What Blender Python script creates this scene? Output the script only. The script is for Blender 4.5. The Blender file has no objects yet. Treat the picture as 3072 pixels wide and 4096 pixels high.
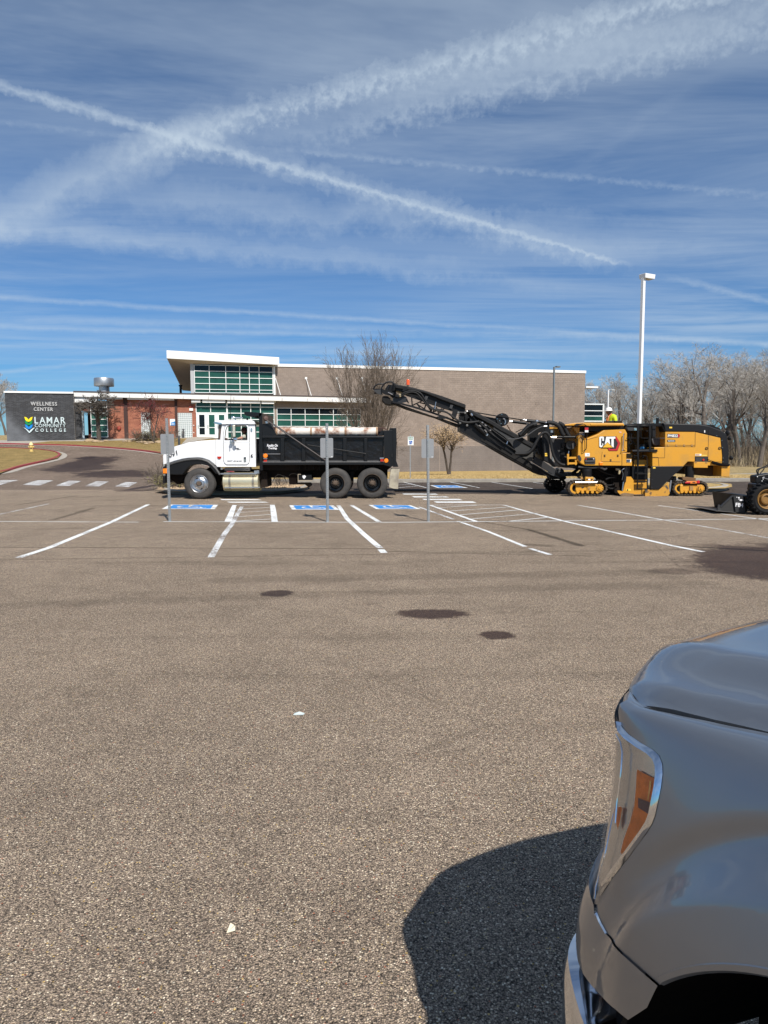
import bpy, bmesh, math, random
from math import sin, cos, tan, pi, radians, sqrt, atan2
from mathutils import Vector, Matrix
from mathutils.geometry import tessellate_polygon

# ------------------------------------------------------------------ camera
FPX = 2840.0; CX = 1536.0; CY = 2048.0; CAMH = 1.7
TH = math.atan(258.0 / FPX); RO = radians(0.15)
cF = Vector((0, cos(TH), -sin(TH))); u0 = Vector((0, sin(TH), cos(TH))); r0 = Vector((1, 0, 0))
cU = u0 * cos(RO) + r0 * sin(RO); cR = r0 * cos(RO) - u0 * sin(RO)
CAM = Vector((0, 0, CAMH))
scene = bpy.context.scene
cam_d = bpy.data.cameras.new('camera'); cam = bpy.data.objects.new('camera', cam_d)
scene.collection.objects.link(cam); scene.camera = cam
cam_d.sensor_fit = 'VERTICAL'; cam_d.sensor_height = 36.0; cam_d.lens = FPX / 4096.0 * 36.0
cam_d.clip_start = 0.05; cam_d.clip_end = 3000.0
mw = Matrix((( cR.x, cU.x, -cF.x, 0), (cR.y, cU.y, -cF.y, 0), (cR.z, cU.z, -cF.z, CAMH), (0, 0, 0, 1)))
cam.matrix_world = mw
scene.render.resolution_x = 768; scene.render.resolution_y = 1024

def ray(px, py):
    return cR * ((px - CX) / FPX) + cU * (-(py - CY) / FPX) + cF
def atY(px, py, Y):
    d = ray(px, py); return CAM + d * (Y / d.y)
def atZ(px, py, z=0.0):
    d = ray(px, py); return CAM + d * ((z - CAMH) / d.z)

# ------------------------------------------------------------------ light
SUN_AZ = radians(21.0)      # sun stands behind the camera, this far to its right
SUN_EL = radians(46.5)
to_sun = Vector((sin(SUN_AZ) * cos(SUN_EL), -cos(SUN_AZ) * cos(SUN_EL), sin(SUN_EL)))
sl = bpy.data.lights.new('sun', 'SUN'); sun = bpy.data.objects.new('sun', sl); scene.collection.objects.link(sun)
sl.energy = 5.0; sl.angle = radians(0.53); sl.color = (1.0, 0.95, 0.88)
sun.rotation_euler = to_sun.to_track_quat('Z', 'Y').to_euler()
scene.view_settings.view_transform = 'Standard'; scene.view_settings.look = 'None'
scene.view_settings.exposure = 0.18; scene.view_settings.gamma = 1.0
scene.view_settings.use_curve_mapping = False
scene.render.engine = 'CYCLES'

# ------------------------------------------------------------------ world: clear sky with cirrus and contrails
world = bpy.data.worlds.new('World'); scene.world = world; world.use_nodes = True
wt = world.node_tree; wt.nodes.clear()
def wn(t, **k):
    n = wt.nodes.new(t)
    for a, b in k.items(): setattr(n, a, b)
    return n
def wl(a, b): wt.links.new(a, b)
def wm(op, a, b=None, c=None, clamp=False):
    n = wn('ShaderNodeMath', operation=op, use_clamp=clamp)
    for i, v in enumerate((a, b, c)):
        if v is None: continue
        if isinstance(v, (int, float)): n.inputs[i].default_value = v
        else: wl(v, n.inputs[i])
    return n.outputs[0]
def wdot(vsock, v):
    n = wn('ShaderNodeVectorMath', operation='DOT_PRODUCT'); wl(vsock, n.inputs[0]); n.inputs[1].default_value = v
    return n.outputs['Value']
def wnoise(vec, scale, detail=4, rough=0.55, dist=0.0):
    n = wn('ShaderNodeTexNoise'); wl(vec, n.inputs['Vector']); n.inputs['Scale'].default_value = scale
    n.inputs['Detail'].default_value = detail; n.inputs['Roughness'].default_value = rough
    n.inputs['Distortion'].default_value = dist
    return n.outputs['Fac']
def wmap(v, a, b, c=0.0, d=1.0, smooth=True):
    n = wn('ShaderNodeMapRange'); n.interpolation_type = 'SMOOTHSTEP' if smooth else 'LINEAR'
    wl(v, n.inputs[0]); n.inputs[1].default_value = a; n.inputs[2].default_value = b
    n.inputs[3].default_value = c; n.inputs[4].default_value = d
    return n.outputs[0]
tc = wn('ShaderNodeTexCoord'); DIR = tc.outputs['Generated']
sky = wn('ShaderNodeTexSky', sky_type='NISHITA'); sky.sun_disc = False
sky.sun_elevation = SUN_EL; sky.sun_rotation = math.pi - SUN_AZ
sky.altitude = 1100; sky.air_density = 1.15; sky.dust_density = 0.25; sky.ozone_density = 2.2
# cirrus layer projected on a flat sheet overhead
sep = wn('ShaderNodeSeparateXYZ'); wl(DIR, sep.inputs[0])
zc = wm('MAXIMUM', sep.outputs[2], 0.03)
cx_ = wm('DIVIDE', sep.outputs[0], zc); cy_ = wm('DIVIDE', sep.outputs[1], zc)
cmb = wn('ShaderNodeCombineXYZ'); wl(cx_, cmb.inputs[0]); wl(cy_, cmb.inputs[1])
mp = wn('ShaderNodeMapping'); mp.inputs['Rotation'].default_value = (0, 0, radians(12)); mp.inputs['Scale'].default_value = (0.28, 1.0, 1)
wl(cmb.outputs[0], mp.inputs[0])
n1 = wnoise(mp.outputs[0], 1.1, 6, 0.68, 0.5)
veil = wmap(n1, 0.28, 0.70)
mp2 = wn('ShaderNodeMapping'); mp2.inputs['Rotation'].default_value = (0, 0, radians(-20)); mp2.inputs['Location'].default_value = (3.1, 1.7, 0)
mp2.inputs['Scale'].default_value = (0.5, 0.8, 1); wl(cmb.outputs[0], mp2.inputs[0])
n2 = wnoise(mp2.outputs[0], 0.6, 3, 0.5)
veil = wm('MULTIPLY', veil, wmap(n2, 0.3, 0.7, 0.25, 1.0))
veil = wm('MULTIPLY', veil, wmap(sep.outputs[2], 0.03, 0.16, 0.35, 1.0))
total = wm('MULTIPLY', veil, 0.50)
# contrails: straight lines in the air are great circles in the sky
NLO = wnoise(DIR, 6, 3, .6); NMD = wnoise(DIR, 10, 6, .65); NMH = wnoise(DIR, 28, 3, .6); NHI = wnoise(DIR, 44, 5, .68); NXH = wnoise(DIR, 100, 2, .6)
def trail(p1, p2, width, dens, nscale, t0=None, t1=None, ragged=0.5, fade=0.05, puff=0.35, seed=0.0, grow=0.0):
    """p1,p2 sky directions given by picture points; width in radians"""
    global total
    a = ray(*p1).normalized(); b = ray(*p2).normalized(); n = a.cross(b).normalized()
    if n.z < 0: n = -n
    t = (b - a).normalized()
    dn = wdot(DIR, n); dt = wdot(DIR, t)
    nz = NLO if nscale < 7.5 else NMD if nscale < 13 else NHI
    nz2 = NMH if nscale < 7.5 else NHI if nscale < 13 else NXH
    j = wm('MULTIPLY', wm('SUBTRACT', nz, 0.5), width * ragged * 4)
    j = wm('ADD', j, wm('MULTIPLY', wm('SUBTRACT', nz2, 0.5), width * ragged * 2.2))
    dd = wm('ABSOLUTE', wm('ADD', dn, j))
    ta = a.dot(t); tb = b.dot(t)
    wd = wm('ADD', wm('MULTIPLY', wm('SUBTRACT', dt, ta), grow), width)
    wd = wm('MAXIMUM', wd, width * 0.25)
    prof = wm('SUBTRACT', 1.0, wm('DIVIDE', dd, wd), clamp=True)
    prof = wm('POWER', prof, 0.8)
    body = wm('MULTIPLY', prof, wm('ADD', wm('MULTIPLY', wmap(nz2, 0.3, 0.7), puff), 1 - puff))
    lo = ta if t0 is None else ray(*t0).normalized().dot(t); hi = tb if t1 is None else ray(*t1).normalized().dot(t)
    m = wm('MULTIPLY', wmap(dt, lo - fade, lo + fade), wmap(dt, hi - fade, hi + fade, 1.0, 0.0))
    m = wm('MULTIPLY', m, wmap(wdot(DIR, (a + b).normalized()), 0.0, 0.3))
    body = wm('MULTIPLY', wm('MULTIPLY', body, m), dens)
    total = wm('SUBTRACT', 1.0, wm('MULTIPLY', wm('SUBTRACT', 1.0, total), wm('SUBTRACT', 1.0, body)))
trail((0, 345), (2520, 1062), 0.0078, 0.56, 16, t0=(-900, 90), t1=(2480, 1050), ragged=.48, fade=.02, seed=1, grow=-.0065)
trail((0, 345), (2520, 1062), 0.017, 0.34, 20, t0=(700, 545), t1=(2400, 1030), ragged=.5, fade=.1, seed=1)
trail((2700, 1115), (3072, 1205), 0.005, 0.3, 16, t1=(3900, 1400), ragged=.4, fade=.04, seed=2)
trail((700, 545), (2250, 120), 0.018, 0.60, 20, t0=(560, 600), t1=(3300, -160), ragged=.55, fade=.1, puff=.65, seed=3)
trail((1000, 430), (2700, -20), 0.04, 0.06, 9, t0=(560, 600), t1=(3300, -160), ragged=.5, fade=.12, puff=.3, seed=3)
trail((700, 600), (2250, 190), 0.022, 0.16, 9, t0=(560, 600), t1=(2900, 0), ragged=.5, fade=.1, puff=.5, seed=3)
trail((60, 850), (760, 535), 0.030, 0.40, 9, t0=(-400, 1050), t1=(900, 470), ragged=.4, fade=.1, puff=.3, seed=4)
trail((1500, 470), (3072, 90), 0.024, 0.40, 20, t0=(1250, 530), t1=(3900, -100), ragged=.5, fade=.12, puff=.5, seed=5)
trail((1700, 330), (3072, 20), 0.012, 0.22, 20, t0=(1500, 380), t1=(3900, -150), ragged=.6, fade=.12, puff=.6, seed=5.5)
trail((1130, 600), (3072, 780), 0.0045, 0.22, 26, t1=(3900, 850), ragged=.7, fade=.06, puff=.7, seed=6)
trail((0, 490), (520, 545), 0.004, 0.16, 26, t0=(-500, 440), ragged=.7, fade=.05, puff=.7, seed=7)
trail((200, 930), (2100, 1120), 0.017, 0.30, 9, t0=(-500, 850), ragged=.6, fade=.15, seed=8)
trail((500, 800), (2600, 960), 0.028, 0.30, 9, ragged=.6, fade=.2, seed=9)
trail((0, 1190), (3072, 1375), 0.0045, 0.34, 9, t0=(-900, 1130), t1=(3900, 1420), ragged=.5, fade=.05, seed=10)
trail((300, 1280), (3072, 1368), 0.006, 0.25, 8, t0=(100, 1270), t1=(3900, 1400), ragged=.5, fade=.1, seed=11)
trail((0, 1310), (1700, 1345), 0.0045, 0.33, 9, t0=(-900, 1295), ragged=.4, fade=.1, seed=12)
trail((0, 1490), (600, 1425), 0.0035, 0.30, 9, t0=(-500, 1540), ragged=.4, fade=.05, seed=13)
trail((1600, 1400), (3072, 1440), 0.016, 0.16, 7, t1=(3900, 1460), ragged=.6, fade=.15, seed=14)
trail((2300, 680), (2800, 330), 0.010, 0.07, 8, ragged=.5, fade=.1, seed=15)
cl = wn('ShaderNodeRGB'); cl.outputs[0].default_value = (6.0, 7.1, 8.2, 1)
mix = wn('ShaderNodeMixRGB'); wl(total, mix.inputs[0]); 
tint = wn('ShaderNodeMixRGB'); wl(wmap(sep.outputs[2], 0.0, 0.62), tint.inputs[0]); tint.inputs[1].default_value = (.29, .59, .93, 1); tint.inputs[2].default_value = (.86, .93, 1.0, 1)
tm = wn('ShaderNodeMixRGB', blend_type='MULTIPLY'); tm.inputs[0].default_value = 1; wl(sky.outputs[0], tm.inputs[1]); wl(tint.outputs[0], tm.inputs[2])
wl(tm.outputs[0], mix.inputs[1]); wl(cl.outputs[0], mix.inputs[2])
bg = wn('ShaderNodeBackground'); bg.inputs['Strength'].default_value = 0.086
wl(mix.outputs[0], bg.inputs['Color'])
wo = wn('ShaderNodeOutputWorld'); wl(bg.outputs[0], wo.inputs[0])

# ------------------------------------------------------------------ helpers
def empty(name, loc=(0, 0, 0), label=None, cat=None, group=None, kind=None):
    o = bpy.data.objects.new(name, None); o.empty_display_size = 0.2
    scene.collection.objects.link(o); o.location = loc
    return tag(o, label, cat, group, kind)
def tag(o, label=None, cat=None, group=None, kind=None):
    if label: o['label'] = label
    if cat: o['category'] = cat
    if group: o['group'] = group
    if kind: o['kind'] = kind
    return o
def wloc(o):
    v = Vector(o.location)
    return v + wloc(o.parent) if o.parent else v
class MB:
    def __init__(s): s.v = []; s.f = []
    def add(s, vs, fs):
        b = len(s.v); s.v += [tuple(p) for p in vs]; s.f += [tuple(i + b for i in f) for f in fs]; return s
    def hexa(s, a, b):      # a,b: 4 points each, corresponding loops
        return s.add(list(a) + list(b), [(3, 2, 1, 0), (4, 5, 6, 7)] + [(i, (i + 1) % 4, 4 + (i + 1) % 4, 4 + i) for i in range(4)])
    def box(s, x0, x1, y0, y1, z0, z1):
        return s.hexa([(x0, y0, z0), (x1, y0, z0), (x1, y1, z0), (x0, y1, z0)], [(x0, y0, z1), (x1, y0, z1), (x1, y1, z1), (x0, y1, z1)])
    def prism(s, pts, d):
        pts = [Vector(p) for p in pts]; d = Vector(d); n = len(pts)
        nrm = Vector((0, 0, 0))
        for i in range(n): nrm += pts[i].cross(pts[(i + 1) % n])
        if nrm.dot(d) > 0: pts.reverse()
        vs = pts + [p + d for p in pts]
        if n <= 4: fs = [tuple(range(n)), tuple(range(2 * n - 1, n - 1, -1))]
        else:
            tris = tessellate_polygon([pts]); fs = [tuple(t) for t in tris] + [tuple(i + n for i in reversed(t)) for t in tris]
        for i in range(n):
            j = (i + 1) % n; fs.append((j, i, n + i, n + j))
        return s.add(vs, fs)
    def prismh(s, outer, holes, d):
        d = Vector(d); loops = [[Vector(p) for p in outer]] + [[Vector(p) for p in h] for h in holes]; flat = [p for l in loops for p in l]; n = len(flat)
        tris = tessellate_polygon(loops); fs = [tuple(t) for t in tris] + [tuple(i + n for i in reversed(t)) for t in tris]; b = 0
        for l in loops:
            m = len(l); fs += [(b + (i + 1) % m, b + i, n + b + i, n + b + (i + 1) % m) for i in range(m)]; b += m
        return s.add(flat + [p + d for p in flat], fs)
    def cyl(s, p0, p1, r0, r1=None, n=12, cap=True):
        p0 = Vector(p0); p1 = Vector(p1); r1 = r0 if r1 is None else r1
        d = (p1 - p0); d.normalize()
        a = d.orthogonal().normalized(); b = d.cross(a)
        vs = [p0 + (a * cos(2 * pi * i / n) + b * sin(2 * pi * i / n)) * r0 for i in range(n)] + [p1 + (a * cos(2 * pi * i / n) + b * sin(2 * pi * i / n)) * r1 for i in range(n)]
        fs = [(i, (i + 1) % n, n + (i + 1) % n, n + i) for i in range(n)]
        if cap: fs += [tuple(range(n - 1, -1, -1)), tuple(range(n, 2 * n))]
        return s.add(vs, fs)
    def tube(s, pts, r, n=8, cap=True):
        pts = [Vector(p) for p in pts]; m = len(pts)
        rr = r if isinstance(r, (list, tuple)) else [r] * m
        t0 = (pts[1] - pts[0]).normalized(); a = t0.orthogonal().normalized(); vs = []
        for k in range(m):
            t = (pts[min(k + 1, m - 1)] - pts[max(k - 1, 0)]).normalized()
            a = (a - t * a.dot(t)).normalized(); b = t.cross(a)
            vs += [pts[k] + (a * cos(2 * pi * i / n) + b * sin(2 * pi * i / n)) * rr[k] for i in range(n)]
        fs = [(k * n + i, k * n + (i + 1) % n, (k + 1) * n + (i + 1) % n, (k + 1) * n + i) for k in range(m - 1) for i in range(n)]
        if cap: fs += [tuple(range(n - 1, -1, -1)), tuple(range((m - 1) * n, m * n))]
        return s.add(vs, fs)
    def lathe(s, prof, c, axis, n=24, closed=False):      # prof: (r, h) along axis
        c = Vector(c); d = Vector(axis).normalized(); a = d.orthogonal().normalized(); b = d.cross(a); m = len(prof); vs = []
        for r, h in prof: vs += [c + d * h + (a * cos(2 * pi * i / n) + b * sin(2 * pi * i / n)) * max(r, 1e-4) for i in range(n)]
        fs = [(k * n + i, k * n + (i + 1) % n, (k + 1) * n + (i + 1) % n, (k + 1) * n + i) for k in range(m - 1) for i in range(n)]
        if closed: fs += [((m - 1) * n + i, (m - 1) * n + (i + 1) % n, (i + 1) % n, i) for i in range(n)]
        return s.add(vs, fs)
    def build(s, name, m, parent=None, smooth=False, bevel=0, label=None, cat=None, group=None, kind=None, angle=None):
        me = bpy.data.meshes.new(name)
        off = wloc(parent) if parent else Vector((0, 0, 0))
        if off.length > 0: vs = [(p[0] - off.x, p[1] - off.y, p[2] - off.z) for p in s.v]
        else: vs = s.v
        me.from_pydata(vs, [], s.f); me.validate(); me.update()
        return fin(me, name, m, parent, smooth, bevel, label, cat, group, kind)
def fin(me, name, m, parent=None, smooth=False, bevel=0, label=None, cat=None, group=None, kind=None):
    if m: me.materials.append(m)
    bm = bmesh.new(); bm.from_mesh(me); bmesh.ops.recalc_face_normals(bm, faces=bm.faces)
    if smooth:
        for f in bm.faces: f.smooth = True
        lim = radians(38)
        for e in bm.edges:
            if len(e.link_faces) == 2 and e.calc_face_angle(0) > lim: e.smooth = False
    bm.to_mesh(me); bm.free()
    o = bpy.data.objects.new(name, me); scene.collection.objects.link(o)
    if parent: o.parent = parent
    if bevel:
        b = o.modifiers.new('bevel', 'BEVEL'); b.width = bevel; b.segments = 2; b.limit_method = 'ANGLE'; b.angle_limit = radians(35)
        b.harden_normals = False
    return tag(o, label, cat, group, kind)
def Z(ox, oy, k):       # measuring frames: enlarged crops of the photograph
    def f(*pts): return [(ox + x / k, oy + y / k) for x, y in pts]
    return f
zA = Z(0, 1350, 2.074); zB = Z(600, 1350, 2.074); zC = Z(1100, 1300, 2.765); zD = Z(1450, 1450, 2.074)
zE = Z(2100, 1550, 3.318); zF = Z(2500, 1600, 2.9); zG = Z(2300, 1050, 2.149); zH = Z(600, 1650, 3.687)
zI = Z(1000, 1650, 2.552); zJ = Z(0, 1950, 1.08); zK = Z(1536, 1900, 1.08); zN = Z(680, 1580, 5.184)
zO = Z(640, 1380, 3.318); zP = Z(0, 1530, 5.184); zQ = Z(280, 1560, 3.77); zR = Z(2180, 1680, 4.366)
zS = Z(2500, 1680, 3.607); zT = Z(1480, 1500, 4.147); zU = Z(1840, 1640, 3.95); zV = Z(2850, 1750, 6.32); zW = Z(600, 1960, 3.19)
def pY(pts, Y): return [atY(x, y, Y) for x, y in pts]
def plate(mb, pts, Y, d):       # an outline standing in a vertical plane at depth Y, d metres thick
    return mb.prism(pY(pts, Y), (0, d, 0))
def text_mesh(txt, size, depth, shear=0, font_bold=0.0, space=1.0):
    cu = bpy.data.curves.new('t', 'FONT'); cu.body = txt; cu.size = size; cu.extrude = depth / 2; cu.offset = font_bold
    cu.shear = shear; cu.align_x = 'CENTER'; cu.align_y = 'CENTER'; cu.space_character = space; cu.resolution_u = 3
    o = bpy.data.objects.new('t', cu); scene.collection.objects.link(o); bpy.context.view_layer.update()
    dg = bpy.context.evaluated_depsgraph_get(); me = bpy.data.meshes.new_from_object(o.evaluated_get(dg))
    bpy.data.objects.remove(o); bpy.data.curves.remove(cu)
    return me
def text_fit(name, txt, c, w, h, ex, ez, m, parent, depth=0.004, shear=0, bold=0.0, space=1.0, label=None):
    """lettering centred at c, w wide along ex and h tall along ez"""
    me = text_mesh(txt, 1.0, 0.01, shear, bold, space)
    xs = [v.co.x for v in me.vertices]; ys = [v.co.y for v in me.vertices]
    x0, x1, y0, y1 = min(xs), max(xs), min(ys), max(ys)
    ex = Vector(ex).normalized(); ez = Vector(ez).normalized(); nn = ex.cross(ez)
    off = wloc(parent) if parent else Vector((0, 0, 0)); c = Vector(c)
    for v in me.vertices:
        a = (v.co.x - (x0 + x1) / 2) / (x1 - x0) * w; b = (v.co.y - (y0 + y1) / 2) / (y1 - y0) * h
        v.co = c + ex * a + ez * b + nn * (depth if v.co.z > 0 else 0) - off
    return fin(me, name, m, parent, label=label)

# ------------------------------------------------------------------ materials
MATS = {}
def mat(name, col, rough=0.6, metal=0.0, var=0.0, vscale=4.0, col2=None, bump=0.0, bscale=40.0, coat=0.0, spec=0.5, grain=0.0, gscale=300.0, **kw):
    if name in MATS: return MATS[name]
    m = bpy.data.materials.new(name); m.use_nodes = True; nt = m.node_tree; p = nt.nodes['Principled BSDF']
    p.inputs['Base Color'].default_value = (*col, 1); p.inputs['Roughness'].default_value = rough
    p.inputs['Metallic'].default_value = metal; p.inputs['Coat Weight'].default_value = coat
    p.inputs['Specular IOR Level'].default_value = spec
    if 'trans' in kw: p.inputs['Transmission Weight'].default_value = kw['trans']
    if 'alpha' in kw: p.inputs['Alpha'].default_value = kw['alpha']
    if 'crough' in kw: p.inputs['Coat Roughness'].default_value = kw['crough']
    tcn = nt.nodes.new('ShaderNodeTexCoord'); src = tcn.outputs['Object']
    last = None
    if var > 0 or col2:
        n = nt.nodes.new('ShaderNodeTexNoise'); nt.links.new(src, n.inputs['Vector']); n.inputs['Scale'].default_value = vscale
        n.inputs['Detail'].default_value = 6; n.inputs['Roughness'].default_value = 0.65
        r = nt.nodes.new('ShaderNodeMapRange'); nt.links.new(n.outputs['Fac'], r.inputs[0]); r.inputs[1].default_value = kw.get('lo', 0.32); r.inputs[2].default_value = kw.get('hi', 0.68)
        mx = nt.nodes.new('ShaderNodeMixRGB'); nt.links.new(r.outputs[0], mx.inputs[0]); mx.inputs[1].default_value = (*col, 1)
        c2 = col2 or tuple(c * (1 - var) for c in col); mx.inputs[2].default_value = (*c2, 1)
        last = mx.outputs[0]
        if rough > 0.1:
            rr = nt.nodes.new('ShaderNodeMapRange'); nt.links.new(n.outputs['Fac'], rr.inputs[0]); rr.inputs[3].default_value = rough * 0.8; rr.inputs[4].default_value = min(1, rough * 1.25)
            nt.links.new(rr.outputs[0], p.inputs['Roughness'])
    if grain > 0:
        n = nt.nodes.new('ShaderNodeTexNoise'); nt.links.new(src, n.inputs['Vector']); n.inputs['Scale'].default_value = gscale; n.inputs['Detail'].default_value = 2
        r = nt.nodes.new('ShaderNodeMapRange'); nt.links.new(n.outputs['Fac'], r.inputs[0]); r.inputs[1].default_value = .3; r.inputs[2].default_value = .7
        r.inputs[3].default_value = 1 - grain; r.inputs[4].default_value = 1 + grain
        mx = nt.nodes.new('ShaderNodeMixRGB'); mx.blend_type = 'MULTIPLY'; mx.inputs[0].default_value = 1
        if last: nt.links.new(last, mx.inputs[1])
        else: mx.inputs[1].default_value = (*col, 1)
        nt.links.new(r.outputs[0], mx.inputs[2]); last = mx.outputs[0]
    if last: nt.links.new(last, p.inputs['Base Color'])
    if bump > 0:
        n = nt.nodes.new('ShaderNodeTexNoise'); nt.links.new(src, n.inputs['Vector']); n.inputs['Scale'].default_value = bscale; n.inputs['Detail'].default_value = 4
        b = nt.nodes.new('ShaderNodeBump'); b.inputs['Strength'].default_value = 1; b.inputs['Distance'].default_value = bump
        nt.links.new(n.outputs['Fac'], b.inputs['Height']); nt.links.new(b.outputs[0], p.inputs['Normal'])
    MATS[name] = m
    return m
rnd = random.Random(7)
# ------------------------------------------------------------------ terrain
def sst(a, b, x):
    t = min(1, max(0, (x - a) / (b - a))); return t * t * (3 - 2 * t)
TB = 0.22
def hgt(x, y):
    left = 0.083 * max(0.0, y - 38.0)
    if y > 76: left = 0.083 * 38 + 0.0 * (y - 76)
    left *= sst(35, 41, y) if y < 41 else 1
    low = -0.95 * sst(35.5, 70, y)
    wl_ = 1 - sst(-17.0, -9.0, x + (y - 60) * 0.05)
    lowr = low * (1 - sst(21, 30, x))
    far = 0.0
    return left * wl_ + lowr * (1 - wl_) + far
def atH(px, py):
    d = ray(px, py); t = 5.0
    lo = 1.0; prev = CAM + d * lo
    for i in range(1, 4000):
        t = 1.0 + i * 0.1; p = CAM + d * t
        if p.z < hgt(p.x, p.y): break
    a, b = t - 0.1, t
    for _ in range(20):
        m = (a + b) / 2; p = CAM + d * m
        if p.z < hgt(p.x, p.y): b = m
        else: a = m
    return CAM + d * b
def drape(name, pts, m, dz, step=1.0, kind='structure', thick=0, parent=None, **kw):
    """a flat outline cut along a grid and laid over the ground"""
    bm = bmesh.new(); vs = [bm.verts.new((p[0], p[1], 0)) for p in pts]; bm.faces.new(vs)
    xs = [p[0] for p in pts]; ys = [p[1] for p in pts]
    if step:
        for ax, lo, hi in ((0, min(xs), max(xs)), (1, min(ys), max(ys))):
            k = math.floor(lo / step) + 1
            while k * step < hi:
                if not (ax == 1 and k * step < 34 and step >= 1 and max(ys) < 34):
                    co = (k * step, 0, 0) if ax == 0 else (0, k * step, 0); no = (1, 0, 0) if ax == 0 else (0, 1, 0)
                    bmesh.ops.bisect_plane(bm, geom=bm.verts[:] + bm.edges[:] + bm.faces[:], plane_co=co, plane_no=no)
                k += 1
    for v in bm.verts: v.co.z = hgt(v.co.x, v.co.y) + dz
    bmesh.ops.triangulate(bm, faces=[f for f in bm.faces if len(f.verts) > 4])
    bmesh.ops.recalc_face_normals(bm, faces=bm.faces)
    for f in bm.faces:
        if f.normal.z < 0: f.normal_flip()
        f.smooth = True
    me = bpy.data.meshes.new(name); bm.to_mesh(me); bm.free(); me.materials.append(m)
    o = bpy.data.objects.new(name, me); scene.collection.objects.link(o)
    if parent: o.parent = parent
    return tag(o, kind=kind, **kw)

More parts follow.
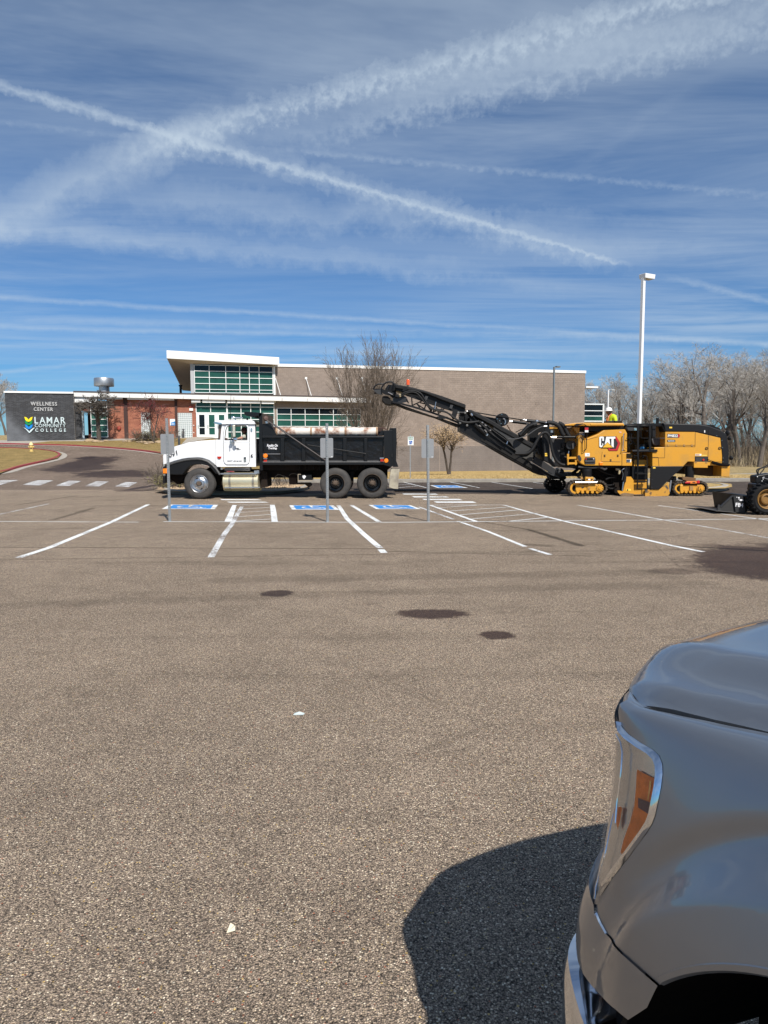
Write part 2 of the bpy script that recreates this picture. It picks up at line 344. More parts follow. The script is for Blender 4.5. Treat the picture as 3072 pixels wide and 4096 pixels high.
# asphalt with stones, patches, cracks and wet stains of their own
def asphalt(name, stones, dark=1.0, stains=(), lines=(), tint=(1, 1, 1), wetcol=(0.045, 0.036, 0.032)):
    m = bpy.data.materials.new(name); m.use_nodes = True; nt = m.node_tree; p = nt.nodes['Principled BSDF']
    L = nt.links.new
    def N(t, **k):
        n = nt.nodes.new(t)
        for a, b in k.items(): setattr(n, a, b)
        return n
    def M(op, a, b=None, c=None, clamp=False):
        n = N('ShaderNodeMath', operation=op, use_clamp=clamp)
        for i, v in enumerate((a, b, c)):
            if v is None: continue
            if isinstance(v, (int, float)): n.inputs[i].default_value = v
            else: L(v, n.inputs[i])
        return n.outputs[0]
    def MR(v, a, b, c=0.0, d=1.0):
        n = N('ShaderNodeMapRange'); L(v, n.inputs[0])
        for i, q in enumerate((a, b, c, d)): n.inputs[i + 1].default_value = q
        return n.outputs[0]
    def NZ(vec, sc, det=4, ro=.55):
        n = N('ShaderNodeTexNoise'); L(vec, n.inputs['Vector']); n.inputs['Scale'].default_value = sc; n.inputs['Detail'].default_value = det
        n.inputs['Roughness'].default_value = ro; return n.outputs['Fac']
    tcn = N('ShaderNodeTexCoord'); P = tcn.outputs['Object']
    v1 = N('ShaderNodeTexVoronoi'); L(P, v1.inputs['Vector']); v1.inputs['Scale'].default_value = stones
    v2 = N('ShaderNodeTexVoronoi'); L(P, v2.inputs['Vector']); v2.inputs['Scale'].default_value = stones * 1.9
    s1 = N('ShaderNodeSeparateXYZ'); L(v1.outputs['Color'], s1.inputs[0])
    s2 = N('ShaderNodeSeparateXYZ'); L(v2.outputs['Color'], s2.inputs[0])
    r1 = N('ShaderNodeValToRGB'); L(s1.outputs[0], r1.inputs[0]); cr = r1.color_ramp
    cols = [(0, (.035, .03, .028)), (.22, (.09, .078, .07)), (.45, (.18, .15, .128)), (.68, (.27, .22, .18)), (.86, (.38, .31, .25)), (1, (.62, .55, .47))]
    cr.elements[0].position = 0; cr.elements[0].color = (*cols[0][1], 1); cr.elements[1].position = 1; cr.elements[1].color = (*cols[-1][1], 1)
    for q, c in cols[1:-1]:
        e = cr.elements.new(q); e.color = (*c, 1)
    r2 = N('ShaderNodeValToRGB'); L(s2.outputs[1], r2.inputs[0]); cr = r2.color_ramp
    cr.elements[0].color = (.05, .042, .038, 1); cr.elements[1].color = (.36, .29, .25, 1)
    mx = N('ShaderNodeMixRGB'); L(MR(NZ(P, stones * .55, 2), .42, .58), mx.inputs[0]); L(r1.outputs[0], mx.inputs[1]); L(r2.outputs[0], mx.inputs[2])
    # now and then a coloured pebble
    v3 = N('ShaderNodeTexVoronoi'); L(P, v3.inputs['Vector']); v3.inputs['Scale'].default_value = stones * .62
    s3 = N('ShaderNodeSeparateXYZ'); L(v3.outputs['Color'], s3.inputs[0])
    r3 = N('ShaderNodeValToRGB'); L(s3.outputs[1], r3.inputs[0]); cr = r3.color_ramp; cr.interpolation = 'CONSTANT'; cr.elements[0].color = (.50, .42, .30, 1); cr.elements[1].position = .8; cr.elements[1].color = (.60, .56, .50, 1)
    for q, c in ((.25, (.30, .13, .09)), (.4, (.42, .30, .13)), (.55, (.05, .05, .06)), (.7, (.34, .28, .25))): e = cr.elements.new(q); e.color = (*c, 1)
    peb = M('MULTIPLY', MR(s3.outputs[0], .86, .87), MR(v3.outputs['Distance'], .30, .42, 1.0, 0.0))
    pm = N('ShaderNodeMixRGB'); L(peb, pm.inputs[0]); L(mx.outputs[0], pm.inputs[1]); L(r3.outputs[0], pm.inputs[2]); mx = pm
    # gaps between stones
    gap = MR(v1.outputs['Distance'], .30, .72, 1.0, .42)
    big = MR(NZ(P, .22, 5, .6), .3, .7, .84, 1.12)
    med = MR(NZ(P, 2.3, 4, .6), .3, .7, .9, 1.08)
    mp = N('ShaderNodeMapping'); L(P, mp.inputs[0]); mp.inputs['Scale'].default_value = (.11, 1.5, 1)
    st = MR(NZ(mp.outputs[0], 1.0, 5, .62), .55, .75, 1.0, .72)
    mult = M('MULTIPLY', M('MULTIPLY', big, med), M('MULTIPLY', gap, st))
    mult = M('MULTIPLY', mult, dark)
    wp = N('ShaderNodeMixRGB'); wp.inputs[0].default_value = .06; L(P, wp.inputs[1]); nc = N('ShaderNodeTexNoise'); L(P, nc.inputs['Vector']); nc.inputs['Scale'].default_value = .9; nc.inputs['Detail'].default_value = 5; L(nc.outputs['Color'], wp.inputs[2])
    vc = N('ShaderNodeTexVoronoi', feature='DISTANCE_TO_EDGE'); L(wp.outputs[0], vc.inputs['Vector']); vc.inputs['Scale'].default_value = .19
    crk = M('MULTIPLY', MR(vc.outputs['Distance'], .0012, .0035, 1.0, 0.0), MR(NZ(P, .35, 3), .5, .6))
    mult = M('MULTIPLY', mult, MR(crk, 0, 1, 1.0, .8))
    mult = M('MULTIPLY', mult, MR(NZ(P, .75, 6, .7), .52, .74, 1.0, .76))
    wob = M('SUBTRACT', NZ(P, 1.6, 4), .5); wob2 = M('SUBTRACT', NZ(P, 14, 4, .7), .5)
    def seg(a, b, w, edge):
        ba = Vector((b[0] - a[0], b[1] - a[1], 0))
        pa = N('ShaderNodeVectorMath', operation='SUBTRACT'); L(P, pa.inputs[0]); pa.inputs[1].default_value = (a[0], a[1], 0)
        flat = N('ShaderNodeVectorMath', operation='MULTIPLY'); L(pa.outputs[0], flat.inputs[0]); flat.inputs[1].default_value = (1, 1, 0)
        d = N('ShaderNodeVectorMath', operation='DOT_PRODUCT'); L(flat.outputs[0], d.inputs[0]); d.inputs[1].default_value = ba / ba.length_squared
        h = M('MINIMUM', M('MAXIMUM', d.outputs['Value'], 0), 1)
        sc = N('ShaderNodeVectorMath', operation='SCALE'); sc.inputs[0].default_value = ba; L(h, sc.inputs['Scale'])
        e = N('ShaderNodeVectorMath', operation='DISTANCE'); L(flat.outputs[0], e.inputs[0]); L(sc.outputs[0], e.inputs[1])
        dd = M('ADD', e.outputs['Value'], M('ADD', M('MULTIPLY', wob, edge), M('MULTIPLY', wob2, edge * .6)))
        return MR(dd, w * .4, w, 1.0, 0.0)
    for (a, b, w, k) in lines:
        f = seg(a, b, w, w * 1.2)
        mult = M('MULTIPLY', mult, MR(f, 0, 1, 1, k))
    ms = N('ShaderNodeMixRGB', blend_type='MULTIPLY'); ms.inputs[0].default_value = 1; L(mx.outputs[0], ms.inputs[1]); L(mult, ms.inputs[2])
    tn = N('ShaderNodeMixRGB', blend_type='MULTIPLY'); tn.inputs[0].default_value = 1; L(ms.outputs[0], tn.inputs[1]); tn.inputs[2].default_value = (*tint, 1)
    col = tn.outputs[0]; wet = None
    for (cx, cy, rx, ry, k) in stains:
        mp = N('ShaderNodeMapping'); L(P, mp.inputs[0]); mp.inputs['Location'].default_value = (-cx / rx, -cy / ry, 0); mp.inputs['Scale'].default_value = (1 / rx, 1 / ry, 0)
        ln = N('ShaderNodeVectorMath', operation='LENGTH'); L(mp.outputs[0], ln.inputs[0])
        f = MR(M('ADD', ln.outputs['Value'], M('ADD', M('MULTIPLY', wob, 1.0), M('MULTIPLY', wob2, .9))), .78, 1.06, k, 0.0)
        wet = f if wet is None else M('MAXIMUM', wet, f)
    if wet is not None:
        dk = N('ShaderNodeMixRGB', blend_type='MULTIPLY'); dk.inputs[0].default_value = 1; L(col, dk.inputs[1]); dk.inputs[2].default_value = (.22, .175, .175, 1)
        w = N('ShaderNodeMixRGB'); L(wet, w.inputs[0]); L(col, w.inputs[1]); L(dk.outputs[0], w.inputs[2]); col = w.outputs[0]
        L(MR(wet, 0, 1, .88, .5), p.inputs['Roughness'])
    else: p.inputs['Roughness'].default_value = .88
    L(col, p.inputs['Base Color']); p.inputs['Specular IOR Level'].default_value = .12
    hh = M('ADD', M('MULTIPLY', v1.outputs['Distance'], -1.0), M('MULTIPLY', s1.outputs[2], .6))
    b = N('ShaderNodeBump'); b.inputs['Strength'].default_value = .9; b.inputs['Distance'].default_value = .006
    L(hh, b.inputs['Height']); L(b.outputs[0], p.inputs['Normal'])
    return m
def ell(px, py, hw, hh, k=1.0):
    c = atZ(px, py); e = atZ(px + hw, py); a = atZ(px, py - hh); b = atZ(px, py + hh)
    return (c.x, (a.y + b.y) / 2, abs(e.x - c.x), abs(a.y - b.y) / 2, k)
def zseg(p, q, w, k):
    a = atZ(*p); b = atZ(*q); return ((a.x, a.y), (b.x, b.y), w, k)
j = zJ((0, 258), (1640, 265), (230, 140), (400, 90), (80, 75), (330, 35)); kk = zK((440, 205), (850, 305), (620, 235), (1240, 305), (1659, 328), (0, 330), (900, 350), (620, 300), (700, 305))
lot_lines = [zseg(j[0], j[1], .05, .45), zseg(j[2], j[3], .12, .55), zseg(j[4], j[5], .10, .6), zseg(kk[0], kk[2], .06, .5), zseg(kk[2], kk[1], .10, .38),
             zseg(kk[3], kk[4], .10, .45), zseg(kk[5], kk[6], .05, .6), zseg(kk[7], kk[8], .16, .6), zseg((0, 2240), (3300, 2190), .05, .7), zseg((0, 2420), (2800, 2330), .25, .82),
             zseg((900, 2320), (2600, 2290), .3, .8), zseg((2400, 1994), (2870, 2021), .05, .35)]
lot_st = [ell(1113, 2374, 70, 14, .9), ell(1745, 2455, 160, 21, .95), ell(1985, 2540, 76, 17, .95), ell(3080, 2270, 330, 62, .93), ell(2960, 2215, 190, 22, .85), ell(2700, 2285, 110, 14, .5),
          ell(3300, 2230, 500, 60, .9), ell(560, 1958, 90, 9, .8), ell(1490, 2415, 30, 5, .4)]
M_lot = asphalt('worn chip seal asphalt', 155, 1.92, lot_st, lot_lines, tint=(1.0, .95, .825))
M_new = asphalt('darker new asphalt', 80, .56, (), (), tint=(1, .95, .92))
def hell(q, k):
    p = [atH(*a) for a in zA(*q)]; return ((p[0].x + p[1].x) / 2, (p[2].y + p[3].y) / 2, abs(p[1].x - p[0].x) / 2, abs(p[2].y - p[3].y) / 2 + .05, k)
DST = [hell(((520, 1040), (990, 1020), (760, 985), (760, 1100)), .9), hell(((300, 1100), (900, 1090), (640, 1050), (640, 1120)), .85), hell(((640, 1120), (1290, 1160), (950, 1098), (950, 1165)), .85), hell(((620, 1000), (820, 1000), (720, 985), (720, 1012)), 1.0), hell(((1090, 1250), (1260, 1240), (1180, 1215), (1180, 1270)), .9)]
M_drive = asphalt('driveway asphalt', 60, 1.25, DST, (), tint=(1, .925, .84))
M_road = asphalt('street asphalt', 60, .22)
def grassmat(name, a, b, c, bump=.03):
    m = mat(name, a, .95, col2=b, vscale=1.4, lo=.35, hi=.65, spec=.1, grain=.45, gscale=18, bump=bump, bscale=9)
    return m
M_dry = grassmat('dry straw grass', (.46, .33, .14), (.34, .24, .10), None)
M_dry2 = grassmat('dormant lawn', (.30, .21, .085), (.19, .14, .055), None)
M_conc = mat('concrete', (.42, .38, .32), .85, var=.25, vscale=2.5, grain=.15, gscale=60, bump=.004, bscale=50)
M_conc_d = mat('weathered concrete', (.34, .31, .265), .85, var=.35, vscale=3, grain=.15, gscale=60, bump=.004, bscale=50)
M_redpaint = mat('faded red kerb paint', (.27, .030, .038), .6, col2=(.34, .13, .11), vscale=9, lo=.5, hi=.75)
def paint(name, col, wear):
    """road paint through whose wear the asphalt shows"""
    m = bpy.data.materials.new(name); m.use_nodes = True; nt = m.node_tree; p = nt.nodes['Principled BSDF']; L = nt.links.new
    t = nt.nodes.new('ShaderNodeTexCoord'); n = nt.nodes.new('ShaderNodeTexNoise'); L(t.outputs['Object'], n.inputs['Vector']); n.inputs['Scale'].default_value = 26; n.inputs['Detail'].default_value = 6; n.inputs['Roughness'].default_value = .75
    n2 = nt.nodes.new('ShaderNodeTexNoise'); L(t.outputs['Object'], n2.inputs['Vector']); n2.inputs['Scale'].default_value = 1.3; n2.inputs['Detail'].default_value = 3
    ad = nt.nodes.new('ShaderNodeMath'); ad.operation = 'MULTIPLY_ADD'; L(n2.outputs['Fac'], ad.inputs[0]); ad.inputs[1].default_value = .5; L(n.outputs['Fac'], ad.inputs[2])
    r = nt.nodes.new('ShaderNodeMapRange'); L(ad.outputs[0], r.inputs[0]); r.inputs[1].default_value = .95 - wear; r.inputs[2].default_value = 1.02 - wear; 
    mx = nt.nodes.new('ShaderNodeMixRGB'); L(r.outputs[0], mx.inputs[0]); mx.inputs[1].default_value = (*col, 1); mx.inputs[2].default_value = (.20, .165, .14, 1)
    L(mx.outputs[0], p.inputs['Base Color']); p.inputs['Roughness'].default_value = .75
    return m
M_white = paint('white road paint', (.76, .77, .75), .155)
M_whitew = paint('worn white road paint', (.72, .73, .72), .235)
M_blue = paint('blue road paint', (.03, .23, .60), .05)

# the great ground sheet, to the horizon; fine where the land rolls
bm = bmesh.new()
gx = [-1500, -600, -250, -120] + [i for i in range(-60, 61, 2)] + [90, 150, 300, 700, 1500]
gy = [-300, -60, 0, 20, 30] + [i for i in range(34, 100, 2)] + [110, 130, 160, 220, 400, 800, 1800]
grid = [[bm.verts.new((x, y, hgt(x, y) - .05)) for x in gx] for y in gy]
for a in range(len(gy) - 1):
    for b in range(len(gx) - 1):
        f = bm.faces.new((grid[a][b], grid[a][b + 1], grid[a + 1][b + 1], grid[a + 1][b])); f.smooth = True
me = bpy.data.meshes.new('ground'); bm.to_mesh(me); bm.free()
M_field = grassmat('dry field', (.40, .30, .15), (.24, .19, .10), None)
me.materials.append(M_field); o = bpy.data.objects.new('ground', me); scene.collection.objects.link(o); tag(o, kind='structure')

def XY(*pp): return [(p.x, p.y) for p in pp]
EDGE = 34.6         # far kerb of the lot, in front of the hall
fE = lambda px: atZ(px, 1925).x
# lot, flat
drape('parking_lot', [(-60, -40), (75, -40), (75, 29.2), (-60, 29.2)], M_lot, 0, step=0)
drape('new_asphalt', [(-9.3, 29.2), (75, 29.2), (75, 41.2), (24, 41.2), (23, 39.0), (21.5, EDGE), (-9.3, EDGE)], M_new, 0)
# the darker strip of fresh asphalt reaching this way where the machine has worked
drape('new_asphalt', [(-6.0, 27.0), (-3, 26.4), (2, 26.1), (7, 25.6), (12, 25.3), (17, 24.9), (26, 25.2), (75, 26), (75, 29.2), (-7, 29.2)], M_new, .004, step=0)
# driveway climbing to the entrance
dl = [atH(*p) for p in zA((0, 1140), (180, 1075), (380, 1035), (480, 1010), (515, 975), (470, 955), (390, 942), (250, 930), (0, 922))]
dr = [atH(*p) for p in zA((1335, 970), (1180, 945), (900, 920), (560, 900), (200, 892), (0, 886))]
lawn_in = XY(*dl)
drive = [(-60, 29.2)] + [(-60, dl[0].y - 3)] + XY(*dl) + [(-60, dl[-1].y)] + [(-60, dr[-1].y)] + XY(*reversed(dr)) + [(-9.5, 50.0), (-9.0, 42), (-9.4, 33.0), (-9.4, 29.2)]
drape('driveway', drive, M_drive, .0)
# front lawn on the left, inside its red kerb
lawn = [(-60, dl[0].y - 3)] + XY(*dl) + [(-60, dl[-1].y)]
drape('lawn', lawn, M_dry2, .10)
def kerb(name, pts, m, w=.16, h=.14, gutter=0, side=1, kind='structure'):
    mb = MB(); dense = []
    for a, b in zip(pts[:-1], pts[1:]):
        a = Vector(a); b = Vector(b); n = max(1, int((b - a).length / .8))
        for i in range(n): dense.append(a.lerp(b, i / n))
    dense.append(Vector(pts[-1]))
    for _ in range(3):
        dense = [dense[0]] + [(dense[i - 1] + dense[i] * 2 + dense[i + 1]) / 4 for i in range(1, len(dense) - 1)] + [dense[-1]]
    P = []
    for i, q in enumerate(dense):
        t = (dense[min(i + 1, len(dense) - 1)] - dense[max(i - 1, 0)]).normalized(); n = Vector((-t.y, t.x)) * side
        z = hgt(q.x, q.y); o = q + n * w; g = q - n * gutter
        P.append([(q.x, q.y, z - .1), (q.x, q.y, z + h - .02), (q.x + n.x * .02, q.y + n.y * .02, z + h), (o.x, o.y, z + h), (o.x, o.y, z - .1)])
    vs = [p for r in P for p in r]; fs = []
    for i in range(len(P) - 1):
        for k in range(4): fs.append((i * 5 + k, i * 5 + k + 1, (i + 1) * 5 + k + 1, (i + 1) * 5 + k))
    fs.append((0, 1, 2, 3, 4)); e = (len(P) - 1) * 5; fs.append((e + 4, e + 3, e + 2, e + 1, e))
    mb.add(vs, fs); o = mb.build(name, m, smooth=True, kind=kind)
    if gutter:
        vs = []
        for i, q in enumerate(dense):
            t = (dense[min(i + 1, len(dense) - 1)] - dense[max(i - 1, 0)]).normalized(); n = Vector((-t.y, t.x)) * side
            g = q - n * gutter; vs += [(q.x, q.y, hgt(q.x, q.y) + .025), (g.x, g.y, hgt(g.x, g.y) + .02)]
        mg = MB(); mg.add(vs, [(2 * i, 2 * i + 1, 2 * i + 3, 2 * i + 2) for i in range(len(dense) - 1)]); mg.build('gutter', M_conc, kind='structure')
    return o
kerb('kerb', [(-60, dl[0].y - 3)] + XY(*dl) + [(-60, dl[-1].y)], M_redpaint, gutter=.45, side=1)
kerb('kerb', [(-60, dr[-1].y)] + XY(*reversed(dr)) + [(-9.5, 50.0), (-9.0, 42), (-9.4, 36.0)], M_redpaint, gutter=.3, side=1)
# bank of grass between the driveway and the entrance, and the pavement along the wall
gap = [atH(*p) for p in zA((200, 890), (420, 868), (640, 868), (760, 868), (1050, 860), (1200, 850), (1340, 842), (1530, 845))]
bank = XY(*reversed(dr[:5])) + [(-9.5, 50.0), (-9.0, 42), (-9.4, 36)] + [(-8.0, EDGE + .4), (-6, 74.0), (-12.2, 71.8)] + XY(*reversed(gap[1:]))
drape('grass_bank', bank, M_dry2, .09)
drape('pavement', [(-60, dr[-1].y + .1), (dr[-1].x, dr[-1].y + .1), (dr[-2].x, dr[-2].y + .12)] + XY(*gap[1:]) + [(-12.0, 71.8), (-6, 73.4), (-60, 62.0)], M_conc, .06)
drape('entrance_path', XY(*[atH(*p) for p in zB((262, 895), (312, 840), (600, 833), (900, 834), (900, 905))]), M_conc, .11)
# grass along the tan hall and its concrete edge
drape('lawn', [(-8.0, EDGE + 1.3), (21.4, EDGE + 1.3), (23, 39.6), (24.0, 80.5), (-6.0, 74.0)], M_dry, .10)
drape('pavement', [(-8.0, EDGE), (21.0, EDGE), (21.4, EDGE + 1.3), (-8.0, EDGE + 1.3)], M_conc_d, .12)
kerb('kerb', [(21.2, EDGE), (-8.5, EDGE)], M_conc_d, h=.13, side=-1)
# right-hand street, its verge
drape('street', [(24, 41.6), (75, 41.6), (300, 41.6), (300, 46.0), (24, 46.0)], M_new, .01, step=0)
kerb('kerb', [(24, 41.4), (90, 41.4)], M_conc_d, h=.12, side=1)
drape('street', [(22, 47.2), (300, 47.2), (300, 57), (22, 57)], M_road, .02, step=0)
kerb('kerb', [(22, 46.6), (90, 46.6)], M_conc_d, h=.12, side=1)

# ------------------------------------------------------------------ painted markings
def mark(pts, m, dz=.004, name='painted_line'):
    q = [atZ(*p) for p in pts]; mb = MB(); mb.add([(p.x, p.y, dz) for p in q], [tuple(range(len(q)))])
    o = mb.build(name, m, kind='structure')
    for f in o.data.polygons:
        if f.normal.z < 0: f.flip()
    return o
def line(pts, w, m, dz=.004, name='painted_line'):
    w *= .72
    """a stripe w wide through ground points given in the picture"""
    q = [atZ(*p) for p in pts]; L_, R_ = [], []
    for i, p in enumerate(q):
        t = (q[min(i + 1, len(q) - 1)] - q[max(i - 1, 0)]); t.z = 0; t.normalize(); n = Vector((-t.y, t.x, 0)) * (w / 2)
        k = w * .03 * rnd.uniform(-1, 1)
        L_.append((p.x + n.x + k, p.y + n.y, dz)); R_.append((p.x - n.x + k, p.y - n.y, dz))
    mb = MB(); mb.add(L_ + R_, [(i, i + 1, len(q) + i + 1, len(q) + i) for i in range(len(q) - 1)])
    return mb.build(name, m, kind='structure')
line(zJ((80, 304), (215, 260), (480, 150), (560, 112), (640, 74)), .17, M_white, .0045)
line(zJ((-60, 136), (0, 116), (210, 71)), .10, M_whitew, .0045)
line(zJ((-200, 146), (0, 147), (300, 149), (600, 150)), .10, M_white)
line(zJ((705, 148), (1400, 150), (1659, 151)) + zK((400, 202), (1200, 195), (1659, 189), (2200, 180)), .11, M_white)
line(zW((1175, 210), (1125, 290), (1080, 380), (1035, 450), (960, 550), (900, 650), (780, 862)), .15, M_whitew, .0055)
mark(zW((950, 403), (1042, 403), (1105, 195), (1052, 190)), M_white)
mark(zW((1530, 190), (1590, 190), (1605, 240), (1632, 410), (1552, 410)), M_white)
for a in (((1100, 193), (1535, 190)), ((1092, 247), (1535, 222)), ((1075, 292), (1540, 264)), ((1062, 346), (1545, 313)), ((1045, 403), (1550, 371))):
    line(zW(*a), .09, M_white)
mark(zW((895, 118), (1375, 120), (1435, 131), (915, 130)), M_white); mark(zW((975, 150), (1470, 151), (1528, 163), (1020, 164)), M_white)
line(zJ((1462, 78), (1500, 136), (1575, 205), (1642, 262)), .16, M_white)
line(zJ((1517, 76), (1638, 149)), .16, M_white)
line(zJ((1645, 268), (1659, 283)), .16, M_white)
for a in (((258, 1063), (530, 1063), (600, 1073), (268, 1073)), ((325, 1086), (600, 1086), (628, 1097), (345, 1096)), ((410, 1110), (690, 1110), (722, 1120), (428, 1120)), ((495, 1132), (800, 1132), (832, 1143), (512, 1141)), ((592, 1153), (915, 1153), (948, 1165), (615, 1165))):
    mark(zD(*a), M_white)
line(zK((198, 130), (260, 152), (398, 201)), .15, M_white); line(zK((198, 130), (330, 130), (520, 130)), .10, M_white)
line(zK((520, 131), (660, 170), (800, 205), (1000, 250), (1240, 305), (1380, 333)), .14, M_white)
line(zK((150, 138), (225, 165), (300, 192)), .12, M_whitew); line(zK((320, 200), (450, 245), (610, 310)), .12, M_white); line(zK((630, 318), (718, 345)), .12, M_whitew)
for a in (((240, 141), (400, 131)), ((283, 156), (540, 139)), ((323, 173), (585, 151)), ((378, 190), (560, 175), (665, 165)), ((530, 201), (712, 183))):
    line(zK(*a), .09, M_white)
line(zK((838, 131), (1000, 158), (1210, 195)), .11, M_white); line(zK((1215, 196), (1400, 226), (1659, 272), (1900, 315)), .09, M_whitew)
line(zK((1185, 132), (1400, 160), (1659, 196), (1900, 230)), .09, M_white)
line(zD((300, 985), (400, 1008), (530, 1040)), .10, M_white, .008)
for a in (((200, 987), (300, 985)), ((205, 1003), (360, 999)), ((205, 1020), (410, 1012)), ((300, 1040), (455, 1026))): line(zD(*a), .10, M_white, .008)
line(zD((675, 985), (830, 1012), (972, 1041)), .10, M_white, .008); line(zD((1060, 992), (1250, 1022), (1410, 1047)), .10, M_white, .008)
line(zD((1415, 995), (1520, 1010)), .10, M_white, .008)
# crossing bars on the driveway
for a in (((-20, 1190), (60, 1177), (192, 1178), (100, 1195), (0, 1224), (-20, 1224)), ((190, 1222), (245, 1203), (320, 1184), (442, 1187), (385, 1207), (330, 1228)), ((465, 1228), (570, 1189), (675, 1191), (575, 1231)), ((705, 1232), (800, 1193), (902, 1196), (820, 1236)), ((952, 1237), (1040, 1200), (1138, 1203), (1065, 1241))):
    mark(zA(*a), M_whitew, .006, 'crossing_bar')
# access symbols painted on blue
def access_box(corners):
    c = [atZ(*p) for p in corners]     # near-left, far-left, far-right, near-right
    def uv(u, v): return ((c[0] * (1 - u) + c[3] * u) * (1 - v) + (c[1] * (1 - u) + c[2] * u) * v)
    def poly(pts, m, dz, name):
        mb = MB(); q = [uv(*p) for p in pts]; mb.add([(p.x, p.y, dz) for p in q], [tuple(range(len(q)))])
        o = mb.build(name, m, kind='structure')
    def stroke(pts, w, dz):
        mb = MB(); L_, R_ = [], []
        for i, p in enumerate(pts):
            a = pts[max(i - 1, 0)]; b = pts[min(i + 1, len(pts) - 1)]; dx, dy = b[0] - a[0], b[1] - a[1]; l = sqrt(dx * dx + dy * dy); nx, ny = -dy / l * w / 2, dx / l * w / 2
            q = uv(p[0] + nx, p[1] + ny); L_.append((q.x, q.y, dz)); q = uv(p[0] - nx, p[1] - ny); R_.append((q.x, q.y, dz))
        mb.add(L_ + R_, [(i, i + 1, len(pts) + i + 1, len(pts) + i) for i in range(len(pts) - 1)]); mb.build('access_symbol', M_white, kind='structure')
    d0 = c[0].y > 27 and .004 or 0
    poly([(0, 0), (0, 1), (1, 1), (1, 0)], M_white, .004 + d0, 'painted_box')
    poly([(.09, .09), (.09, .91), (.91, .91), (.91, .09)], M_blue, .0075 + d0, 'painted_box')
    z = .011 + d0
    arc = [(.46 + .2 * cos(t), .42 + .23 * sin(t)) for t in [radians(a) for a in range(130, 372, 16)]]
    stroke(arc, .055, z); stroke([(.47, .78), (.47, .45), (.66, .45), (.74, .2), (.82, .22)], .06, z); stroke([(.47, .62), (.63, .62)], .05, z)
    poly([(.47 + .055 * cos(t), .84 + .055 * sin(t)) for t in [radians(a) for a in range(0, 360, 30)]], M_white, z, 'access_symbol')
access_box(zW((148, 243), (250, 187), (868, 190), (828, 245)))
access_box(zJ((1262, 96), (1249, 77), (1441, 78), (1466, 97)))
access_box(zD((115, 1217), (48, 1182), (400, 1185), (487, 1217)))
access_box(zD((625, 1042), (560, 1020), (780, 1021), (875, 1041)))
# kerbed islands
def island(name, pts, m_top, m_k=None, h=.14):
    kerb('kerb', pts + [pts[0]], m_k or M_conc, h=h, side=1, w=.2)
    drape(name, [(p[0], p[1]) for p in pts], m_top, h - .02, step=0)
# ------------------------------------------------------------------ the hall: everything is laid out along its own front
be = math.atan(TB); FU = Vector((cos(be), sin(be), 0)); FN = Vector((sin(be), -cos(be), 0)); FO = Vector((0, 74.4, 0))
def F3(s, o, z): p = FO + FU * s + FN * o; return Vector((p.x, p.y, z))
def fpx(px, py, o=0.0):
    d = ray(px, py); q = CAM - (FO + FN * o); t = -q.dot(FN) / d.dot(FN); p = CAM + d * t
    return (p - FO).dot(FU), p.z
def fs(px, o=0.0): return fpx(px, 1700, o)[0]
def fz(px, py, o=0.0): return fpx(px, py, o)[1]
def fbox(mb, s0, s1, o0, o1, z0, z1, z1b=None, z0b=None):
    z1b = z1 if z1b is None else z1b; z0b = z0 if z0b is None else z0b
    return mb.hexa([F3(s0, o0, z0), F3(s1, o0, z0b), F3(s1, o1, z0b), F3(s0, o1, z0)], [F3(s0, o0, z1), F3(s1, o0, z1b), F3(s1, o1, z1b), F3(s0, o1, z1)])
def fobj(name, m, parent, *boxes, **kw):
    mb = MB()
    for b in boxes: fbox(mb, *b)
    return mb.build(name, m, parent, **kw)
M_block = mat('tan concrete block', (.30, .243, .203), .9, var=.22, vscale=.9, grain=.18, gscale=30, bump=.003, bscale=60)
M_block2 = mat('tan concrete block darker', (.27, .218, .182), .9, var=.16, vscale=.9, grain=.18, gscale=30)
M_blockg = mat('grey brown base block', (.20, .172, .155), .9, var=.2, vscale=.9, grain=.18, gscale=30)
M_mortar = mat('pale mortar', (.36, .30, .25), .95)
M_mortard = mat('grey mortar', (.17, .16, .15), .95)
M_redb = mat('red brick', (.36, .135, .082), .85, var=.22, vscale=2.2, grain=.2, gscale=25)
M_redb2 = mat('orange red brick', (.41, .16, .095), .85, var=.2, vscale=2.2, grain=.2, gscale=25)
M_redm = mat('brick mortar', (.27, .15, .11), .95)
M_dkb = mat('charcoal brick', (.040, .041, .045), .6, var=.25, vscale=3, grain=.2, gscale=25)
M_dkb2 = mat('slate brick', (.062, .064, .070), .6, var=.25, vscale=3)
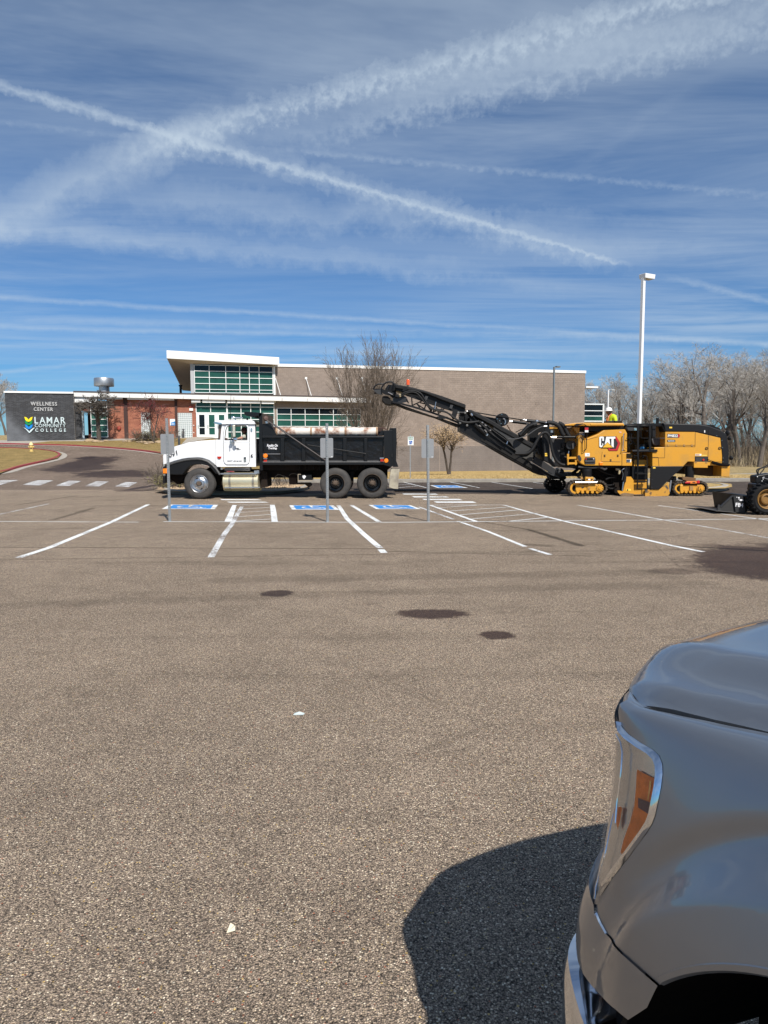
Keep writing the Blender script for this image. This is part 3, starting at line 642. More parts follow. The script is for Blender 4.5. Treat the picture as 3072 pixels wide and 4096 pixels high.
for m_ in (M_dkb, M_dkb2, M_mortard):       # the pale wash left on the wall by a lawn sprinkler
    nt = m_.node_tree; p_ = nt.nodes['Principled BSDF']; g_ = nt.nodes.new('ShaderNodeNewGeometry'); n_ = nt.nodes.new('ShaderNodeTexNoise'); n_.inputs['Scale'].default_value = 1.2; n_.inputs['Detail'].default_value = 5
    nt.links.new(g_.outputs['Position'], n_.inputs['Vector']); d_ = nt.nodes.new('ShaderNodeVectorMath'); d_.operation = 'DOT_PRODUCT'; nt.links.new(g_.outputs['Position'], d_.inputs[0]); d_.inputs[1].default_value = (FU.x, FU.y, .95)
    r_ = nt.nodes.new('ShaderNodeMapRange'); nt.links.new(d_.outputs['Value'], r_.inputs[0]); k0 = fpx(33, 1655, 1.0); q0 = FU * k0[0] + Vector((FO.x, FO.y, k0[1])) + FN * 1.0; base_ = q0.dot(Vector((FU.x, FU.y, .95)))
    r_.inputs[1].default_value = base_ + .5; r_.inputs[2].default_value = base_ - .9; a_ = nt.nodes.new('ShaderNodeMath'); a_.operation = 'MULTIPLY'; nt.links.new(r_.outputs[0], a_.inputs[0]); nt.links.new(n_.outputs['Fac'], a_.inputs[1])
    x_ = nt.nodes.new('ShaderNodeMixRGB'); nt.links.new(a_.outputs[0], x_.inputs[0]); src_ = p_.inputs['Base Color']
    if src_.links: nt.links.new(src_.links[0].from_socket, x_.inputs[1])
    else: x_.inputs[1].default_value = src_.default_value
    x_.inputs[2].default_value = (.20, .21, .225, 1); nt.links.new(x_.outputs[0], src_)
M_wht = mat('white metal panel', (.80, .80, .78), .45, var=.05, vscale=1.2)
M_whtd = mat('weathered white fascia', (.80, .79, .76), .6, var=.14, vscale=2.2)
M_soff = mat('beige soffit', (.60, .52, .42), .7, var=.08, vscale=.6)
M_brown = mat('brown metal edge', (.07, .05, .045), .6)
M_frame = mat('white window frame', (.80, .83, .81), .4)
M_dkbrown = mat('dark brown canopy shadow', (.050, .024, .020), .8)
def glass(name, col, rough=.04):
    m = mat(name, col, rough, spec=.28, coat=.0, var=.5, vscale=.5); return m
M_glass = glass('green tinted glass', (.024, .098, .075)); M_glassd = glass('dark glass', (.008, .011, .014)); M_glassg = glass('pale green glass', (.05, .14, .11))
M_steel = mat('brushed steel', (.46, .47, .48), .42, metal=.85, var=.15, vscale=5)
M_black = mat('black metal', (.009, .009, .0095), .5, spec=.35)
M_gblock = mat('glass block', (.42, .46, .45), .18, spec=.9, var=.25, vscale=3)

hall = empty('recreation_hall', F3(0, 0, -.95), 'long low hall of tan block and red brick with white canopy and green glass entrance', 'building')
S0 = fs(1098); S1 = fs(2337); ZT = 9.95; ZB = -1.25
cnt = {'block': 0}
def masonry(nm, s0, s1, z0, z1, off, bw, bh, joint, mats, mm, holes=(), singles=0, depth=.09, core=.4, seed=1, zsplit=None, mlow=None):
    """running bond: recessed mortar core and every unit proud of it"""
    r = random.Random(seed); mb = MB(); mats_b = [MB() for _ in mats]; low = MB()
    def free(a, b, c, d): return not any(a < h[1] - .02 and b > h[0] + .02 and c < h[3] - .02 and d > h[2] + .02 for h in holes)
    shared = {}
    rows = int(round((z1 - z0) / bh)); bh = (z1 - z0) / rows; n = 0
    for i in range(rows - 1, -1, -1):
        zz = z0 + i * bh; s = s0 - (bw / 2 if i % 2 else 0)
        while s < s1 - .01:
            a = max(s, s0); b = min(s + bw, s1); s += bw
            segs = [(a, b)]
            for h in holes:
                if zz + bh > h[2] + .02 and zz < h[3] - .02:
                    ns = []
                    for (p, q) in segs:
                        if q <= h[0] or p >= h[1]: ns.append((p, q))
                        else:
                            if p < h[0]: ns.append((p, h[0]))
                            if q > h[1]: ns.append((h[1], q))
                    segs = ns
            for (p, q) in segs:
                if q - p < .05: continue
                k = r.randrange(len(mats)); pr = r.uniform(0, .008)
                dst = low if (zsplit is not None and zz < zsplit) else mats_b[k]
                if dst is not low and n < singles and q - p > bw * .95:
                    key = k
                    if key not in shared:
                        t = MB(); w2 = (bw - joint); c = [FU * 0, FU * w2, FU * w2 + FN * -depth, FN * -depth]
                        t.hexa([tuple(v) for v in c], [tuple(v + Vector((0, 0, bh - joint))) for v in c])
                        o = t.build(nm, mats[k]); shared[key] = o.data; bpy.data.objects.remove(o)
                    o = bpy.data.objects.new(nm, shared[key]); scene.collection.objects.link(o); o.parent = hall
                    o.location = F3(p + joint / 2, off + pr, zz + joint / 2) - wloc(hall); n += 1
                    continue
                fbox(dst, p + joint / 2, q - joint / 2, off - depth, off + pr, zz + joint / 2, zz + bh - joint / 2)
    for k, b in enumerate(mats_b):
        if b.v: b.build(nm + '_field', mats[k], hall, kind='stuff')
    if low.v: low.build(nm + '_field', mlow, hall, kind='stuff')
    # mortar core in strips around the openings
    core_b = MB(); cuts = sorted(set([s0, s1] + [h[0] for h in holes if s0 < h[0] < s1] + [h[1] for h in holes if s0 < h[1] < s1]))
    for a, b in zip(cuts[:-1], cuts[1:]):
        hs = sorted([(h[2], h[3]) for h in holes if h[0] < (a + b) / 2 < h[1]]); z = z0
        for (c, d) in hs:
            if c > z: fbox(core_b, a, b, off - core, off - .012, z, c)
            z = max(z, d)
        if z < z1: fbox(core_b, a, b, off - core, off - .012, z, z1)
    core_b.build('wall', mm, hall)
def glazing(nm, ss, zs, off, mats, frame=M_frame, fw=.055, dark_top=0, parent=None, deep=.12):
    """frame bars between every pane; ss, zs are the grid lines"""
    parent = parent or hall
    fr = MB()
    for s in ss: fbox(fr, s - fw / 2, s + fw / 2, off - deep, off + .03, zs[0], zs[-1])
    for z in zs:
        for a, b in zip(ss[:-1], ss[1:]): fbox(fr, a + fw / 2, b - fw / 2, off - deep, off + .025, z - fw / 2, z + fw / 2)
    w = fr.build('window', frame, parent)
    for i, (a, b) in enumerate(zip(ss[:-1], ss[1:])):
        for j, (c, d) in enumerate(zip(zs[:-1], zs[1:])):
            m = mats[0] if j < len(zs) - 1 - dark_top else mats[1]
            mb = MB(); t1 = rnd.uniform(-.006, .006)
            mb.hexa([F3(a, off - .05 + t1, c), F3(b, off - .05, c), F3(b, off - .07, c), F3(a, off - .07 + t1, c)], [F3(a, off - .05 + t1, d), F3(b, off - .05, d), F3(b, off - .07, d), F3(a, off - .07 + t1, d)])
            mb.build('pane', m, w)
    return w
# tan block hall
wz = [fz(1250, 1705.5), fz(1250, 1680.5), fz(1250, 1657.5), fz(1250, 1633.5)]
wss = [fs(x) for x in (1109, 1165, 1221, 1278, 1334, 1389, 1442)]
masonry('block', S0, S1, ZB, ZT - .17, 0, .4064, .2032, .012, [M_block, M_block2], M_mortar, holes=[(wss[0], wss[-1], wz[0], wz[-1])], singles=300, zsplit=1.68, mlow=M_blockg, seed=3)
glazing('w', wss, wz, -.02, (M_glass, M_glassd), dark_top=1)
fobj('coping', M_wht, hall, (S0 - .1, S1 + .05, -.45, .08, ZT - .17, ZT + .12))
fobj('wall', M_block2, hall, (S1 - .4, S1, -22, -.4, ZB, ZT - .2))
fobj('coping', M_wht, hall, (S1 - .5, S1 + .05, -22, -.45, ZT - .17, ZT + .11))
fobj('roof', M_brown, hall, (S0, S1 - .5, -22, -.45, ZT - .5, ZT - .35))
for x in (1759, 2054): fobj('control_joint', M_mortar, hall, (fs(x) - .015, fs(x) + .015, -.01, .012, ZB, ZT - .2))
r_ = fpx(2141, 1611); r2 = fpx(2156, 1620)
fobj('vent', M_brown, hall, (r_[0], r2[0], .008, .014, r_[1] - .012, r_[1]), (r_[0], r2[0], .008, .014, r2[1], r2[1] + .012), (r_[0], r_[0] + .012, .008, .014, r2[1], r_[1]), (r2[0] - .012, r2[0], .008, .014, r2[1], r_[1]))
# red brick and glass-block entrance wing
zb = 2.62; zt = 6.3; gb1 = (fs(565), fs(601)); gb2 = (fs(712), fs(769))
ztb = fz(620, 1597); Sl = fs(430); Sr = fs(785)
gz1 = (zb, fz(580, 1651)); gz2 = (zb, fz(740, 1652))
masonry('brick', Sl, Sr, zb - .3, ztb + .4, 0, .30, .1016, .012, [M_redb, M_redb2], M_redm, holes=[(gb1[0], gb1[1], gz1[0], gz1[1]), (gb2[0], gb2[1], gz2[0], gz2[1])], singles=150, depth=.07, seed=5)
def glassblocks(s0, s1, z0, z1, nx, nz):
    fobj('mortar_grid', M_frame, hall, (s0, s1, -.12, -.02, z0, z1)); me = None
    dx = (s1 - s0) / nx; dz = (z1 - z0) / nz
    t = MB(); g = .022; c = [FU * g, FU * (dx - g), FU * (dx - g) + FN * -.04, FU * g + FN * -.04]
    t.hexa([tuple(v + Vector((0, 0, g))) for v in c], [tuple(v + Vector((0, 0, dz - g))) for v in c]); o = t.build('glass_block', M_gblock); me = o.data; bpy.data.objects.remove(o)
    for i in range(nx):
        for k in range(nz):
            o = bpy.data.objects.new('glass_block', me); scene.collection.objects.link(o); o.parent = hall; o.location = F3(s0 + i * dx, .0, z0 + k * dz) - wloc(hall)
glassblocks(gb1[0], gb1[1], gz1[0], gz1[1], 4, 12); glassblocks(gb2[0], gb2[1], gz2[0], gz2[1], 7, 12)
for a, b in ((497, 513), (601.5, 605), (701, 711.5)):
    fobj('canopy_shadow_strip', M_dkbrown, hall, (fs(a), fs(b), .01, .10, zb - .2, ztb + .3))  # dark strips built in place of the canopy's shadows on the brick
# bell, strobe and small notices
c = F3(fs(476), .06, fz(476, 1713)); mb = MB(); mb.lathe([(0, .16), (.14, .14), (.19, .06), (.2, 0)], c, FN, 16); mb.build('alarm_bell', mat('bell red', (.30, .05, .03), .5), hall, smooth=True)
for a, b, c_, d, m in ((760, 766, 1624, 1631, 'dark red lamp'), (768, 774, 1624, 1631, 'dark red lamp'), (759, 774, 1633, 1643, 'white horn')):
    fobj('alarm_horn', mat(m, (.25, .03, .02) if 'red' in m else (.8, .8, .76), .5), hall, (fs(a), fs(b), .01, .12, fz(766, d), fz(766, c_)))
fobj('alarm_horn', mat('white horn', (.8, .8, .76), .5), hall, (fs(773), fs(777), .01, .06, fz(775, 1703), fz(775, 1700)), (fs(773), fs(776), .01, .05, fz(775, 1732), fz(775, 1728)))
mb = MB(); fbox(mb, fs(680), fs(705), .01, .05, fz(690, 1702), fz(690, 1676)); sg = mb.build('notice_board', M_wht, hall)
mb = MB(); a0, a1, zz0, zz1 = fs(684), fs(705), fz(690, 1702), fz(690, 1685); mb.hexa([F3(a0, .05, zz0), F3(a1, .05, zz0), F3(a1, .053, zz0), F3(a0, .053, zz0)], [F3(a0, .05, zz1 - .12), F3(a1, .05, zz1 + .03), F3(a1, .053, zz1 + .03), F3(a0, .053, zz1 - .12)]); mb.build('blue_field', mat('sign blue', (.02, .22, .55), .4), sg)
mb = MB()
for k in range(4): fbox(mb, a0 + .05, a0 + .25 + .1 * (k % 2), .053, .056, zz1 - .19 - k * .055, zz1 - .165 - k * .055)
mb.build('print', M_wht, sg)
# entrance glazing
ex = [fs(x) for x in (786, 844, 908)]; ez = [fz(850, y) for y in (1651, 1626.5, 1606)][0:3]
glazing('e', ex, ez, 0, (M_glass, M_glass), fw=.07)
dz0 = 2.66; dtop = fz(850, 1651)
for a, b in ((790, 826), (829, 866), (869, 905)):
    a, b = fs(a), fs(b); zt_ = dtop - .06; st = .17
    d = fobj('door', M_frame, hall, (a, a + st, -.06, .0, dz0 + .02, zt_), (b - st, b, -.06, .0, dz0 + .02, zt_), (a + st, b - st, -.06, -.002, dz0 + .02, dz0 + .36), (a + st, b - st, -.06, -.002, zt_ - .14, zt_))
    fobj('pane', M_glassd if a < fs(800) else M_glass, d, (a + st, b - st, -.045, -.03, dz0 + .36, zt_ - .14))
    fobj('push_bar', M_frame, d, (a + st, b - st, -.03, .02, dz0 + 1.02, dz0 + 1.08))
    fobj('handle', M_black, d, (a + .04, a + .09, 0, .06, dz0 + .95, dz0 + 1.3))
fobj('door_frame', M_frame, hall, (fs(786), fs(789.5), -.1, .03, dz0, dtop), (fs(826.2), fs(828.8), -.1, .01, dz0, dtop), (fs(866.2), fs(868.8), -.1, .01, dz0, dtop), (fs(905.5), fs(909), -.1, .03, dz0, dtop))
ex = [fs(x) for x in (911, 965, 1004, 1043, 1097)]
ez = [fz(1000, y) for y in (1868, 1843, 1818, 1797, 1775, 1753, 1728, 1703, 1678, 1653, 1628, 1607)]
glazing('e', ex, ez, 0, (M_glass, M_glassd), fw=.07)
fobj('corner_post', M_frame, hall, (fs(1097) + .03, S0 - .002, -.1, .12, -.9, ZT - 2.4))
fobj('wall', M_redb, hall, (fs(786), fs(911), -.5, -.12, -.5, dz0))
# glazed recess beside the charcoal wall
s2 = [fs(365), fs(395), fs(430)]; z2 = [fz(400, y) for y in (1748, 1725.5, 1701, 1677, 1652, 1629, 1604)]
glazing('r', s2, z2, -.02, (M_glassg, M_glassd), dark_top=2, fw=.06)
fobj('wall', mat('recess red brown', (.10, .035, .025), .8), hall, (fs(336), fs(365) - .03, -2.2, -2.0, zb - .3, 6.3), (fs(336), fs(365), -2, .0, 5.2, 6.4))
fobj('column', mat('pale blue grey post', (.34, .42, .47), .5), hall, (fs(325.5), fs(335.5), -.3, .0, zb - .2, fz(330, 1648)))
# charcoal brick sign wall
so = 1.0; D0, D1 = fs(25, so), fs(299, so); dzt = fz(150, 1573, so)
masonry('brick', D0, D1, 2.05, dzt, so, .30, .1016, .014, [M_dkb, M_dkb2, M_dkb], M_mortard, singles=150, depth=.07, seed=9)
masonry('brick', fs(299, .4), fs(325, .4), 2.05, 6.35, .4, .30, .1016, .014, [M_dkb, M_dkb2, M_dkb], M_mortard, depth=.07, seed=10)
fobj('wall', M_dkb, hall, (D0, D0 + .4, -7, so - .4, 2.0, dzt))
fobj('coping', M_wht, hall, (D0 - .06, D1, -7, so + .1, dzt + .002, fz(150, 1567, so) + .03))
# white canopy: fascia, brown drip edge, soffit
co = .75; ca, cb = fs(301, co), fs(1482, co)
ta, tb_ = fz(301, 1568, co), fz(1480, 1591, co); ba, bb = fz(301, 1586, co), fz(1480, 1611, co)
mb = MB(); fbox(mb, ca, cb, co - .12, co, ba, ta, tb_, bb); fbox(mb, ca, ca + .12, -.5, co - .12, ba, ta); mb.build('canopy_fascia', M_whtd, hall)
fobj('drip_edge', M_brown, hall, (ca - .05, cb + .05, -.4, co + .05, ta + .002, ta + .10, tb_ + .10, tb_ + .002))
fobj('canopy_soffit', M_whtd, hall, (ca + .12, cb, .12, co - .13, ba + .02, ba + .12, bb + .12, bb + .02))
n = 0
for a, b in ((301, 392), (395, 493), (512, 598), (608, 699), (768, 804), (812, 903), (911, 1043), (1048, 1098)):
    a_, b_ = fs(a, .55), fs(b, .55); k = (a - 301) / 1180; zz = ba + (bb - ba) * k
    lo = .55 if a < 392 else .16 if a < 700 else .3
    fobj('canopy_panel', M_wht, hall, (a_, b_, .13, .55, zz - lo, zz + .015))
for x in (492, 604, 706, 806, 908, 1005, 1100, 1200, 1300, 1400):      # spitters on the fascia
    s = fs(x + 30, co); k = (x - 270) / 1180; z = ba + (bb - ba) * k + .3
    mb = MB(); mb.tube([F3(s, co, z), F3(s, co + .06, z), F3(s, co + .08, z - .03), F3(s, co + .07, z - .28)], .018, 6); mb.build('spitter', M_steel, hall)
# braces that hold the canopy
for x in (1224, 1348, 1447):
    s, z = fpx(x, 1513); k = (x - 301) / 1180; zz = ta + (tb_ - ta) * k
    b = fobj('brace_plate', M_wht, hall, (s - .11, s + .11, .0, .05, z - .11, z + .11))
    mb = MB(); mb.tube([F3(s, .06, z), F3(s + .45, co - .1, zz + .06)], .035, 6); mb.build('brace_rod', M_wht, b)
s, z = fpx(1102, 1514); mb = MB(); mb.tube([F3(s, .06, z), F3(s + .45, co - .1, tb_ + .1)], .035, 6); mb.build('brace_rod', M_wht, hall)
# raised glass hall with its sailing white roof
zo = .06
hs = [fs(x, zo) for x in (783, 842, 907.5, 963, 1001, 1040, 1094)]
hz_ = [fz(940, y, zo) for y in (1572, 1559, 1536, 1511.5, 1486.5, 1463)]
glazing('h', hs, hz_, zo, (M_glass, M_glassd), dark_top=1, fw=.06)  # top pane row coloured dark for the roof overhang's shadow
fobj('clerestory_wall', mat('grey metal panel', (.42, .43, .44), .5), hall, (fs(767, zo), fs(783, zo) - .05, -1, zo, 6.0, hz_[-1] + .1))
fobj('clerestory_wall', M_brown, hall, (fs(767, zo) + .2, fs(1097, zo), -9, zo - .5, 5.5, hz_[-1] - .4))
fobj('corner_post', M_frame, hall, (fs(1094, zo) + .06, fs(1104, zo), zo - .3, zo + .05, 6.2, hz_[-1]))
ro_ = .95
A = fpx(665, 1401, ro_); B = fpx(1117, 1429, ro_); A2 = fpx(667, 1433, ro_); B2 = fpx(1117, 1459, ro_)
C = fpx(730, 1562, -13); D = (B[0] - .5, C[1] + .3)
mb = MB(); mb.hexa([F3(A2[0], ro_, A2[1]), F3(B2[0], ro_, B2[1]), F3(B2[0], ro_ - .25, B2[1]), F3(A2[0], ro_ - .25, A2[1])], [F3(A2[0], ro_, A[1]), F3(B2[0], ro_, B[1]), F3(B2[0], ro_ - .25, B[1]), F3(A2[0], ro_ - .25, A[1])]); mb.build('roof_fascia', M_wht, hall)
gl_z = hz_[-1] + .1
sg0, sg1 = fs(740, zo), fs(1104, zo)
# soffit: from the fascia back to the glass, and the long left eave running down to the rear
mb = MB()
v = [F3(A2[0] + .01, ro_ - .26, A2[1] + .01), F3(B2[0] - .01, ro_ - .26, B2[1] + .01), F3(sg1, zo, gl_z), F3(fs(767, zo), zo, gl_z), F3(C[0], -13, C[1]), F3(fs(767, zo), -13, C[1] - .1)]
mb.add(v, [(0, 1, 2, 3), (0, 3, 5, 4)]); mb.build('roof_soffit', M_soff, hall)
mb = MB(); v2 = [F3(A2[0], ro_ - .26, A[1]), F3(B2[0], ro_ - .26, B[1]), F3(sg1 + .3, -13, C[1] + .9), F3(C[0], -13, C[1] + .5)]
w2 = [F3(A2[0], ro_ - .26, A[1] - .1), F3(B2[0], ro_ - .26, B[1] - .1), F3(sg1 + .3, -13, C[1] + .8), F3(C[0], -13, C[1] + .4)]
mb.hexa(w2, v2); mb.build('roof', M_wht, hall)
mb = MB(); mb.hexa([F3(A2[0] - .005, ro_ - .26, A2[1]), F3(A2[0] + .05, ro_ - .26, A2[1]), F3(C[0] + .05, -13, C[1]), F3(C[0], -13, C[1])], [F3(A2[0] - .005, ro_ - .26, A[1]), F3(A2[0] + .05, ro_ - .26, A[1]), F3(C[0] + .05, -13, C[1] + .5), F3(C[0], -13, C[1] + .5)]); mb.build('roof_fascia', M_wht, hall)
# roof plant
s, z = fpx(417, 1560, -6); zt2 = fz(417, 1513, -6); zm = fz(417, 1545, -6)
mb = MB(); mb.lathe([(.52, z - 1), (.52, zm + .12), (.62, zm - .02), (.96, zm), (.98, zm + .05), (.98, zt2 - .1), (.93, zt2), (.8, zt2), (.8, zm + .2)], F3(s, -6, 0), (0, 0, 1), 32); mb.build('exhaust_fan', M_steel, hall, smooth=True)
s, z = fpx(723, 1572, -3); z1_ = fz(723, 1540, -3)
mb = MB(); mb.lathe([(.12, z - .5), (.12, z1_ - .15), (.19, z1_ - .12), (.19, z1_), (.0, z1_)], F3(s, -3, 0), (0, 0, 1), 12); mb.build('vent_pipe', M_black, hall, smooth=True)
fobj('roof', M_brown, hall, (D0 + .3, S0, -14, -.1, 5.9, 6.2))
# low wing beyond the right-hand end
q0, q1 = fs(2339.5, -14), fs(2410, -14)
za_, zb_ = fz(2375, 1692, -14), fz(2375, 1619, -14)
fobj('side_wing_wall', M_block2, hall, (q0 - 1, q1 + .1, -22, -14.3, -1, zb_ - .1)); fobj('side_wing_wall', M_frame, hall, (q1 - .02, q1 + .14, -14.4, -13.9, -1, zb_ + .06), (q0 - 1, q1 + .14, -14.4, -13.9, zb_, zb_ + .14))
glazing('g', [q0 - .9, q1], [-.8, .6, za_ + .2, fz(2375, 1684, -14), fz(2375, 1664, -14), fz(2375, 1643, -14), zb_], -14, (M_glass, M_glassd), dark_top=2, fw=.1)
fobj('canopy_beam', M_wht, hall, (fs(2338, -16), fs(2386, -16), -18, -15.8, fz(2360, 1552, -16), fz(2360, 1545.5, -16)))
# raised letters
def letters(rows, o, m, parent):
    for txt, x0, x1, y0, y1, bold in rows:
        s0_, z0_ = fpx(*zP((x0, y1))[0], o); s1_, z1_ = fpx(*zP((x1, y0))[0], o)
        # glyph advance widths measured from the built-in face
        def bb(t):
            me = text_mesh(t, 1, .01, 0, bold); xs = [v.co.x for v in me.vertices]; r = (min(xs), max(xs)); bpy.data.meshes.remove(me); return r
        adv = [bb(ch)[1] - bb(ch)[0] for ch in txt]; g = (.16 if 'COLLEGE' != txt else .55); tot = sum(adv) + g * (len(txt) - 1); x = 0
        for ch, w in zip(txt, adv):
            ca_ = s0_ + (s1_ - s0_) * (x + w / 2) / tot; ww = (s1_ - s0_) * w / tot
            text_fit('letter', ch, F3(ca_, o, (z0_ + z1_) / 2), ww, abs(z1_ - z0_), FU, (0, 0, 1), m, parent, depth=.07, bold=bold); x += w + g
M_let = mat('brushed aluminium letters', (.50, .50, .49), .5, metal=.2); M_letw = mat('pale enamel letters', (.56, .66, .67), .45)
wc = empty('wall_lettering', F3(fs(170, so), so, 5.5), 'grey raised capital letters reading WELLNESS CENTER on the charcoal brick wall', 'sign')
letters([('WELLNESS', 640, 1183, 405, 478, .02), ('CENTER', 704, 1103, 520, 590, .02)], so + .02, M_let, wc)
lc = empty('college_sign', F3(fs(170, so), so, 4.0), 'raised sign reading LAMAR COMMUNITY COLLEGE with a leaf emblem in yellow, green and blue', 'sign')
letters([('LAMAR', 722, 1356, 718, 850, .012), ('COMMUNITY', 727, 1362, 862, 928, 0.0), ('COLLEGE', 737, 1368, 955, 1022, .015)], so + .02, M_letw, lc)
def leafpair(name, cx, top, bot, hw, m, dy=0):
    """two leaf blades meeting in a point below"""
    def P(x, y): s, z = fpx(*zP((x, y))[0], so); return F3(s, so + .02, z)
    h = bot - top; pts = [(cx, bot), (cx - hw * .45, bot - h * .12), (cx - hw * .78, bot - h * .38), (cx - hw, top), (cx - hw * .55, top + h * .10), (cx - hw * .15, top + h * .42), (cx, top + h * .66), (cx + hw * .15, top + h * .42), (cx + hw * .55, top + h * .10), (cx + hw, top), (cx + hw * .78, bot - h * .38), (cx + hw * .45, bot - h * .12)]
    MB().prism([P(*p) for p in pts], FN * .07).build(name, m, lc)
leafpair('blue_leaf', 603, 868, 968, 84, mat('leaf blue', (.012, .22, .62), .4))
leafpair('green_leaf', 600, 790, 888, 84, mat('leaf green', (.01, .24, .07), .4))
leafpair('yellow_leaf', 596, 712, 815, 86, mat('leaf yellow', (.86, .68, .01), .4))
def P(x, y): s, z = fpx(*zP((x, y))[0], so); return F3(s, so + .02, z)
MB().prism([P(*p) for p in ((488, 933), (530, 948), (585, 985), (612, 1020), (640, 980), (690, 945), (733, 933), (690, 975), (655, 1015), (612, 1050), (580, 1015), (540, 970))], FN * .07).build('silver_leaf', M_letw, lc)
# ------------------------------------------------------------------ vehicles: shared pieces
M_tire = mat('tyre rubber', (.030, .029, .028), .75, var=.35, vscale=6, col2=(.065, .058, .052), bump=.002, bscale=60)
M_twhite = mat('white truck paint', (.80, .81, .82), .28, coat=.4, col2=(.66, .65, .61), vscale=1.9, lo=.48, hi=.85)
M_tblack = mat('black truck paint', (.006, .006, .0065), .34, spec=.35, coat=.08, var=.3, vscale=3, bump=.05, bscale=3.4)
M_tblackp = mat('gloss black fender', (.006, .006, .0065), .36, spec=.35, coat=.1)
M_under = mat('grimy and shaded underbody', (.009, .0075, .0065), .85, spec=.2, var=.5, vscale=4, col2=(.022, .014, .010))
M_chrome = mat('bright metal', (.72, .73, .75), .16, metal=1.0)
M_alu = mat('polished aluminium', (.66, .66, .66), .28, metal=1.0, var=.15, vscale=8)
M_tank = mat('yellowed aluminium tank', (.78, .70, .48), .36, metal=.75, var=.18, vscale=3)
M_orange = mat('amber lens', (.85, .22, .01), .2, coat=.6); M_redl = mat('red lens', (.45, .02, .01), .2, coat=.6)
M_print = mat('black lettering', (.015, .015, .018), .6); M_wprint = mat('white lettering', (.8, .8, .82), .6)
M_rustw = mat('white paint with rust', (.70, .64, .56), .7, col2=(.22, .085, .04), vscale=3.4, lo=.46, hi=.66, bump=.006, bscale=9)
M_rust = mat('rusty hub', (.12, .085, .06), .8, var=.4, vscale=12)
M_int = mat('dark cab interior', (.02, .02, .022), .8)
M_cabglass = mat('cab glass', (.45, .5, .5), .03, trans=.92, spec=.8)
def smoothpts(pts, k=2):
    for _ in range(k):
        q = [pts[0]]
        for a, b in zip(pts[:-1], pts[1:]):
            q += [tuple(x * .75 + y * .25 for x, y in zip(a, b)), tuple(x * .25 + y * .75 for x, y in zip(a, b))]
        pts = q + [pts[-1]]
    return pts
def hose(parent, pts, Y, r, m=M_black, name='hose', k=2, n=6, dy=0):
    p = smoothpts(pts, k); mb = MB(); N = len(p)
    mb.tube([atY(x, y, Y + dy * i / N) for i, (x, y) in enumerate(p)], r, n); return mb.build(name, m, parent, smooth=True)
def tyre(parent, c, R, w, tread=26, face=-1):
    """outer side wall looks toward -Y when face=-1"""
    mb = MB(); f = face; ri = R * .56
    prof = [(ri, 0), (ri + .03, -.006), (R * .70, -.016), (R * .86, -.012), (R * .95, .012), (R - .008, .04), (R - .010, .07), (R - .016, .072), (R - .016, .085), (R - .010, .087), (R, w / 2 - .012), (R - .012, w / 2 - .01), (R - .012, w / 2 + .01), (R, w / 2 + .012)]
    prof += [(R - .010, w - .087), (R - .016, w - .085), (R - .016, w - .072), (R - .01, w - .07), (R - .008, w - .04), (R * .95, w - .012), (R * .86, w + .012), (ri, w)]
    mb.lathe(prof, c, (0, -f, 0), 48, closed=True)
    for i in range(tread * 2):
        a = 2 * pi * i / (tread * 2); u = Vector((cos(a), 0, sin(a))); v = Vector((-sin(a), 0, cos(a))); h = .014
        for (q0, q1) in ((.03, .07), (w - .07, w - .03)):
            b = Vector(c) + u * (R - .022)
            mb.hexa([b + v * -.016 + Vector((0, -f * q0, 0)), b + v * .016 + Vector((0, -f * q0, 0)), b + v * .016 + Vector((0, -f * q1, 0)), b + v * -.016 + Vector((0, -f * q1, 0))],
                    [b + u * (h) + v * -.016 + Vector((0, -f * q0, 0)), b + u * h + v * .016 + Vector((0, -f * q0, 0)), b + u * h + v * .016 + Vector((0, -f * q1, 0)), b + u * h + v * -.016 + Vector((0, -f * q1, 0))])
    return mb.build('tyre', M_tire, parent, smooth=True)
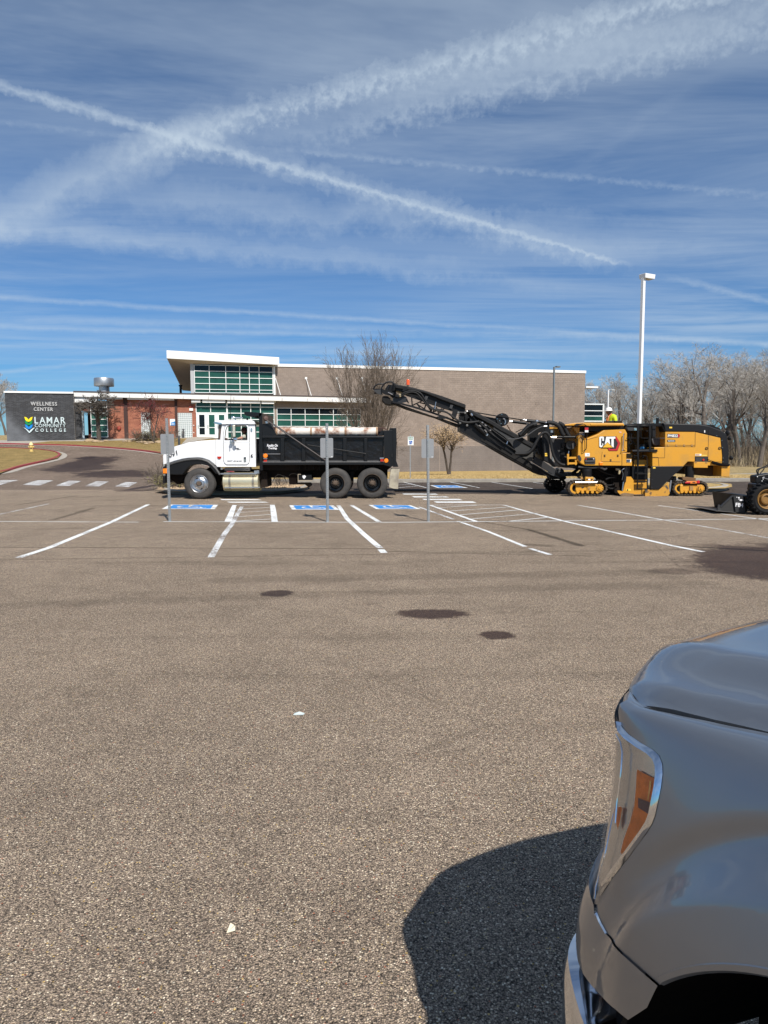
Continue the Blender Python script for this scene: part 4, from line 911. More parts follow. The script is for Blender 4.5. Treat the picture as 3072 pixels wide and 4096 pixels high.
def big_wheel(parent, c, R, w, style):
    wh = empty('wheel', (0, 0, 0)); wh.parent = parent; wh.location = Vector(c) - wloc(parent)
    tyre(wh, c, R, w); c = Vector(c); ax = (0, 1, 0); rr = R * .56
    if style == 'front':
        MB().lathe([(rr + .012, -.012), (rr + .004, -.02), (rr - .02, -.004), (rr - .035, .03), (rr - .05, .06), (.165, .02), (.155, -.02), (.10, -.03), (.095, .0), (.0, .0)], c, ax, 40).build('rim', M_alu, wh, smooth=True)
        MB().lathe([(.078, .02), (.078, -.075), (.06, -.095), (.0, -.10)], c, ax, 24).build('hub', M_rust, wh, smooth=True)
        lb = MB()
        for i in range(10):
            a = 2 * pi * i / 10; q = c + Vector((cos(a) * .128, 0, sin(a) * .128)); lb.cyl(q + Vector((0, .0, 0)), q + Vector((0, -.055, 0)), .014, n=8)
        lb.build('lug_nuts', M_chrome, wh, kind='stuff')
        hb = MB()
        for a in (radians(112), radians(292), radians(22), radians(202)):
            t = Vector((-sin(a), 0, cos(a))); u = Vector((cos(a), 0, sin(a))); q = c + u * .192 + Vector((0, .021, 0))
            if a in (radians(22), radians(202)): continue
            hb.add([q + t * .042 * cos(b) + u * .019 * sin(b) + Vector((0, -.012, 0)) for b in [2 * pi * k / 14 for k in range(14)]], [tuple(range(14))])
        hb.build('hand_hole', M_int, wh)
    else:
        MB().lathe([(rr + .014, -.010), (rr + .006, -.018), (rr - .01, .0), (rr - .022, .05), (rr - .03, .19), (.20, .20), (.17, .16), (.0, .16)], c, ax, 40).build('rim', M_tblackp if style == 'rear' else style, wh, smooth=True)
        MB().lathe([(rr + .018, -.006), (rr + .010, -.022), (rr + .002, -.006)], c, ax, 40).build('rim_edge', M_rust, wh, smooth=True)
        MB().lathe([(.085, .16), (.085, -.0), (.07, -.03), (.045, -.035), (.04, -.06), (0, -.062)], c, ax, 20).build('hub', M_rust, wh, smooth=True)
        lb = MB()
        for i in range(10):
            a = 2 * pi * i / 10; q = c + Vector((cos(a) * .105, 0, sin(a) * .105)); lb.cyl(q + Vector((0, .16, 0)), q + Vector((0, .05, 0)), .018, n=8)
        lb.build('lug_nuts', M_rust, wh, kind='stuff')
    return wh
# ------------------------------------------------------------------ dump truck
YT = 23.62; WF = atY(797, 1934, YT); base = Vector((atY(1080, 1990, YT + 1.2).x, YT + 1.2, 0))
tr = empty('dump_truck', base, 'white cab three-axle dump truck with rusty black bed, parked side on behind the blue bays', 'truck')
def T(name, pts, Y, d, m, parent=None, **kw): return plate(MB(), pts, Y, d).build(name, m, parent or tr, **kw)
RW = WF.z - 0.004; WR1 = atY(1341, 1937.5, YT); WR2 = atY(1489, 1937, YT)
big_wheel(tr, (WF.x, YT, RW), RW, .30, 'front'); w2 = big_wheel(tr, (WF.x, YT + 2.1, RW), RW, .30, 'rear')
for q in (WR1, WR2):
    big_wheel(tr, (q.x, YT, RW), RW, .28, 'rear')
    for y in (.33, 1.75, 2.08):
        wh = empty('wheel', (0, 0, 0)); wh.parent = tr; wh.location = Vector((q.x, YT + y, RW)) - wloc(tr); tyre(wh, (q.x, YT + y, RW), RW, .27)
# hood, cab
T('hood', zH((192, 775), (190, 640), (205, 600), (360, 502), (560, 443), (750, 416), (969, 404), (975, 800), (918, 752), (850, 700), (770, 672), (700, 664), (600, 668), (500, 682), (380, 712), (262, 752)), YT + .22, 2.0, M_twhite, bevel=.10, smooth=True)
fen = zH((186, 812), (262, 752), (380, 712), (500, 682), (600, 668), (700, 664), (770, 672), (850, 700), (918, 752), (975, 812), (1036, 905), (1005, 908), (962, 900), (900, 820), (850, 785), (760, 763), (660, 768), (590, 792), (530, 845), (480, 916), (380, 918), (186, 905))
T('fender', fen, YT - .02, .42, M_tblackp, bevel=.05, smooth=True); T('fender', fen, YT + 2.0, .42, M_tblackp, bevel=.05, smooth=True)
lip = zH((262, 752), (380, 712), (500, 682), (600, 668), (700, 664), (770, 672), (850, 700), (918, 752), (975, 812), (1030, 895))
mb = MB(); mb.tube([atY(x, y + 6, YT - .03) for x, y in lip], .035, 8); mb.build('fender_lip', mat('grey rubber lip', (.06, .06, .06), .5), tr, smooth=True)
mb = MB(); g0 = atY(604 + 48, 1880, YT + .3).x; mb.box(g0, g0 + .06, YT + .35, YT + 2.1, .75, 1.45); mb.build('grille', M_chrome, tr)
T('bumper', zH((188, 930), (225, 930), (228, 1042), (188, 1045)), YT - .02, 2.5, M_tblackp, bevel=.02)
T('marker_lamp', zH((188, 828), (250, 824), (252, 898), (190, 900)), YT - .045, .06, M_orange, bevel=.008)
T('chassis', zH((230, 905), (520, 905), (480, 1000), (400, 1060), (330, 1000), (230, 960)), YT + .45, 1.6, M_under)
T('chassis', zI((-160, 585), (1405, 585), (1405, 665), (-160, 665)), YT + .75, 1.0, M_under)
T('chassis', zH((960, 900), (1095, 900), (1095, 1060), (990, 1075)), YT + .6, 1.2, M_under)
cab_o = zH((972, 404), (1040, 400), (1075, 165), (1548, 165), (1562, 800), (990, 800), (975, 780))
win = zH((1103, 400), (1118, 260), (1140, 205), (1180, 190), (1405, 190), (1432, 212), (1434, 400))
mb = MB(); mb.prismh(pY(cab_o, YT + .17), [pY(win, YT + .17)], (0, .06, 0)); mb.build('cab_side', M_twhite, tr)
mb = MB(); mb.prismh(pY(cab_o, YT + 2.1), [pY(win, YT + 2.1)], (0, .06, 0)); mb.build('cab_side', M_twhite, tr)
do = zH((1085, 700), (1080, 330), (1098, 225), (1125, 185), (1165, 171), (1425, 171), (1452, 190), (1462, 225), (1469, 700), (1458, 745), (1425, 768), (1130, 768), (1098, 745))
mb = MB(); mb.prismh(pY(do, YT + .145), [pY(win, YT + .145)], (0, .03, 0)); door = mb.build('door', M_twhite, tr, bevel=.006)
mb = MB(); rim_ = [atY(x, y, YT + .148) for x, y in do]; mb.tube(rim_ + rim_[:1], .007, 4); mb.build('door_seal', M_print, door)
mb = MB(); rim_ = [atY(x, y, YT + .14) for x, y in win]; mb.tube(rim_ + rim_[:1], .013, 6); mb.build('window_seal', M_print, door, smooth=True)
T('cab_crease', zH((1080, 440), (1468, 440), (1468, 446), (1080, 446)), YT + .140, .006, mat('white crease', (.62, .64, .66), .4), door)
cb0 = atY(864, 1750, YT + .23).x; cb1 = atY(1021, 1750, YT + .23).x; zc0 = atY(900, 1866, YT + .23).z; zc1 = atY(900, 1696, YT + .23).z; zw = atY(900, 1760, YT + .23).z
mb = MB(); mb.box(cb1 - .06, cb1 - .01, YT + .23, YT + 2.1, zc0, zw + .05); mb.box(cb1 - .06, cb1 - .01, YT + .23, YT + .5, zw + .05, zc1); mb.box(cb1 - .06, cb1 - .01, YT + 1.85, YT + 2.1, zw + .05, zc1); mb.build('cab_back', M_twhite, tr)
MB().box(cb0 + .06, cb1 - .06, YT + .23, YT + 2.1, zc0, zc0 + .12).build('cab_floor', M_int, tr)
T('dashboard', zH((1000, 395), (1120, 395), (1150, 430), (1150, 780), (1000, 780)), YT + .24, 1.85, M_int)
T('seat', zH((1425, 300), (1470, 300), (1475, 620), (1350, 640), (1350, 560), (1415, 560)), YT + .42, .55, M_int, bevel=.03)
T('roof', zH((938, 150), (960, 128), (1010, 114), (1500, 112), (1535, 130), (1552, 168), (1070, 170), (1030, 176), (985, 170)), YT + .10, 2.14, M_twhite, bevel=.05, smooth=True)
T('visor', zH((935, 148), (950, 135), (1060, 150), (1062, 172), (1000, 178), (950, 165)), YT + .05, 2.24, M_chrome, bevel=.01)
v = zH((1012, 176), (1068, 168), (1040, 398), (1006, 398)); a = pY(v, YT + .17); b = pY(v, YT + 2.16)
mb = MB(); mb.hexa([a[3], a[0], b[0], b[3]], [p + Vector((.015, 0, 0)) for p in (a[3], a[0], b[0], b[3])]); mb.build('windshield', mat('smoked glass', (.02, .025, .025), .05, spec=.9), tr)
T('cab_pillar', zH((1010, 176), (1072, 168), (1046, 400), (1004, 398)), YT + .172, .012, mat('brown reflecting glass', (.10, .065, .05), .12, coat=.5), tr)
T('cab_pillar', zH((1060, 168), (1085, 165), (1052, 400), (1036, 400)), YT + .165, .05, M_twhite, tr)
# mirror, horn, aerial
mb = MB(); mb.tube([atY(x, y, YT - .06) for x, y in zH((1235, 180), (1200, 176), (1200, 300), (1212, 372), (1250, 380))], .014, 6); mb.build('mirror_arm', M_chrome, tr, smooth=True)
T('mirror', zH((1213, 182), (1250, 184), (1256, 360), (1218, 362)), YT - .14, .09, mat('cream mirror shell', (.62, .60, .50), .35, metal=.4), bevel=.02)
c = atY(600 + 1258 / 3.687, 1650 + 400 / 3.687, YT - .12); MB().lathe([(0, -.02), (.055, -.01), (.065, .02), (.04, .06), (0, .07)], c, (0, 1, 0), 16).build('mirror', M_chrome, tr, smooth=True)
mb = MB(); mb.tube([atY(x, y, YT - .05) for x, y in zH((1190, 405), (1188, 440), (1190, 475))], .016, 6); mb.build('mirror_arm', M_chrome, tr)
T('mirror_arm', zH((1170, 425), (1225, 430), (1215, 445), (1175, 440)), YT - .02, .16, M_chrome)
a = atY(600 + 672 / 2.074, 1350 + 463 / 2.074, YT + .3); b = atY(600 + 664 / 2.074, 1350 + 722 / 2.074, YT + .12); mb = MB(); mb.tube([b, (a + b) / 2, a], [.012, .009, .006], 6); mb.build('aerial', M_black, tr)
a = atY(927, 1670, YT + .8); b = atY(972, 1671, YT + .8); mb = MB(); mb.lathe([(.06, 0), (.03, .06), (.022, .1), (.02, (b - a).length)], a, b - a, 10); mb.cyl(a + Vector((.12, 0, -.12)), a + Vector((.12, 0, 0)), .02); mb.build('air_horn', M_chrome, tr, smooth=True)
a = atY(989, 1672, YT + .9); MB().cyl(a + Vector((0, 0, -.14)), a, .03).build('roof_lamp', M_black, tr)
# lettering and fittings on the cab
c = atY(*zH((1247, 717))[0], YT + .14); text_fit('lettering', 'DOT 4316163', c + Vector((0, -.002, 0)), .47, .05, (1, 0, 0), (0, 0, 1), M_print, door, bold=.012)
c = atY(*zH((338, 610))[0], YT + .2); text_fit('lettering', '091', c + Vector((0, -.01, 0)), .30, .155, (1, 0, .34), (-.2, 0, 1), M_print, tr, bold=.015)
for p in (((1258, 540), (1300, 528), (1318, 530), (1290, 538), (1345, 548), (1300, 552), (1268, 556), (1310, 548)), ((1250, 528), (1300, 522), (1310, 526), (1262, 532))): T('emblem', zH(*p), YT + .138, .004, M_print, door)
T('door_handle', zH((1381, 656), (1417, 654), (1420, 725), (1382, 727)), YT + .12, .03, M_chrome, door, bevel=.006); T('door_handle', zH((1388, 662), (1410, 662), (1412, 690), (1390, 690)), YT + .112, .012, M_print, door)
T('grab_lamp', zH((1484, 232), (1500, 226), (1510, 240), (1508, 268), (1492, 276), (1484, 262)), YT + .13, .045, M_chrome); T('grab_lamp', zH((1490, 622), (1512, 614), (1500, 640), (1518, 652), (1496, 654), (1486, 640)), YT + .13, .045, M_print)
T('cab_marker', zH((990, 648), (1053, 648), (1048, 672), (1020, 688), (996, 674)), YT + .14, .03, M_redl)
T('cab_seam', zH((968, 404), (973, 404), (978, 795), (974, 795)), YT + .212, .02, M_print)
T('hood_latch', zH((1042, 815), (1072, 812), (1072, 842), (1042, 842)), YT + .1, .06, M_chrome)
# tank and steps
a = atY(*zH((1096, 1020))[0], YT + .34); b = atY(*zH((1618, 1020))[0], YT + .34)
zt_a = atY(*zH((1096, 878))[0], YT + .34).z; zt_b = atY(*zH((1096, 1160))[0], YT + .34).z; rt = (zt_a - zt_b) / 2; cz = (zt_a + zt_b) / 2
MB().lathe([(0, 0), (rt * .93, 0), (rt, .02), (rt, b.x - a.x - .02), (rt * .93, b.x - a.x), (0, b.x - a.x)], (a.x, YT + .34, cz), (1, 0, 0), 36).build('fuel_tank', M_tank, tr, smooth=True)
for x in (1199, 1540):
    q = atY(*zH((x, 900))[0], YT + .34).x; MB().lathe([(rt + .008, -.035), (rt + .008, .035)], (q, YT + .34, cz), (1, 0, 0), 36).build('tank_strap', mat('strap steel', (.34, .31, .25), .4, metal=.8), tr, smooth=True)
T('step', zH((1036, 895), (1578, 893), (1576, 912), (1040, 914)), YT - .02, .24, M_alu, bevel=.004)
st = MB(); x0 = zH((1095, 0))[0][0]; x1 = zH((1560, 0))[0][0]; k = 0
while x0 < x1:
    st.tube([atY(x0, 1650 + 918 / 3.687, YT - .01), atY(x0 + 1.8, 1650 + 930 / 3.687, YT - .01), atY(x0 + 3.6, 1650 + 918 / 3.687, YT - .01)], .006, 4); x0 += 3.6
st.build('step_grating', M_tank, tr)
T('step', zH((1095, 1100), (1620, 1096), (1620, 1112), (1096, 1118)), YT - .04, .24, M_alu, bevel=.004)
T('tank_bracket', zH((1098, 1118), (1618, 1112), (1618, 1152), (1100, 1155)), YT + .12, .4, mat('tan tank belly', (.30, .25, .13), .6, metal=.3))
T('air_tank', zH((1092, 812), (1480, 808), (1478, 862), (1095, 864)), YT + .2, .3, mat('dark tank', (.03, .03, .032), .35), bevel=.03, smooth=True)
T('step_box', zH((1535, 858), (1605, 850), (1612, 900), (1540, 905)), YT + .1, .3, M_alu)
# bed
YB = YT - .03
T('bed_side', zI((128, 246), (1366, 246), (1366, 508), (128, 508)), YB + .10, .06, M_tblack)
T('bed_side', zI((128, 246), (1366, 246), (1366, 508), (128, 508)), YB + 2.38, .06, M_tblack)
mb = MB(); q = pY(zI((128, 246), (128, 500), (1400, 500)), YB + .16); mb.box(q[0].x, q[2].x, YB + .16, YB + 2.38, q[1].z, q[1].z + .06); mb.build('bed_floor', M_under, tr)
T('top_rail', zI((125, 238), (1368, 241), (1368, 263), (125, 261)), YB + .0, .20, M_tblackp, bevel=.012); T('top_rail', zI((125, 238), (1368, 241), (1368, 263), (125, 261)), YB + 2.34, .16, M_tblackp)
T('bottom_rail', zI((128, 508), (1368, 506), (1368, 534), (128, 536)), YB - .02, .22, M_tblackp, bevel=.012)
mb = MB(); e0, e1 = atY(*zI((130, 507))[0], YB - .02), atY(*zI((1366, 505))[0], YB - .02); mb.box(e0.x, e1.x, YB - .018, YB + .1, e0.z, e0.z + .012); mb.build('worn_edge', mat('scuffed steel edge', (.36, .35, .34), .5, metal=.5, var=.4, vscale=9), tr)
for a, b in ((312, 350), (528, 566), (728, 768), (949, 987), (1165, 1198)):
    T('rib', zI((a, 262), (b, 262), (b, 504), (a, 504)), YB + .01, .10, M_tblackp, bevel=.01)
prev = 132
for a, b in ((132, 312), (350, 528), (566, 728), (768, 949), (987, 1165), (1198, 1366)):       # sloped dirt ledges between the ribs
    q = pY(zI((a, 486), (b, 486), (b, 505), (a, 505)), YB + .1); mb = MB(); mb.add([q[0], q[1], q[2] + Vector((0, -.085, 0)), q[3] + Vector((0, -.085, 0))], [(0, 1, 2, 3)]); mb.build('ledge', mat('dusty black steel', (.05, .05, .052), .45, var=.4, vscale=7), tr)
T('side_bar', zI((132, 421), (348, 421), (348, 425), (132, 425)), YB + .07, .03, mat('grey steel bar', (.30, .30, .31), .5))
T('head_board', zI((92, 12), (125, 5), (125, 300), (110, 590), (98, 590), (92, 300)), YB + .05, 2.35, M_tblackp)
T('cab_shield', zB((778, 613), (925, 624), (932, 640), (905, 672), (893, 650), (868, 664), (800, 650), (782, 640)), YB + .05, 2.35, M_tblackp, bevel=.02)
T('gusset', zI((125, 118), (208, 108), (276, 236), (128, 240)), YB + .05, .08, M_tblackp); T('gusset', zI((125, 118), (208, 108), (276, 236), (128, 240)), YB + 2.3, .08, M_tblackp)
T('head_post', zI((92, 300), (128, 300), (130, 590), (105, 590)), YB - .0, .15, M_tblackp)
mb = MB(); mb.tube([atY(x, y, YB - .02) for x, y in zI((95, 310), (92, 340), (92, 400), (98, 415))], .012, 6); mb.build('grab_handle', M_black, tr)
# roller of white steel pipe along the bed
rl = MB(); segs = ((282, 622), (632, 970), (984, 1292))
for a, b in segs:
    p0 = atY(*zI((a, 196))[0], YB + .55); p1 = atY(*zI((b, 196))[0], YB + .55); L = (p1 - p0).length; r = .148
    prof = [(r * .9, 0), (r * 1.02, .02), (r, .06)] + [(r * (1 + .035 * sin(k * 1.9 + a)), .06 + (L - .12) * k / 10) for k in range(1, 10)] + [(r, L - .06), (r * 1.02, L - .02), (r * .9, L)]
    MB().lathe(prof, p0, p1 - p0, 28).build('pipe_roll', M_rustw, tr, smooth=True)
for x in (277, 627, 977, 1296):
    p0 = atY(*zI((x, 196))[0], YB + .55); MB().lathe([(0, -.035), (.158, -.03), (.162, 0), (.158, .03), (0, .035)], p0, (1, 0, 0), 28).build('pipe_collar', mat('rusty cream collar', (.5, .36, .22), .7, col2=(.2, .09, .05), vscale=6), tr, smooth=True)
T('cross_bar', zI((228, 146), (1360, 152), (1400, 168), (1395, 178), (1350, 160), (235, 156)), YB + 1.4, .08, mat('rust brown bar', (.09, .045, .035), .8))
T('liner', zI((240, 156), (1350, 160), (1350, 240), (240, 240)), YB + 1.6, .05, mat('dark rusted liner', (.045, .025, .02), .85))
# tarp arm
def rod(name, p, Y, r, m, parent=tr, Y2=None):
    a = atY(*p[0], Y); b = atY(*p[1], Y2 or Y); mb = MB(); mb.tube([a, b], r, 8); return mb.build(name, m, parent, smooth=True)
rod('tarp_arm', zI((172, 80), (775, 490)), YB - .06, .022, mat('worn dark rod', (.05, .04, .038), .5))
rod('tarp_arm', zI((240, 120), (410, 232)), YB - .03, .020, M_black); rod('tarp_arm', zI((590, 330), (1185, 420)), YB - .04, .012, M_black)
c = atY(*zI((160, 62))[0], YB - .02); MB().lathe([(0, -.05), (.07, -.04), (.09, 0), (.07, .06), (0, .08)], c, (.5, -1, .3), 12).build('arm_motor', mat('rusty motor', (.09, .05, .04), .7), tr, smooth=True)
T('arm_bracket', zI((150, 70), (178, 66), (182, 110), (160, 112)), YB - .02, .1, M_alu)
# tail
T('tail_post', zI((1366, 186), (1400, 182), (1455, 180), (1460, 545), (1440, 556), (1368, 536)), YB - .03, .16, M_tblackp, bevel=.01)
T('tailgate', zI((1455, 158), (1494, 156), (1497, 300), (1492, 490), (1516, 555), (1460, 556)), YB + .02, 2.4, M_tblackp, bevel=.01)
T('tail_cap', zI((1310, 232), (1340, 186), (1425, 182), (1425, 160), (1460, 158), (1460, 236)), YB + .15, .5, M_tblackp)
T('tail_post', zI((1366, 186), (1400, 182), (1455, 180), (1460, 545), (1440, 556), (1368, 536)), YB + 2.3, .16, M_tblackp)
T('tail_hinge', zI((1440, 425), (1456, 420), (1458, 458), (1442, 456)), YB - .06, .04, M_black)
ch = MB(); pts = [atY(x, y, YB - .02) for x, y in zI((1498, 300), (1500, 340), (1503, 385), (1502, 430), (1498, 478))]
for a, b in zip(pts[:-1], pts[1:]):
    for i in range(5): q = a.lerp(b, i / 5); ch.lathe([(.012, 0), (.02, .006), (.012, .012)], q, (1, (i % 2), 0), 6)
ch.build('chain', M_rust, tr)
T('mud_flap', zI((1440, 572), (1528, 575), (1518, 660), (1512, 781), (1470, 778), (1420, 764), (1425, 660)), YB + .06, .03, mat('mud flap canvas', (.47, .43, .32), .85, col2=(.20, .17, .14), vscale=2.5), bevel=.004)
T('mud_flap', zI((1440, 572), (1528, 575), (1518, 660), (1512, 781), (1470, 778), (1420, 764), (1425, 660)), YB + 1.75, .55, M_under)
T('tail_lamp', zI((1325, 460), (1365, 460), (1365, 472), (1325, 472)), YB - .05, .06, M_alu); T('tail_lamp', zI((1332, 474), (1347, 474), (1347, 500), (1332, 500)), YB - .05, .05, M_redl); T('tail_lamp', zI((1350, 474), (1363, 474), (1363, 500), (1350, 500)), YB - .05, .05, M_redl)
for x, y, r, m in ((1390, 492, .075, M_orange), (157, 443, .078, M_orange)):
    c = atY(*zI((x, y))[0], YB - .03); MB().lathe([(0, -.035), (r * .8, -.03), (r, -.01), (r, .02)], c, (0, 1, 0), 20).build('round_marker', m, tr, smooth=True)
T('side_marker', zI((140, 478), (172, 478), (172, 502), (140, 502)), YB + .02, .05, M_redl); T('side_marker', zI((136, 463), (176, 463), (176, 475), (136, 475)), YB + .02, .05, M_alu)
c = atY(*zI((228, 336))[0], YB + .10)
text_fit('lettering', 'Rockin On', c + Vector((0, -.003, 0)), .36, .09, (1, 0, 0), (0, 0, 1), M_wprint, tr, bold=.03, shear=.25); text_fit('lettering', 'Trucking.', c + Vector((.01, -.003, -.10)), .29, .085, (1, 0, 0), (0, 0, 1), M_wprint, tr, bold=.03, shear=.25)
# underneath
T('crossmember', zI((120, 536), (1370, 534), (1440, 560), (1400, 590), (120, 590)), YB + .35, 1.7, M_under)
for x in (500, 560, 640, 700, 790, 880, 1010, 1090, 1160, 1250): T('crossmember', zI((x, 536), (x + 12, 536), (x + 10, 588), (x + 2, 588)), YB + .2, .15, M_under)
T('battery_box', zI((492, 640), (628, 636), (634, 690), (496, 690)), YT + .25, .5, M_tblackp); T('battery_frame', zI((488, 628), (520, 628), (520, 634), (494, 634), (494, 692), (636, 692), (636, 698), (488, 698)), YT + .22, .04, mat('cream dirty frame', (.34, .28, .2), .7))
T('battery_label', zI((535, 645), (560, 640), (572, 655), (553, 680), (538, 665)), YT + .24, .008, M_wprint)
T('suspension', zI((390, 600), (480, 600), (470, 720), (610, 720), (622, 745), (600, 765), (560, 735), (400, 735)), YT + .8, .5, mat('rusty axle', (.05, .03, .02), .8))
T('suspension', zI((1015, 600), (1075, 600), (1060, 640), (1050, 720), (1030, 720), (1025, 640)), YT + .45, .3, M_under)
T('side_box', zI((100, 590), (170, 600), (176, 760), (110, 768)), YT + .4, 1.0, M_under)
for p in (((232, 715), (250, 660), (290, 628), (350, 650), (400, 668)), ((280, 630), (330, 640), (360, 680), (376, 720)), ((400, 640), (430, 622), (470, 625), (490, 640))): hose(tr, zI(*p), YT + .5, .014, mat('dusty hose', (.10, .08, .06), .7))
mb = MB(); mb.cyl((WF.x, YT + .2, RW), (WF.x, YT + 2.1, RW), .07); mb.build('axle', M_under, tr)
for q in (WR1, WR2): mb = MB(); mb.cyl((q.x, YT + .2, RW), (q.x, YT + 2.2, RW), .10); mb.cyl((q.x, YT + 1.0, RW), (q.x, YT + 1.5, RW), .2); mb.build('axle', M_under, tr)

# ------------------------------------------------------------------ people
def person_mesh(name, joints, edges, m, parent, lvl=2):
    """joints: (x, y, z, radius); one continuous skin"""
    me = bpy.data.meshes.new(name); me.from_pydata([j[:3] for j in joints], edges, []); o = bpy.data.objects.new(name, me); scene.collection.objects.link(o)
    o.modifiers.new('skin', 'SKIN'); sk = me.skin_vertices[0].data if me.skin_vertices else None
    if sk is None:
        bm = bmesh.new(); bm.from_mesh(me); lay = bm.verts.layers.skin.verify(); bm.to_mesh(me); bm.free(); sk = me.skin_vertices[0].data
    for i, j in enumerate(joints): sk[i].radius = (j[3], j[3] * (j[4] if len(j) > 4 else 1))
    sk[0].use_root = True
    s = o.modifiers.new('sub', 'SUBSURF'); s.levels = lvl; s.render_levels = lvl
    bpy.context.view_layer.update(); dg = bpy.context.evaluated_depsgraph_get(); me2 = bpy.data.meshes.new_from_object(o.evaluated_get(dg))
    bpy.data.objects.remove(o)
    off = wloc(parent)
    for v_ in me2.vertices: v_.co -= off
    me2.materials.clear(); return fin(me2, name, m, parent, smooth=True)
def head(parent, c, r, face, skin, hat=None):
    """ellipsoid skull with jaw, nose, ears and eyes; face = looking direction"""
    c = Vector(c); f = Vector(face).normalized(); s = Vector((0, 0, 1)).cross(f).normalized(); bm = bmesh.new()
    bmesh.ops.create_icosphere(bm, subdivisions=3, radius=1)
    for v_ in bm.verts:
        x, y, z = v_.co; jaw = 1 - .22 * max(0, -z); nose = .16 * math.exp(-((z + .12) ** 2) / .03 - (y * y) / .02) if x > 0 else 0
        brow = .04 * math.exp(-((z - .12) ** 2) / .01) * (1 if x > .5 else 0); eye = -.05 * math.exp(-((z - .0) ** 2 + (abs(y) - .33) ** 2) / .02) if x > 0 else 0
        ear = .12 * math.exp(-((x + .05) ** 2 + z * z) / .02)
        v_.co = c + f * (x * (1 + nose + brow + eye) * r * 1.0 * jaw) + s * (y * (.78 + ear) * r * jaw) + Vector((0, 0, z * r * 1.18)) - wloc(parent)
    me = bpy.data.meshes.new('head'); bm.to_mesh(me); bm.free(); fin(me, 'head', skin, parent, smooth=True)
M_skin = mat('weathered skin', (.42, .22, .15), .6)
def hand(parent, wrist, direction, down, m, size=.095):
    """palm with four fingers and a thumb, slightly curled"""
    w = Vector(wrist); d = Vector(direction).normalized(); n = Vector(down).normalized(); s = d.cross(n).normalized()
    J = [(*w, .024, 1), (*(w + d * size * .5), .030, .6), (*(w + d * size * .9), .032, .5)]; E = [(0, 1), (1, 2)]
    for k, L in zip((-1.5, -.5, .5, 1.5), (.75, .9, .95, .8)):
        b = w + d * size * .95 + s * k * .016; i = len(J)
        J += [(*b, .009), (*(b + d * .03 * L + n * .006), .0085), (*(b + d * .05 * L + n * .024), .0075)]; E += [(2, i), (i, i + 1), (i + 1, i + 2)]
    b = w + d * size * .35 + s * .03; i = len(J); J += [(*b, .011), (*(b + d * .03 + s * .015), .010), (*(b + d * .055 + s * .016 + n * .01), .008)]; E += [(1, i), (i, i + 1), (i + 1, i + 2)]
    person_mesh('hand', J, E, m, parent, 1)
# driver
hd = atY(*zH((1392, 275))[0], YT + .62)
dr_ = empty('person', (hd.x, hd.y, hd.z - .8), 'driver in dark cap and grey T-shirt, bare arm on the dump truck window sill', 'person')
head(dr_, hd, .10, (-1, -.1, 0), mat('shaded skin', (.26, .13, .09), .6))
MB().lathe([(.105, -.02), (.108, .02), (.09, .07), (.05, .10), (0, .11)], hd + Vector((0, 0, .03)), (0, 0, 1), 20).build('cap', mat('maroon cap', (.05, .012, .012), .8), dr_, smooth=True)
mb = MB(); mb.prism([hd + Vector((-.07, -.08, .03)), hd + Vector((-.17, -.06, .02)), hd + Vector((-.19, 0, .02)), hd + Vector((-.17, .06, .02)), hd + Vector((-.07, .08, .03))], (0, 0, .012)); mb.build('cap_brim', mat('maroon cap', (.05, .012, .012), .8), dr_)
sh = atY(*zH((1400, 345))[0], YT + .40)
hip = Vector((hd.x + .04, YT + .62, sh.z - .52))
person_mesh('torso', [(*hip, .17), (*(hip + Vector((0, 0, .2))), .16), (hd.x + .01, YT + .62, sh.z - .08, .17), (hd.x, hd.y, hd.z - .10, .06), (*(sh + Vector((0, 0, -.02))), .085), (*atY(*zH((1360, 360))[0], YT + .26), .072), (hd.x, YT + .86, sh.z - .03, .08), (hd.x - .1, YT + .95, sh.z - .25, .06)],
            [(0, 1), (1, 2), (2, 3), (2, 4), (4, 5), (2, 6), (6, 7)], mat('grey T-shirt', (.40, .39, .33), .9), dr_)
e1_ = atY(*zH((1372, 366))[0], YT + .20); w1_ = atY(*zH((1305, 384))[0], YT + .15); h1_ = atY(*zH((1285, 388))[0], YT + .14)
person_mesh('forearm', [(*e1_, .052), (*e1_.lerp(w1_, .5), .046), (*w1_, .030), (*h1_, .03)], [(0, 1), (1, 2), (2, 3)], M_skin, dr_)
hand(dr_, h1_, (-1, .1, -.1), (0, 0, -1), M_skin)
MB().lathe([(.20, -.012), (.212, 0), (.20, .012)], (cb0 + .42, YT + .62, zw + .02), (-.6, 0, .8), 24, closed=True).build('steering_wheel', M_black, tr, smooth=True)
mb = MB(); mb.cyl((cb0 + .42, YT + .62, zw + .02), (cb0 + .2, YT + .62, zw - .25), .025); mb.build('steering_column', M_black, tr)
# ------------------------------------------------------------------ cold milling machine
M_yel = mat('machine yellow', (.60, .285, .022), .45, coat=.2, col2=(.44, .235, .045), lo=.5, hi=.8, vscale=2.2, grain=.05, gscale=400)
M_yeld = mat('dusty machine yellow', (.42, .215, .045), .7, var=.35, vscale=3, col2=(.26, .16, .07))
M_mblk = mat('machine black', (.006, .006, .0065), .45, spec=.3, var=.3, vscale=3)
M_mblk2 = mat('satin black cover', (.008, .008, .009), .5, spec=.3)
M_belt = mat('rubber belt', (.016, .015, .014), .8, spec=.3, var=.4, vscale=5)
M_canvas = mat('black canvas cover', (.012, .012, .0125), .6, spec=.3, var=.35, vscale=3.5, bump=.02, bscale=4)
M_greyc = mat('charcoal grey panel', (.035, .036, .038), .55, var=.2, vscale=3)
M_lab = mat('white decal', (.75, .75, .73), .5); M_red = mat('red trim', (.45, .015, .02), .45); M_ylab = mat('yellow decal', (.8, .52, .06), .5)
YM = 24.45
